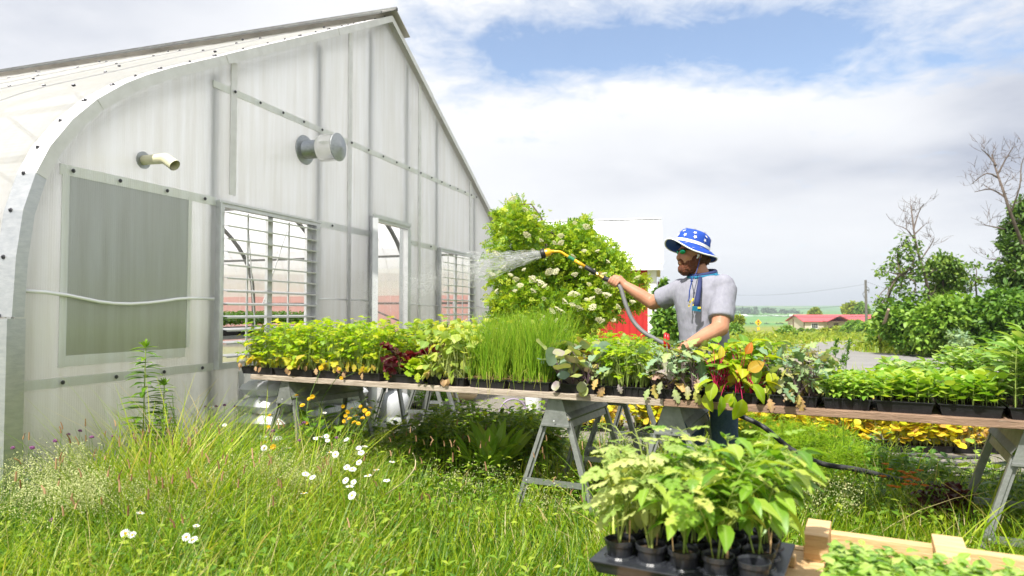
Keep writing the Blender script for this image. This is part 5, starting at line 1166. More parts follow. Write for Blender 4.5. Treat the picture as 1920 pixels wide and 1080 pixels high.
    m.build('lens', lens, sg, smooth=True)
    # ---- hat
    tilt = R(20); ha = (hu*math.cos(tilt)-hf*math.sin(tilt)).normalized(); hfw = (hf*math.cos(tilt)+hu*math.sin(tilt)).normalized(); HB = H(.004, 0, .055)
    def hp(a, r, z): return HB+hfw*(math.cos(a)*.113*r)+hs*(math.sin(a)*.094*r)+ha*z
    def brimz(a, k): return -.012*k-.030*k*k*(.5-.5*math.cos(2*a)) + .010*k*math.sin(3*a+.6)-.020*k*k*max(0, -math.cos(a))
    prof = [(0, .110), (.35, .112), (.66, .107), (.85, .094), (.95, .072), (1.0, .040), (1.03, .012), (1.03, .0)]; n = 36; m = MB(); vs = []; 
    for r, z in prof: vs += [hp(2*math.pi*j/n, r*(1+.02*math.sin(5*j*2*math.pi/n)), z) for j in range(n)]
    for k in (.25, .5, .75, 1.):
        vs += [hp(2*math.pi*j/n, 1+.62*k, brimz(2*math.pi*j/n, k)) for j in range(n)]
    m.add(vs, [(i*n+j, i*n+(j+1) % n, (i+1)*n+(j+1) % n, (i+1)*n+j) for i in range(len(prof)+3) for j in range(n)])
    hat = m.build('bucket_hat', hatm, root, smooth=True); so = hat.modifiers.new('t', 'SOLIDIFY'); so.thickness = .004; so.offset = 0
    m = MB(); m.tube([hp(2*math.pi*j/n, 1.625, brimz(2*math.pi*j/n, 1)) for j in range(n+1)], .0048, 6, cap=False); m.build('brim_trim', white, hat, smooth=True)
    m = MB(); vs = []
    for z, r in ((.008, 1.065), (.028, 1.048)): vs += [hp(2*math.pi*j/n, r*(1+.02*math.sin(5*j*2*math.pi/n)), z) for j in range(n)]
    m.add(vs, [(j, (j+1) % n, n+(j+1) % n, n+j) for j in range(n)]); m.build('hat_band', white, hat, smooth=True)
    m = MB()
    def star(c, nn, r, rot):
        nn = nn.normalized(); x = nn.cross(Vector((.1, .2, 1))).normalized(); y = nn.cross(x); pts = []
        for i in range(10):
            a = rot+math.pi*i/5; q = r if i % 2 == 0 else r*.42; pts.append(c+nn*.0035+(x*math.cos(a)+y*math.sin(a))*q)
        m.add([c+nn*.0035]+pts, [(0, 1+i, 1+(i+1) % 10) for i in range(10)])
    for row, (r, z, cnt) in enumerate(((1.0, .052, 10), (.93, .080, 8), (.66, .108, 6))):
        for i in range(cnt):
            a = 2*math.pi*(i+.5*(row % 2))/cnt; c = hp(a, r, z); nn = (hp(a, r+.1, z)-hp(a, 0, z)).normalized()+ha*(.2 if row == 0 else .8 if row == 1 else 6)
            star(c, nn, .0150, i*1.3)
    for i in range(16):
        a = 2*math.pi*(i+.3)/16; k = .35+.4*(i % 2); c = hp(a, 1+.62*k, brimz(a, k)); star(c, ha+(hp(a, 2, 0)-hp(a, 1, 0)).normalized()*.35, .0125, i)
    m.build('star_print', white, hat)
    # ---- scarf, lanyards, earbud
    m = MB(); nc = Vector((1.283, 4.6, 1.525)); pts = []
    for j in range(21):
        a = 2*math.pi*j/20; pts.append(nc+bf*(math.cos(a)*.082)+bl*(math.sin(a)*.088)+Vector((0, 0, -.020*math.cos(a)+.004)))
    m.tube(pts, .017, 8, cap=False); sc1 = m.build('neck_scarf', teal, root, smooth=True)
    m = MB(); m.tube([p+Vector((0, 0, .012)) for p in pts], .0145, 8, cap=False); m.build('scarf_fold', navy, sc1, smooth=True)
    m = MB(); s0 = at(1313, 520, 4.50); m.tube([s0, at(1311, 540, 4.455), at(1308, 560, 4.437), at(1305, 580, 4.425)], [.012, .016, .018, .022], 8); sh_ = m.build('scarf_end', navy, root, smooth=True)
    m = MB(); m.beam(at(1298, 578, 4.40), at(1314, 580, 4.40), .03, .006, up=(0, 1, .2)); m.build('scarf_tip', teal, root); m = MB(); m.box(at(1311, 577, 4.395), (.02, .006, .012)); m.build('tip_patch', yel, root)
    m = MB(); m.tube([at(1340, 516, 4.52), at(1352, 521, 4.60), at(1362, 534, 4.70)], [.014, .02, .016], 8); m.build('scarf_strap', teal, root, smooth=True)
    m = MB(); m.tube([H(-.02, .085, .05), H(-.012, .088, -.02), at(1306, 510, 4.50), at(1300, 520, 4.47), at(1297, 527, 4.46)], .0028, 6); m.tube([H(-.02, -.085, .05), H(.0, -.07, -.1), at(1297, 527, 4.46)], .0028, 6); m.ball(at(1297, 527, 4.455), .009); m.tube([at(1297, 527, 4.455), at(1293, 545, 4.43), at(1292, 560, 4.425), at(1290, 565, 4.42)], .0045, 6); m.build('hat_cord', mat('blue hat_cord', (.02, .05, .22)), hat)
    m = MB(); eb(m, H(.0, .088, -.006), (.008, .006, .008), ax, 8, 6); m.tube([H(.0, .09, -.006), H(.012, .088, -.026)], .004, 6); m.build('earbud', white, root)
    # ---- watering wand held in the right hand
    wr = empty('watering_wand', hc, 0, 'long yellow and black watering wand with a round spray head, held in the man\'s hand', 'watering wand')
    yp = mat('yellow wand', (.78, .42, .015), (.70, .36, .012), 8, .3); bg = mat('black grip', (.015, .015, .015), None, 8, .5); brass = mat('brass fitting', (.60, .42, .12), (.5, .33, .08), 20, .3, .9); gn = mat('green label', (.03, .22, .09)); 
    P1 = at(1034, 472, 5.04); P2 = at(1050, 472, 5.03); P3 = at(1062, 479, 5.02); P4 = at(1076, 487, 5.01); P5 = at(1097, 500, 4.985); P6 = at(1118, 513, 4.965); P7 = at(1131, 521, 4.955); end = at(1157, 534, 4.94)
    m = MB(); m.tube(smooth_pts([P1, P2, P3, P4], 5), .0095, 10); m.tube([P4, P5], .0125, 10); m.build('wand_tube', yp, wr, smooth=True)
    m = MB(); m.tube([P3.lerp(P4, .25), P4.lerp(P5, .06)], .0132, 10); m.build('wand_label', gn, wr)
    m = MB(); m.tube([P5, P5.lerp(P6, .05), P6.lerp(P5, .05), P6], [.012, .0175, .0165, .013], 12); m.build('grip', bg, wr, smooth=True)
    m = MB(); m.tube([P6, P6.lerp(P7, .25), P6.lerp(P7, .5), P7], [.016, .020, .013, .017], 10); m.build('valve', brass, wr); m = MB(); m.box(P6.lerp(P7, .5)+Vector((.0, -.01, .022)), (.03, .012, .012)); m.build('valve_lever', brass, wr)
    m = MB(); m.tube([P7, hc, end], [.019, .016, .0175], 12); m.build('hose_coupling', bg, wr, smooth=True)
    hd = (at(1012, 477, 5.045)-P1).normalized(); m = MB(); m.lathe(P1, [(.010, -.02), (.014, 0), (.026, .012), (.030, .030), (.030, .052)], 20, hd); m.build('spray_head', yp, wr, smooth=False)
    m = MB(); m.lathe(P1, [(.032, .048), (.037, .055), (.037, .076), (.033, .082), (.001, .082)], 20, hd); m.build('spray_rose', bg, wr)
    hose([end, at(1164, 541, 4.92), at(1173, 570, 4.88), at(1186, 600, 4.84), at(1206, 622, 4.78), at(1233, 638, 4.7), at(1262, 655, 4.62), at(1290, 690, 4.6), at(1320, 745, 4.65), at(1345, 770, 4.75)], .0155, 'grey hose curving down from the wand in the man\'s hand to the plants', hose_g)
    return P1+hd*.083, hd
NOZ, NDIR = person()
# red-handled shears standing among the kale
q = at(1250, 640, 4.35); rt = empty('garden_shears', q, 0, 'red handles of garden shears sticking up among the kale beside the hose', 'shears')
m = MB(); m.tube([at(1247, 652, 4.35), at(1247, 640, 4.35), at(1248, 624, 4.35)], [.008, .011, .010], 8); m.tube([at(1254, 654, 4.35), at(1253, 640, 4.35), at(1252, 626, 4.35)], [.008, .010, .009], 8); m.build('handle', mat('red handle', (.6, .015, .02), None, 5, .3), rt, smooth=True)
m = MB(); m.tube([at(1250, 650, 4.35), at(1251, 690, 4.35)], [.008, .004], 6); m.build('blades', alu, rt)
# water
def water():
    k = 9000; t = .06+.94*rnd(k)**.75; L_ = 1.35
    d0 = np.array(NDIR*.99+Vector((0, 0, .03))); d0 /= np.linalg.norm(d0); x = np.cross(d0, [0, 0, 1]); x /= np.linalg.norm(x); y = np.cross(x, d0)
    rr = .030+.22*t; a = rnd(k, 0, 6.28); q = np.sqrt(rnd(k)); q = np.where(rnd(k) < .45, q*.5, q)
    P = np.array(NOZ)+d0*(t*L_)[:, None]+x*(rr*q*np.cos(a))[:, None]+y*(rr*q*np.sin(a)*.75)[:, None]; P[:, 2] -= .02*t*t+.30*t*t*rnd(k)**2
    vel = d0+x*(q*np.cos(a)*.2)[:, None]+y*(q*np.sin(a)*.2)[:, None]; vel[:, 2] -= .3*t
    V = np.array([(0, -.5, 0), (.5, 0, 0), (0, 0, .5), (-.5, 0, 0), (0, 0, -.5), (0, .5, 0)]); F = np.array([(0, 1, 2, 2), (0, 2, 3, 3), (0, 3, 4, 4), (0, 4, 1, 1), (5, 2, 1, 1), (5, 3, 2, 2), (5, 4, 3, 3), (5, 1, 4, 4)])
    f = Fol(); ln = np.where(t < .3, .009, .007)*rnd(k, .3, 1.2)
    f2 = Fol(); F3 = F[:, :3]
    n2 = 1500; t2_ = rnd(n2, .0, .42); a2_ = rnd(n2, 0, 6.28); q2 = np.sqrt(rnd(n2)); v2 = d0+(x*np.cos(a2_)[:, None]+y*np.sin(a2_)[:, None])*(q2*.20)[:, None]; P2_ = np.array(NOZ)+(x*np.cos(a2_)[:, None]+y*np.sin(a2_)[:, None])*(q2*.030)[:, None]+v2*(t2_*L_)[:, None]; P2_[:, 2] -= .08*t2_*t2_
    f2.scatter((V*np.array([1, 1, .022]), F3), P2_, v2, np.array([0, 0, 1.]), rnd(n2, .03, .09), .5, wid=.022)
    f2.scatter((V*np.array([1, 1, .35]), F3), P, vel, np.array([0, 0, 1.]), ln, 0.5, wid=rnd(k, .25, .5))
    m_, nt = new_mat('water droplets'); N = nt.nodes; L = nt.links; o = N.new('ShaderNodeOutputMaterial'); g = N.new('ShaderNodeBsdfGlossy'); g.inputs['Roughness'].default_value = .15; tr = N.new('ShaderNodeBsdfTransparent'); df = N.new('ShaderNodeBsdfTranslucent'); df.inputs[0].default_value = (.95, .96, .97, 1)
    dd = N.new('ShaderNodeBsdfDiffuse'); dd.inputs[0].default_value = (.95, .96, .97, 1)
    m0 = N.new('ShaderNodeMixShader'); L.new(df.outputs[0], m0.inputs[1]); L.new(dd.outputs[0], m0.inputs[2]); m1 = N.new('ShaderNodeMixShader'); m1.inputs[0].default_value = .3; L.new(m0.outputs[0], m1.inputs[1]); L.new(g.outputs[0], m1.inputs[2]); m2 = N.new('ShaderNodeMixShader'); m2.inputs[0].default_value = .45; L.new(m1.outputs[0], m2.inputs[1]); L.new(tr.outputs[0], m2.inputs[2]); L.new(m2.outputs[0], o.inputs[0])
    f2.build('water_spray', m_, smooth=False, label='fan of fine water droplets spraying left from the wand head', cat='water spray', kind='stuff')
water()
# ================================================================== vegetation
G['grass'] = leafmat('meadow grass', [(0, (.05, .15, .008)), (.4, (.16, .30, .010)), (.7, (.33, .45, .015)), (.92, (.50, .54, .07)), (1.05, (.60, .50, .24))], .45, .4, nscale=3)
G['weed'] = leafmat('weed leaf', [(0, (.06, .17, .01)), (.6, (.20, .35, .02)), (1, (.42, .52, .05))], .42, .4)
G['elder'] = leafmat('elder leaf', [(0, (.10, .24, .01)), (.5, (.28, .44, .012)), (1, (.52, .60, .04))], .42, .4, nscale=2)
G['tree'] = leafmat('tree leaf', [(0, (.05, .12, .02)), (.5, (.11, .22, .03)), (1, (.24, .35, .05))], .35, .4, nscale=.5)
G['shrub'] = leafmat('hedge leaf', [(0, (.055, .15, .02)), (.5, (.14, .29, .025)), (1, (.30, .46, .06))], .38, .45, nscale=.5)
G['olive'] = leafmat('yellow green shrub leaf', [(0, (.12, .20, .015)), (.5, (.24, .33, .02)), (1, (.42, .45, .03))], .35, .5, nscale=.3)
G['forest'] = leafmat('far wood leaf', [(0, (.03, .07, .03)), (1, (.07, .13, .05))], .2, .6, nscale=.02)
bark = mat('grey bark', (.15, .12, .09), (.08, .065, .05), 12, .9, 0, .6); barkd = mat('dead bark', (.10, .075, .06), (.16, .13, .11), 10, .9, 0, .3)
cream = mat('cream blossom', (.90, .88, .70), (.84, .82, .58), 60, .7, trans=.5)
# flat tapered blade of grass bending forward
def gr_tpl(seg=3, w=1., bend=.35):
    V = []; F = []
    for i in range(seg+1):
        t = i/seg; ww = w*.5*(1-t**1.6)+.02; V += [(-ww, t*(1-.12*bend*t), bend*t*t), (ww, t*(1-.12*bend*t), bend*t*t)]
    for i in range(seg): F.append((2*i, 2*i+1, 2*i+3, 2*i+2))
    return np.array(V), np.array(F)
gpoly = [(p[0], p[1]) for p in grav_poly]
def in_poly(X, Y, poly):
    ins = np.zeros(len(X), bool); n = len(poly)
    for i in range(n):
        x0, y0 = poly[i]; x1, y1 = poly[(i+1) % n]
        c = ((y0 > Y) != (y1 > Y)) & (X < (x1-x0)*(Y-y0)/(y1-y0+1e-12)+x0); ins ^= c
    return ins
rpoly = [tuple(onter(*p))[:2] for p in curve_subdiv(rp)]
def free(X, Y, pad=.06):
    dx, dy = X-G0.x, Y-G0.y; s = dx*.3158+dy*.9488; o = dx*.9488-dy*.3158
    bed = ((X-2.45)/1.0)**2+((Y-5.1)/.4)**2 < 1; bed |= ((X+.3)/.85)**2+((Y-6.0)/.7)**2 < 1
    inside = bed | (o < pad) & (s > -.12) & (s < WG+.15)
    return ~inside & ~in_poly(X, Y, gpoly) & ~in_poly(X, Y, rpoly)
def sample(n, x0, x1, y0, y1, near=0.):
    Y = rnd(n)
    Y = y0*(y1/y0)**Y if near else y0+(y1-y0)*Y
    X = rnd(n, -1, 1)*(.82*Y+.5) if x0 is None else rnd(n, x0, x1); return X, Y
from mathutils import noise as MN
def lumps(X, Y, sc_): return np.array([MN.noise(Vector((x*sc_, y*sc_, 3.1))) for x, y in zip(X, Y)])
def grass():
    f = Fol()
    def go(n, y0, y1, hfun, wmm, tpl, lean, tint, dens=None, xr=(None, None)):
        X, Y = sample(n, xr[0], xr[1], y0, y1, 1); ok = free(X, Y); X, Y = X[ok], Y[ok]
        if dens is not None: k = rnd(len(X)) < dens(X, Y); X, Y = X[k], Y[k]
        n = len(X); lm = lumps(X, Y, 1.3); h = hfun(X, Y)*rnd(n, .5, 1.15)*(1+.5*lm)
        P = np.stack([X, Y, np.interp(Y, TY, TZ)], 1); az = rnd(n, 0, 6.28); d = hdir(az, 0*az)*rnd(n, .1, lean)[:, None]; d[:, 2] = 1; d[:, 0] += .12+.5*lumps(X, Y, .9)
        up = np.stack([-np.cos(az), -np.sin(az), 0*az], 1)*-1
        up = hdir(az, 0*az); f.scatter(tpl, P, d, up, h, np.where(rnd(n) < .07, 1.1, np.clip(rnd(n, *tint)+lm*.45, -.1, 1.0)), wmm*rnd(n, .6, 1.4)/h)
    T1 = gr_tpl(4, 1., .35); T2 = gr_tpl(3, 1., .15)
    hf = lambda X, Y: np.where(X < -.6, .36+.20*np.clip((-X-.6)/1.2, 0, 1)*np.clip((Y-2.5)/1.5, 0, 1), .24+.12*np.clip((X-.6)/1., 0, 1))*np.where((X > -1.2) & (X < .8) & (Y > 4.1), .8, 1)
    go(62000, 1.7, 6.8, hf, .0062, T1, .55, (0, .82)); go(16000, 1.7, 5., lambda X, Y: hf(X, Y)*.5, .009, T2, .8, (.3, .9))
    # taller drifts on the left
    go(3600, 3.0, 5.2, lambda X, Y: .62+0*X, .0085, gr_tpl(5, 1., .55), .5, (.3, .95), xr=(-3.0, -1.15), dens=lambda X, Y: np.clip(.18+1.8*lumps(X, Y, 1.6)+np.exp(-((X+1.75)/.4)**2)*.5, 0, 1))
    go(1500, 3.6, 5.0, lambda X, Y: .80+0*X, .010, gr_tpl(5, 1., .5), .4, (.2, .9), xr=(-2.5, -1.5), dens=lambda X, Y: np.clip(.3+2*lumps(X, Y, 2.2), 0, 1))
    go(5000, 2.0, 5.5, lambda X, Y: .22+0*X, .020, gr_tpl(4, 1., .4), .9, (.25, .9), dens=lambda X, Y: np.clip(.2+2.*lumps(X, Y, 1.7), 0, 1))
    go(300, 2.2, 4.2, lambda X, Y: .62+0*X, .011, gr_tpl(5, 1., .5), .45, (.3, .9), xr=(.4, 3.))
    f.build('grass', G['grass'], kind='stuff', label='tall meadow grass growing in front of the greenhouse and under the tables', cat='grass')
    f2 = Fol(); f = f2
    def go2(n, y0, y1, h, wmm, tint):
        X, Y = sample(n, None, None, y0, y1, 1); ok = free(X, Y) & (X > -2); X, Y = X[ok], Y[ok]; n = len(X); lm = lumps(X, Y, .25)
        P = np.stack([X, Y, np.interp(Y, TY, TZ)], 1); az = rnd(n, 0, 6.28); d = hdir(az, 0*az)*rnd(n, .1, .6)[:, None]; d[:, 2] = 1
        sz = h*rnd(n, .5, 1.2)*(1+.6*lm)*(1+Y/90); f2.scatter(T2, P, d, hdir(az, 0*az), sz, np.clip(rnd(n, *tint)+lm*.5, 0, 1.08), wmm*(Y/10)/sz)
    go2(26000, 9.0, 30, .24, .014, (.35, 1.)); go2(26000, 26, 110, .20, .014, (.4, 1.02))
    f2.build('meadow_grass', G['grass'], kind='stuff', label='yellow green meadow grass beyond the gravel and along the road', cat='grass')
    # low broad-leaved plants between the grass
    c = Fol(); X, Y = sample(38000, None, None, 1.8, 6.6, 1); ok = free(X, Y) & (rnd(len(X)) < np.clip(.6+1.3*lumps(X, Y, 1.1), 0, 1)); X, Y = X[ok], Y[ok]; n = len(X)
    P = np.stack([X, Y, rnd(n, .05, .30)], 1); az = rnd(n, 0, 6.28); c.scatter(T_SM, P, hdir(az, rnd(n, -.2, .6)), nrm(np.array([0, 0, 1.])+rdir(n)*.4), rnd(n, .02, .055), rnd(n, 0, 1.), .8)
    X, Y = sample(2600, .6, 3.6, 2.3, 4.6, 0); P = np.stack([X, Y, rnd(2600, .05, .2)], 1); az = rnd(2600, 0, 6.28); c.scatter(T_OVW, P, hdir(az, rnd(2600, -.2, .6)), nrm(np.array([0, 0, 1.])+rdir(2600)*.4), rnd(2600, .03, .06), rnd(2600, 0, .8), .9)
    c.build('ground_cover', G['weed'], kind='stuff', label='low clover-like leaves between the grass blades', cat='weeds')
grass()
def froth():
    f = Fol(); s = Fol()
    for px, py, h, sx, sy, k in ((190, 930, .32, .2, .2, 260), (330, 960, .26, .2, .15, 180), (430, 880, .30, .2, .15, 240), (470, 940, .24, .2, .15, 200), (70, 890, .42, .16, .16, 260), (105, 930, .38, .22, .18, 420), (140, 860, .46, .06, .1, 120), (500, 880, .34, .18, .16, 330), (560, 900, .30, .2, .14, 280), (380, 915, .30, .14, .1, 240), (270, 930, .30, .14, .1, 180), (620, 870, .30, .14, .1, 140), (1040, 940, .18, .2, .2, 60), (1540, 930, .34, .2, .14, 90), (720, 830, .25, .2, .2, 120), (880, 900, .22, .3, .2, 90), (20, 840, .42, .1, .1, 100), (165, 900, .4, .1, .1, 160)):
        c = np.array(on(px, py, h)); n = k; P = c+RNG.normal(size=(n, 3))*[sx*.6, sy*.6, .05]; 
        B = P.copy(); B[:, 2] = 0; B[:, :2] += RNG.normal(size=(n, 2))*.04; s.strips(B[::4], (B[::4]+P[::4])/2, P[::4], .0012, .0007, 2, rnd(len(B[::4]), .2, .7))
        Q = np.repeat(P, 9, 0)+RNG.normal(size=(n*9, 3))*[.014, .014, .02]; f.scatter(T_SM, Q, rdir(len(Q)), rdir(len(Q)), rnd(len(Q), .005, .0105), .5, 1.1)
    f.build('bedstraw_blossom', mat('pale yellow blossom', (.66, .68, .34), (.56, .60, .26), 30, .8, trans=.35), kind='stuff', label='frothy pale yellow bedstraw blossom in the grass', cat='wildflowers')
    s.build('bedstraw_stems', G['grass'], kind='stuff', label='thin stems of the bedstraw in the grass', cat='wildflowers')
    h = Fol(); n = 170; X = np.concatenate([rnd(110, -2.9, -1.2), rnd(60, -1.2, .6)]); Y = np.concatenate([rnd(110, 2.6, 4.3), rnd(60, 3.2, 5.5)]); ok = free(X, Y); X, Y = X[ok], Y[ok]; n = len(X); top = np.where(X < -1.2, rnd(n, .42, .66), rnd(n, .3, .5))
    B = np.stack([X, Y, 0*X], 1); C = B+np.stack([RNG.normal(size=n)*.05, RNG.normal(size=n)*.05, top], 1); h.strips(B, (B+C)/2, C, .0014, .001, 3, .4)
    g2 = Fol(); g2.strips(C, C+[0, 0, .02], C+np.stack([RNG.normal(size=n)*.01, RNG.normal(size=n)*.01, rnd(n, .03, .05)], 1), .0045, .003, 2, rnd(n, 0, 1), 5)
    h.build('seed_stalks', G['grass'], kind='stuff', label='thin stalks carrying brown grass seed heads', cat='grass'); g2.build('seed_heads', G['brown'], kind='stuff', label='small brown cylindrical grass seed heads', cat='grass')
froth()
# ------------------------------------------------------------------ counted flowers
petal_w = mat('white petal', (.84, .84, .84), (.78, .78, .80), 20, .6, trans=.25); yolk = mat('yellow disc', (.72, .42, .01), (.62, .34, .01), 60, .8); yflower = mat('yellow petal', (.80, .52, .01), (.74, .44, .01), 20, .6, trans=.25); purple = mat('purple clover', (.34, .13, .30), (.22, .07, .20), 60, .8, trans=.2); stem_m = mat('wild stem', (.16, .28, .04), None, 20, .6, trans=.2); orange = mat('orange petal', (.85, .20, .01), (.75, .28, .01), 20, .6, trans=.2)
def daisy_proto():
    rt = empty('daisy', label='x', cat='daisy', group='white daisies in the grass'); m = MB()
    for i in range(14):
        a = 2*math.pi*i/14; c, s = math.cos(a), math.sin(a); w = .0052; z = random.uniform(-.003, .003)
        m.add([(c*.006-s*w*.6, s*.006+c*w*.6, 0), (c*.006+s*w*.6, s*.006-c*w*.6, 0), (c*.017+s*w, s*.017-c*w, .002), (c*.027+s*w*.5, s*.027-c*w*.5, z), (c*.027-s*w*.5, s*.027+c*w*.5, z), (c*.017-s*w, s*.017+c*w, .002)], [(0, 1, 2, 3, 4, 5)])
    m.build('petals', petal_w, rt); m = MB(); m.ball((0, 0, .001), (.0085, .0085, .0045), 10, 6); m.build('flower_centre', yolk, rt, smooth=True)
    m = MB(); m.tube([(0, 0, -.002), (.008, .004, -.2), (.02, .0, -.42)], .0016, 5); m.build('stem', stem_m, rt); return rt
dz = [(609, 774), (397, 764), (412, 793), (592, 822), (601, 819), (612, 818), (614, 826), (649, 824), (495, 840), (541, 840), (618, 848), (629, 852), (673, 840), (684, 837), (677, 849), (673, 867), (650, 876), (661, 880), (573, 889), (586, 895), (706, 881), (690, 892), (735, 866), (725, 901), (648, 901), (663, 904), (656, 912), (570, 925), (660, 929), (263, 962), (235, 1000), (248, 1003), (349, 1007), (362, 1012), (368, 986), (4, 828), (421, 797)]
def where(px, py):
    side = 'left' if px < 480 else 'centre'
    ob = {0: 'near the left edge', 1: 'in the lower left grass', 2: 'below the white sacks', 3: 'in front of the left sawhorse', 4: 'below the left sawhorse'}[0 if px < 60 else 1 if px < 480 and py > 900 else 2 if px < 480 else 3 if py < 860 else 4]
    return ob
def place_flowers(proto, pts, hfn, kind, tilt=.5, sc_=1.):
    order = sorted(range(len(pts)), key=lambda i: pts[i][1]); rank = {i: r for r, i in enumerate(order)}
    ordn = lambda r: f'{r+1}{"th" if 10 <= (r+1) % 100 <= 20 else {1: "st", 2: "nd", 3: "rd"}.get((r+1) % 10, "th")}'
    for i, (px, py) in enumerate(pts):
        o = proto if i == 0 else copy_tree(proto); h = hfn(px, py); o.location = on(px, py, h); s = random.uniform(.75, 1.12)*sc_; o.scale = (s, s, s)
        o.rotation_euler = (R(random.uniform(-10, 60))*tilt*2, random.uniform(-.4, .4)*tilt, random.uniform(-.5, .5)); d_ = 'tiny' if s < .95 else 'full'; o['label'] = f'{kind}, {ordn(rank[i])} from the top, {where(px, py)}'
place_flowers(daisy_proto(), dz, lambda x, y: .50 if y < 800 else .46 if y < 860 else .40 if y < 940 else .30, 'white daisy with yellow centre', sc_=.74)
def yellow_proto():
    rt = empty('yellow_flower', label='x', cat='yellow flower', group='small yellow flowers in the grass'); m = MB()
    for i in range(9):
        a = 2*math.pi*i/9; c, s = math.cos(a), math.sin(a); w = .006; m.add([(c*.002-s*w*.5, s*.002+c*w*.5, 0), (c*.002+s*w*.5, s*.002-c*w*.5, 0), (c*.014+s*w, s*.014-c*w, .003), (c*.019, s*.019, .001), (c*.014-s*w, s*.014+c*w, .003)], [(0, 1, 2, 3, 4)])
    for i in range(6):
        a = 2*math.pi*(i+.5)/6; c, s = math.cos(a), math.sin(a); w = .005; m.add([(0, 0, .004), (c*.008+s*w, s*.008-c*w, .009), (c*.012, s*.012, .008), (c*.008-s*w, s*.008+c*w, .009)], [(0, 1, 2, 3)])
    m.build('petals', yflower, rt); m = MB(); m.tube([(0, 0, 0), (.005, 0, -.08), (.02, .01, -.2)], .0014, 5); m.build('stem', stem_m, rt); return rt
yl = [(505, 779), (503, 801), (575, 793), (496, 830), (512, 838), (567, 760), (556, 742), (579, 748), (586, 744), (602, 690), (625, 686), (636, 692), (640, 709), (612, 684), (643, 762), (652, 772), (660, 766), (668, 780), (676, 762), (684, 770), (694, 765), (655, 785), (664, 792), (672, 794), (648, 780), (690, 776), (680, 784), (645, 790)]
def yh(px, py): return .86 if py < 720 else .66 if py < 765 and px < 600 else .58 if px > 630 and py < 800 else .45
def place_y():
    p = yellow_proto(); place_flowers(p, yl, yh, 'small yellow flower', 1.1)
place_y()
m = MB()
for a, b, c in (((600, 835), (560, 790), (556, 745)), ((600, 835), (575, 770), (602, 692)), ((602, 840), (600, 760), (638, 700)), ((560, 880), (640, 830), (655, 795)), ((580, 860), (650, 820), (690, 782))):
    m.tube(smooth_pts([on(*a, .35), on(*b, .55), on(*c, yh(*c)-.01)], 5), .0022, 5)
m.build('flower_stalk', stem_m, label='long curved green stalks carrying the yellow flowers', cat='flower stalks')
m = MB(); m.tube(smooth_pts([on(722, 928, .2), on(755, 905, .34), on(776, 880, .42), on(779, 862, .46), on(774, 850, .5)], 5), .003, 5); m.build('dry_stalk', mat('straw', (.55, .48, .28)), label='pale dry bent grass stalk right of the daisies', cat='stalk')
def clover_proto():
    rt = empty('clover_flower', label='x', cat='purple flower', group='purple clover heads in the grass'); m = MB()
    for i in range(26):
        v = Vector(RNG.normal(size=3)).normalized(); v.z = abs(v.z)*.9-.2; m.ball(v*.009, (.0035, .0035, .0045), 5, 4)
    m.build('flower_head', purple, rt); m = MB(); m.tube([(0, 0, -.005), (0, 0, -.3)], .0012, 4); m.build('stem', stem_m, rt); return rt
cl = [(385, 763), (405, 762), (421, 760), (441, 763), (147, 793), (140, 800), (150, 808), (104, 827), (60, 840), (128, 815), (172, 820), (24, 840), (252, 822), (563, 797), (570, 793), (511, 808), (561, 826), (631, 821), (405, 745), (97, 975), (212, 818), (138, 790)]
place_flowers(clover_proto(), cl, lambda x, y: .5 if y < 860 else .3, 'purple clover head', .3, 1.15)
def ori():
    rt = empty('marigold_clump', on(1690, 915), 0, 'clump of orange marigolds among the weeds below the hose at right', 'marigolds'); a = Fol(); s = Fol(); c = np.array(on(1690, 930)); B = c+np.stack([rnd(60, -.28, .28), rnd(60, -.2, .25), 0*rnd(60)], 1); upright(a, s, B, .26*rnd(60, .7, 1.2), 4, .06, T_LOB, (0, .8), .15, .1, .002); a.build('foliage', G['dark'], rt); s.build('stems', G['stem'], rt)
    for px, py in ((1668, 880), (1700, 888), (1706, 893), (1712, 886), (1716, 897), (1696, 895), (1670, 911), (1682, 913), (1697, 908), (1713, 908), (1734, 910), (1725, 882), (1702, 902), (1655, 893), (1690, 884), (1720, 900), (1660, 870)):
        q = on(px, py, .33); m = MB()
        for i in range(10):
            an = 6.283*i/10; c_, s_ = math.cos(an), math.sin(an); w = .008; m.add([(q.x, q.y, q.z), (q.x+c_*.014+s_*w, q.y+s_*.014-c_*w, q.z+.004), (q.x+c_*.024, q.y+s_*.024, q.z+.001), (q.x+c_*.014-s_*w, q.y+s_*.014+c_*w, q.z+.004)], [(0, 1, 2, 3)])
        m.ball(q, (.01, .01, .007), 6, 4); m.build('flower', orange, rt)
ori()
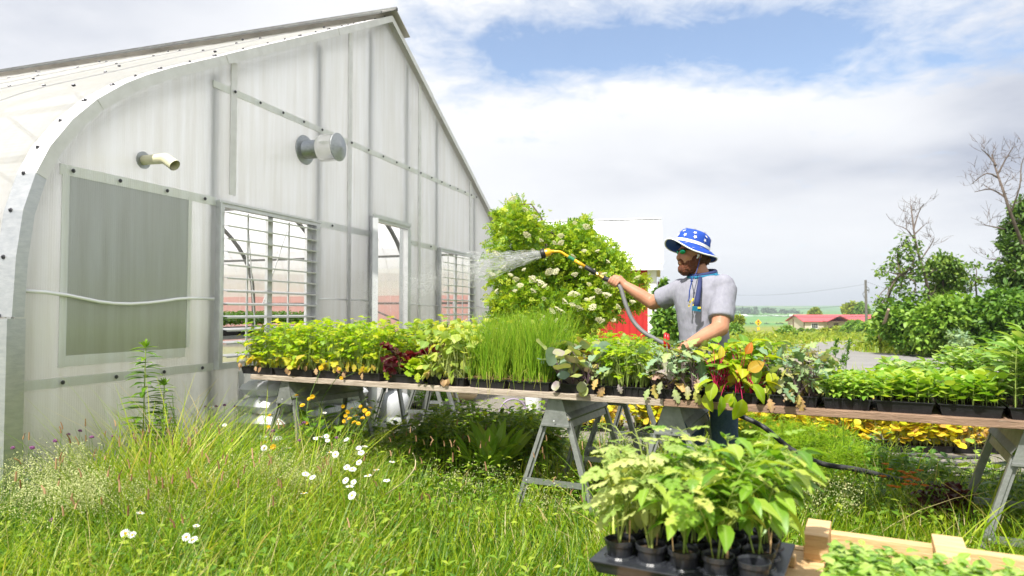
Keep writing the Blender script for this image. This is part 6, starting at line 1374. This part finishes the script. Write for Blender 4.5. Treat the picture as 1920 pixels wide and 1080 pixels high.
# ------------------------------------------------------------------ herb clumps
def clump(name, label, cat, c, rx, ry, n, h, nodes, size, tpl, gm, tint=(0, .9), kind='upright', r=.003, lean=.15, wid=None, per=2, droop=.2):
    rt = empty(name, (c[0], c[1], 0), 0, label, cat); a = Fol(); s = Fol(); th = rnd(n, 0, 6.28); q = np.sqrt(rnd(n)); B = np.stack([c[0]+rx*q*np.cos(th), c[1]+ry*q*np.sin(th), 0*q], 1)
    H = h*rnd(n, .7, 1.15)*(1-.35*q*q)
    if kind == 'upright': upright(a, s, B, H, nodes, size, tpl, tint, lean, droop, r, .3, .2, per, .3, wid=wid, pet=.3)
    else: rosette(a, s, B, nodes, h, .08, size, tpl, .2, tint, .5, r, .3)
    a.build('foliage', G[gm], rt); s.build('stems', G['stem'], rt); return rt
for i, (x, y, lb) in enumerate(((-.72, 5.75, 'left end of the dark leafy herb bed growing below the front table'), (-.25, 5.6, 'middle clump of the leafy herb bed below the front table'), (.12, 5.75, 'right clump of the leafy herb bed beside the middle sawhorse'), (-.45, 6.3, 'back left clump of the herb bed touching the gravel'), (.05, 6.35, 'back right clump of the herb bed in front of the hose reel'))):
    clump('herb_clump', lb, 'herb plant', (x, y), .34, .30, 75, .44, 7, .08, T_OV, 'weed', (.2, 1.1))['group'] = 'dark leafy herbs below the table'
clump('dock_plant', 'broad upright light green dock leaves in front of the herb bed', 'weed', (-.15, 5.1), .08, .06, 7, .26, 3, .26, T_NARROW, 'seed', (.3, .8), per=3, wid=1.6, droop=-.6)
clump('leafy_weed', 'leafy green weed behind the second sawhorse legs near the gravel', 'weed', (-1.05, 9.0), .25, .25, 60, .42, 6, .07, T_OV, 'dark', (.2, 1))
def dill(c, rx, ry, n, h, label):
    rt = empty('dill_clump', (c[0], c[1], 0), 0, label, 'dill', 'feathery dill clumps below the right table'); a = Fol(); s = Fol(); th = rnd(n, 0, 6.28); q = np.sqrt(rnd(n)); B = np.stack([c[0]+rx*q*np.cos(th), c[1]+ry*q*np.sin(th), 0*q], 1); H = h*rnd(n, .75, 1.1)*(1-.3*q*q)
    C = B+np.stack([RNG.normal(size=n)*.04, RNG.normal(size=n)*.04, H], 1); s.strips(B, (B+C)/2, C, .0022, .001, 3, .3)
    k = 34; P = np.repeat(B, k, 0)+(np.repeat(C-B, k, 0))*np.tile(np.linspace(.25, 1, k), n)[:, None]; az = rnd(n*k, 0, 6.28); D = hdir(az, rnd(n*k, .1, 1.0)); L = rnd(n*k, .05, .12)[:, None]
    a.strips(P, P+D*L*.6, P+D*L+[0, 0, -.01], .0018, .0008, 2, rnd(n*k, .1, 1))
    for t in (.4, .6, .8, 1.):
        Q = P+D*L*t; D2 = nrm(D+rdir(n*k)*.9); a.strips(Q, Q+D2*.012, Q+D2*.030, .0018, .0008, 1, rnd(n*k, .2, 1))
    a.build('fronds', G['fern'], rt); s.build('stems', G['stem'], rt)
dill((1.88, 5.1), .32, .28, 75, .48, 'feathery bright green dill clump right behind the potted peppers'); dill((2.28, 5.05), .28, .25, 62, .43, 'feathery dill clump in the middle above the black hose'); dill((2.62, 4.9), .2, .18, 36, .28, 'lower feathery dill clump at the right, behind the orange marigolds')
rt = clump('red_amaranth', 'dark red leafy plant in the weeds behind the pine bench', 'red plant', tuple(on(1765, 985, .1))[:2], .12, .1, 18, .30, 5, .10, T_FRILL, 'amar', (0, 1))
clump('nettle_weed', 'tall dark leafy weed behind the hose, left of the marigolds', 'weed', tuple(on(1630, 930, .0))[:2], .16, .1, 7, .52, 9, .07, T_NARROW, 'dark', (.1, .9), wid=1.6)['group'] = 'tall dark weeds right'
clump('nettle_weed', 'tall dark leafy weed at the right edge by the sawhorse leg', 'weed', tuple(on(1905, 1000, .0))[:2], .08, .1, 7, .58, 9, .08, T_NARROW, 'dark', (.1, .9), wid=2.2)['group'] = 'tall dark weeds right'
for k, (px, py, h) in enumerate(((1785, 940, .34), (1838, 930, .38))):
    clump('young_vine', ['small pale leafy vine sprig rising in front of the black crates', 'second pale leafy sprig with reddish stem by the crates'][k], 'sprig', tuple(on(px, py, 0))[:2], .05, .05, 4, h, 4, .075, T_LOB, 'seed', (.3, 1), wid=1.3)
def goldenrod(px, pyt, Y, label):
    b = at(px, 700, Y); top = at(px, pyt, Y).z; rt = empty('leafy_weed', (b.x, Y, 0), 0, label, 'weed', 'tall upright weeds before the grey wall panel'); a = Fol(); s = Fol(); B = np.array([[b.x, Y, 0.]])
    n = 22; s.strips(B, B+[[0, 0, top*.5]], B+[[.01, 0, top]], .006, .003, 6, .35, 6)
    for i in range(n):
        t = .30+.70*i/n; z = top*t; k = 5; az = rnd(k, 0, 6.28)+i*.6; sz = .15*(1-abs(t-.6)*1.1)*rnd(k, .8, 1.15)*(top/1.05); P = np.repeat(B+[[.01*t, 0, z]], k, 0); a.scatter(T_NARROW, P, hdir(az, rnd(k, .05, .35)), nrm(np.array([0, 0, 1.])+rdir(k)*.2), sz, rnd(k, .2, 1), 1.25)
    k = 14; a.scatter(T_NARROW, np.repeat(B+[[.01, 0, top-.03]], k, 0), hdir(rnd(k, 0, 6.28), rnd(k, .6, 1.4)), rdir(k), .06, rnd(k, .6, 1), 1.2); a.build('foliage', G['dark'], rt); s.build('stem', G['stem'], rt)
goldenrod(270, 643, 4.65, 'tallest upright weed with tiers of narrow leaves before the grey panel'); goldenrod(306, 715, 4.7, 'shorter upright tiered weed just right of the tallest one'); 
clump('leafy_weed', 'dark broad-leaved weed growing through the left sawhorse', 'weed', (-1.45, 5.35), .2, .15, 16, .5, 6, .13, T_NARROW, 'dark', (.2, 1), wid=2.2)
clump('leafy_weed', 'yellow flowering green weed behind the left sawhorse top', 'weed', (-1.28, 6.0), .12, .1, 10, .62, 7, .06, T_OV, 'dark', (.4, 1))
def dock(px0, px1, pt_, pb_, Y, label):
    a, b = at(px0, pb_, Y), at(px1, pt_, Y); rt = empty('dock_stalk', (a.x, Y, 0), 0, label, 'weed', 'two seed stalks above the seedlings'); f = Fol(); n = 120; t = rnd(n); P = np.array(a)[None]*(1-t[:, None])+np.array(b)[None]*t[:, None]; w = .045*(1-t)+.012
    f.strips(np.array([[a.x, Y, .0]]), np.array(a)[None], np.array(b)[None], .004, .002, 6, .6); f.scatter(T_SM, P+rdir(n)*w[:, None]*.4, nrm(rdir(n)+np.array([0, 0, 1.2])), rdir(n), rnd(n, .02, .04), rnd(n, 0, .5), .5); f.build('seed_spike', G['shrub'], rt)
dock(1563, 1568, 640, 690, 4.9, 'left seed stalk standing above the seedlings against the road'); dock(1578, 1594, 641, 690, 4.9, 'right leaning seed stalk standing above the seedlings against the road')

# ------------------------------------------------------------------ woody plants
def limb(m, a, b, r0, r1, wob=.08, k=5, n=6):
    a, b = Vector(a), Vector(b); L = (b-a).length; pts = []; 
    off1 = Vector(RNG.normal(size=3))*L*wob
    for i in range(k+1):
        t = i/k; pts.append(a.lerp(b, t)+off1*math.sin(math.pi*t)+Vector(RNG.normal(size=3))*L*wob*.15*math.sin(math.pi*t))
    m.tube(pts, [r0+(r1-r0)*i/k for i in range(k+1)], n, cap=False); return pts
def tree(name, label, cat, base, blobs, mt, tpl, leaf, dens, trunk_r, group=None, per=26, spread=.32, tint=(0, .9), bm=None, upb=.3, flat=1., outer=.35):
    """blobs: (centre, radius) of the foliage masses; limbs run from the trunk to each mass"""
    base = Vector(base); rt = empty(name, base, 0, label, cat, group); tr = MB(); br = MB(); f = Fol()
    cz = sum((b[0].z for b in blobs))/len(blobs); cx = sum((b[0].x for b in blobs))/len(blobs); cy = sum((b[0].y for b in blobs))/len(blobs)
    crown = Vector((cx, cy, cz)); low = base.lerp(crown, .55)
    tp = limb(tr, base, crown, trunk_r, trunk_r*.45, .05, 6, 9); tr.build('trunk', bm or bark, rt, smooth=True)
    for c, r in blobs:
        st_ = min(tp[1:], key=lambda p: (p-c).length+(.5 if p.z > c.z else 0)*r); q = limb(br, st_, c, trunk_r*.42, trunk_r*.16, .10)
        ns = max(4, int(dens*r*r*4)); C = rdir(ns)*(RNG.uniform(outer, 1, ns)**.6)[:, None]*r; C[:, 2] *= flat; C = C+np.array(c)
        for v in C[::2]: limb(br, q[-2], Vector(v), trunk_r*.11, trunk_r*.03, .1, 3, 4)
        P = np.repeat(C, per, 0); cr = r*spread; O = RNG.normal(size=(len(P), 3))*cr*.5; O[:, 2] *= .75; P = P+O
        tt = np.repeat(rnd(ns, -.18, .18), per); D = nrm(rdir(len(P))+nrm(O)*.5+np.array([0, 0, -.15])+WIND*.25); f.scatter(tpl, P, D, nrm(np.array([0, 0, upb*3+.2])+rdir(len(P))), leaf*rnd(len(P), .6, 1.25), np.clip(rnd(len(P), *tint)+tt, 0, 1))
    br.build('branches', bm or bark, rt); f.build('crown', G[mt], rt); return rt
def B_(lst, Y, jit=.25, k=1.): return [(at(px, py, Y*(1+random.uniform(-1, 1)*jit*r/1280)), r/1280*Y*k) for px, py, r in lst]
eb_ = [(965, 392, 24), (960, 412, 28), (980, 430, 36), (945, 425, 24), (962, 374, 11), (1100, 414, 11), (1178, 482, 12), (1200, 528, 11), (932, 402, 9), (1028, 430, 9), (1066, 432, 9), (990, 408, 18), (1018, 428, 18), (1045, 440, 16), (1010, 455, 34), (955, 470, 36), (1130, 470, 34), (1080, 470, 40), (1085, 430, 26), (1105, 450, 24), (1060, 465, 40), (1010, 490, 44), (1110, 495, 38), (1148, 508, 30), (960, 520, 38), (1060, 530, 52), (1130, 545, 46), (1165, 535, 30), (1182, 560, 20), (1000, 560, 46), (1080, 590, 46), (1040, 600, 44), (1125, 575, 36), (950, 570, 30), (985, 610, 30), (925, 575, 18), (1080, 622, 26), (955, 600, 22)]
el = tree('elder_bush', 'big elder bush with flat cream flower heads in front of the red barn', 'bush', on(1050, 750), [(b[0]+Vector((0, random.uniform(-.5, .6), 0)), b[1]) for b in B_(eb_, 9.2, 1.)], 'elder', T_PIN, .105, 190, .045, per=18, spread=.52, tint=(.05, .95), outer=.2)
def umbels():
    m = MB(); 
    for i in range(70):
        r = .055*math.sqrt(random.random()); a = random.uniform(0, 6.28); m.ball((r*math.cos(a), r*math.sin(a), .012*math.cos(r*26)+random.uniform(-.004, .004)), (.0065, .0065, .005), 5, 4)
    for i in range(5): a = 1.256*i; m.tube([(0, 0, -.05), (.05*math.cos(a), .05*math.sin(a), 0)], .002, 4)
    p = m.build('flower_head', cream, el); first = True
    px_ = [(962, 372), (985, 392), (1003, 405), (950, 395), (988, 440), (1015, 450), (1052, 442), (1078, 418), (1100, 425), (1040, 455), (1000, 470), (960, 452), (930, 475), (955, 490), (985, 475), (1052, 455), (1095, 470), (1120, 470), (1140, 490), (1030, 510), (1075, 480), (1000, 520), (982, 505), (923, 514), (930, 545), (957, 515), (968, 523), (975, 535), (998, 524), (1013, 529), (1021, 536), (1042, 509), (1078, 514), (1105, 533), (1122, 546), (1138, 552), (1140, 530), (1165, 520), (1180, 540), (1195, 520), (1186, 565), (1160, 575), (1108, 560), (1099, 561), (1073, 571), (1086, 577), (1111, 576), (1045, 578), (1053, 583), (1035, 583), (1017, 597), (1022, 606), (1042, 601), (1060, 565), (1080, 550), (1070, 550), (945, 500), (912, 592), (1150, 600), (1125, 600), (1060, 620), (965, 545), (1000, 545), (1020, 560), (1110, 510), (1090, 500), (1130, 515), (1155, 545)]
    for i, (px, py) in enumerate(px_):
        o = p if i == 0 else p.copy()
        if i: COL.objects.link(o); o.parent = el
        Y = 8.2+random.uniform(-.25, .25)+.9*abs((px-1060)/160)**2; q = at(px, py, Y)-el.location; o.location = q; s = random.uniform(.55, 1.1); o.scale = (s, s, s); o.rotation_euler = (R(random.uniform(15, 50)), random.uniform(-.4, .4), random.uniform(0, 6))
    # the first mesh was built round the origin of the world, shift it to the bush's frame
    p.data.transform(Matrix.Translation(el.location))
umbels()
TG = 'trees and shrubs right of the road'
tree('broadleaf_tree', 'slim airy tree with sparse leaves, just right of the utility pole', 'tree', on(1708, 655), B_([(1700, 458, 18), (1712, 478, 22), (1688, 482, 18), (1668, 498, 16), (1655, 510, 12), (1700, 512, 24), (1720, 510, 18), (1690, 540, 22), (1712, 555, 22), (1672, 530, 12), (1645, 560, 14), (1650, 580, 14), (1725, 495, 14)], 20, .95), 'tree', T_OV, .12, 34, .06, TG, per=8, spread=.6, outer=.1)
tree('broadleaf_tree', 'rounded mid-height tree right of the airy slim one', 'tree', on(1765, 655), B_([(1765, 500, 24), (1785, 495, 18), (1745, 505, 15), (1775, 530, 28), (1755, 545, 20), (1790, 520, 18), (1765, 570, 24)], 21, .95), 'tree', T_OV, .125, 60, .08, TG, per=18, spread=.5, tint=(.2, 1.))
tree('broadleaf_tree', 'small thin tree between the rounded tree and the tall right one', 'tree', on(1822, 650), B_([(1815, 510, 12), (1828, 500, 12), (1818, 535, 14), (1845, 525, 10), (1806, 545, 10), (1860, 525, 7)], 22, 1.), 'tree', T_OV, .12, 34, .05, TG, per=10, spread=.6, outer=.1)
tree('broadleaf_tree', 'tall dark tree at the right edge of the picture', 'tree', on(1935, 660), B_([(1905, 400, 14), (1925, 390, 22), (1895, 425, 18), (1925, 430, 26), (1955, 420, 30), (1890, 450, 18), (1915, 465, 26), (1900, 500, 26), (1935, 490, 34), (1895, 525, 24), (1925, 545, 34), (1885, 550, 20), (1965, 470, 34), (1970, 530, 40)], 20, 1.), 'tree', T_OV, .13, 50, .14, TG, per=22, spread=.5, tint=(0, .75))
def bare(label, segs, Y, r):
    rt = empty('bare_tree', at(segs[0][0][0], 660, Y)*1, 0, label, 'dead tree', 'leafless trees above the hedge'); W[rt.name] = Matrix.Translation(rt.location); m = MB(); tw = MB()
    for pts, r0, r1 in segs_iter(segs, r):
        P = [at(x, y, Y+random.uniform(-.5, .5)*(i > 0)) for i, (x, y) in enumerate(pts)]; P = smooth_pts(P, 3); m.tube(P, [r0+(r1-r0)*i/(len(P)-1) for i in range(len(P))], 6, cap=False)
        for i in range(2, len(P), 1):
            for _ in range(2):
                d = Vector(RNG.normal(size=3)); d.z = abs(d.z)*.8+.2; d.normalize(); ln = random.uniform(.25, .7); q = limb(tw, P[i], P[i]+d*ln, r1*.35, .003, .12, 4, 4)
                for _k in range(2): e = Vector(RNG.normal(size=3)); e.z = abs(e.z); limb(tw, q[2], q[2]+(d+e.normalized()*.8)*ln*.4, .006, .003, .1, 3, 3)
    m.build('trunk', barkd, rt, smooth=True); tw.build('twigs', barkd, rt)
def segs_iter(segs, r):
    for i, s in enumerate(segs): yield s, (r if i == 0 else r*.5), (r*.3 if i == 0 else r*.15)
bare('leafless tree top rising behind the slim airy tree', [[(1752, 600), (1735, 520), (1718, 460), (1712, 420), (1708, 385)], [(1715, 450), (1700, 430), (1680, 422)], [(1713, 430), (1722, 400), (1732, 382)], [(1728, 485), (1745, 460), (1752, 445)], [(1714, 440), (1735, 420)]], 20.5, .05)
bare('tall leafless tree in front of the dark tree at the right edge', [[(1925, 480), (1895, 400), (1882, 360), (1868, 320), (1860, 290)], [(1885, 370), (1858, 355), (1828, 360)], [(1874, 335), (1850, 325), (1822, 345)], [(1872, 325), (1885, 300), (1900, 275)], [(1868, 310), (1852, 290), (1840, 280)], [(1895, 400), (1912, 350), (1915, 310), (1925, 285)], [(1885, 430), (1862, 425), (1845, 422)], [(1905, 510), (1880, 490), (1850, 485)]], 19.5, .055)
tree('shrub', 'large mid green shrub in the hedge, under the slim airy tree', 'shrub', on(1700, 658), B_([(1700, 600, 34), (1675, 615, 22), (1725, 615, 26), (1700, 635, 22), (1665, 600, 18)], 20, 1.), 'shrub', T_OV, .17, 60, .05, TG, per=24, spread=.5)
tree('shrub', 'bright green leafy shrub bulging from the hedge in the middle', 'shrub', on(1750, 660), B_([(1745, 615, 34), (1770, 590, 26), (1735, 640, 24), (1768, 630, 28)], 19, 1.), 'shrub', T_OV, .17, 65, .05, TG, per=24, spread=.5, tint=(.3, 1.))
tree('shrub', 'broad shrub left of the white blossom in the hedge', 'shrub', on(1800, 660), B_([(1805, 590, 34), (1830, 610, 34), (1795, 630, 30), (1820, 640, 26)], 19.5, 1.), 'shrub', T_OV, .17, 60, .05, TG, per=24, spread=.5, tint=(.1, .9))
tree('shrub', 'dark green shrub below the tall dark tree at the right edge', 'shrub', on(1880, 662), B_([(1865, 590, 36), (1895, 580, 36), (1880, 625, 36), (1915, 620, 36), (1850, 640, 26), (1950, 600, 44)], 18.5, 1.), 'shrub', T_OV, .17, 55, .05, TG, per=24, spread=.5, tint=(0, .6))
tree('shrub', 'small shrub with pale blossom low in the hedge', 'shrub', on(1795, 664), B_([(1790, 632, 14), (1800, 645, 13), (1812, 638, 10)], 18, 1.), 'kale', T_OV, .12, 70, .03, TG, per=20, spread=.5, tint=(.2, .45))
tree('shrub', 'low tangled shrub at the left end of the hedge by the road', 'shrub', on(1660, 652), B_([(1652, 625, 16), (1668, 640, 14), (1640, 635, 12), (1655, 605, 14)], 23, 1.), 'shrub', T_OV, .16, 50, .04, TG, per=20, spread=.5)
m = MB(); m.tube([on(1648, 650), at(1652, 620, 20), at(1660, 600, 19.5), at(1666, 580, 19)], [.06, .05, .045, .035], 8); m.build('broken_trunk', mat('bleached wood', (.42, .33, .26), (.3, .22, .17), 9, .9), label='bleached broken trunk leaning in front of the hedge', cat='tree trunk')
tree('shrub', 'green shrub right of the barn corner, behind the man\'s arm', 'shrub', on(1252, 665), B_([(1250, 600, 22), (1240, 570, 12), (1262, 625, 22), (1240, 630, 20), (1272, 595, 18), (1236, 545, 8), (1243, 530, 6)], 17, 1.), 'shrub', T_OV, .14, 60, .04, 'shrubs near the barn', per=22, spread=.5)
for px, py, r, Y, mt, lb in ((1378, 622, 13, 55, 'shrub', 'dark shrub at the man\'s back by the field'), (1384, 600, 8, 56, 'olive', 'thin brownish shrub top just behind the man\'s back'), (1476, 629, 16, 60, 'shrub', 'round dark green bush left of the cream house'), (1546, 631, 15, 88, 'olive', 'yellow-green bush below the house window'), (1572, 628, 15, 90, 'olive', 'yellow-green bush below the house porch'), (1602, 620, 18, 86, 'shrub', 'dark bush before the right part of the house'), (1624, 622, 16, 84, 'shrub', 'dark bush around the foot of the utility pole'), (1528, 588, 8, 230, 'olive', 'round tree behind the left end of the house roof'), (1596, 579, 11, 190, 'olive', 'tree behind the house roof, left of the utility pole'), (1615, 580, 10, 188, 'shrub', 'tree behind the house roof at the utility pole'), (1502, 621, 3.2, 140, 'shrub', 'tiny clipped shrub left of the house corner'), (1525, 622, 3.2, 141, 'shrub', 'tiny clipped shrub under the white house window'), (1514, 622, 2.6, 141, 'shrub', 'smallest clipped shrub at the house corner')):
    g = at(px, py, Y); base = Vector((g.x, Y, tz(Y))); R_ = r/1280*Y; bl_ = [(g+Vector((dx*R_, dy*R_, dz*R_)), R_*.62) for dx, dy, dz in ((-.5, 0, 0), (.5, .2, 0), (0, -.3, .35), (0, .2, -.2), (-.1, 0, -.45), (.45, 0, -.4), (-.5, 0, -.45))]
    tree('bush' if r < 20 and Y < 150 else 'tree', lb, 'bush' if Y < 150 else 'tree', base, bl_, mt, T_OV, max(.12, Y*.0042), 60/max(R_*R_, .6), .05*R_, 'bushes around the far house', per=18, spread=.55, tint=(.2, 1.))
for i, (px, lb) in enumerate(((1399, 'leftmost dark tree in the row on the green field'), (1410, 'second dark tree in the row on the green field'), (1436.5, 'dark round tree right of the yellow sign on the green field'), (1458, 'dark tree on the field above the mailbox'), (1466.5, 'dark tree on the field just right of the one above the mailbox'), (1493, 'smallest dark tree on the field near the house corner'), (1389, 'greyish scrub tree at the far left of the field row'))):
    Y = 430; g = at(px, 611.5, Y); R_ = 1.25 if i != 5 else .6; tree('field_tree', lb, 'tree', (g.x, Y, g.z-R_*1.3), [(g+Vector((dx, 0, dz))*R_, R_*.7) for dx, dz in ((-.4, 0), (.4, 0), (0, .5), (0, -.4))], 'forest', T_OV, 1.3, 5, .15, 'small dark trees in a row across the green field', per=12, spread=.6)
def forest():
    f = Fol(); C = []; 
    for i in range(620):
        X = random.uniform(-700, 760); pxx = 960+1280*X/1100
        prof_ = np.interp(pxx, [-400, 1370, 1392, 1410, 1445, 1465, 1500, 1502, 1560, 1700, 1900], [578, 577, 575, 573.5, 576, 578.5, 579, 600, 600, 592, 584])
        Y = random.uniform(1040, 1200); top = at(960, prof_, Y).z+random.uniform(-2.5, 0); 
        if prof_ > 598: continue
        C.append((X*Y/1100, Y, top-random.uniform(3, 5)-random.choice([0, 0, 4, 8]))) 
    C = np.array(C); C = C[C[:, 2] > -8]; P = np.repeat(C, 46, 0); P = P+rdir(len(P))*RNG.uniform(.3, 1, (len(P), 1))*[5., 4., 4.5]
    f.scatter(T_OV, P, rdir(len(P)), rdir(len(P)), rnd(len(P), 1.8, 3.6), rnd(len(P)), 1.2); f.build('far_wood', G['forest'], kind='stuff', label='dark band of woodland along the far hill', cat='woodland')
forest()
def weeds_mid():
    f = Fol(); n = 2600; Y = 18*(115/18)**rnd(n); X = rnd(n, -.1, .82)*Y; ok = free(X, Y); X, Y = X[ok], Y[ok]; n = len(X); lm = lumps(X, Y, .12); k = lm > .02; X, Y = X[k], Y[k]; n = len(X)
    C = np.stack([X, Y, np.interp(Y, TY, TZ)], 1); P = np.repeat(C, 26, 0)+RNG.normal(size=(n*26, 3))*[.35, .35, .12]*(1+np.repeat(Y, 26)/90)[:, None]+[0, 0, .22]
    f.scatter(T_OV, P, rdir(len(P)), rdir(len(P)), (rnd(len(P), .05, .11)*(1+np.repeat(Y, 26)/30)), np.repeat(rnd(n, .1, .9), 26), .6); f.build('meadow_weeds', G['olive'], kind='stuff', label='yellow green weeds tufted across the meadow', cat='weeds')
weeds_mid()
def haze():
    m = MB(); m.box((0, 2200, 20), (7600, 4500, 180-.0)); o = m.build('haze', None, kind='stuff'); o.display_type = 'WIRE'
    h, nt = new_mat('haze'); N = nt.nodes; out = N.new('ShaderNodeOutputMaterial'); v = N.new('ShaderNodeVolumePrincipled'); v.inputs['Color'].default_value = (.80, .88, .97, 1); v.inputs['Density'].default_value = .00042; v.inputs['Anisotropy'].default_value = .2
    nt.links.new(v.outputs[0], out.inputs['Volume']); o.data.materials.clear(); o.data.materials.append(h)
haze()
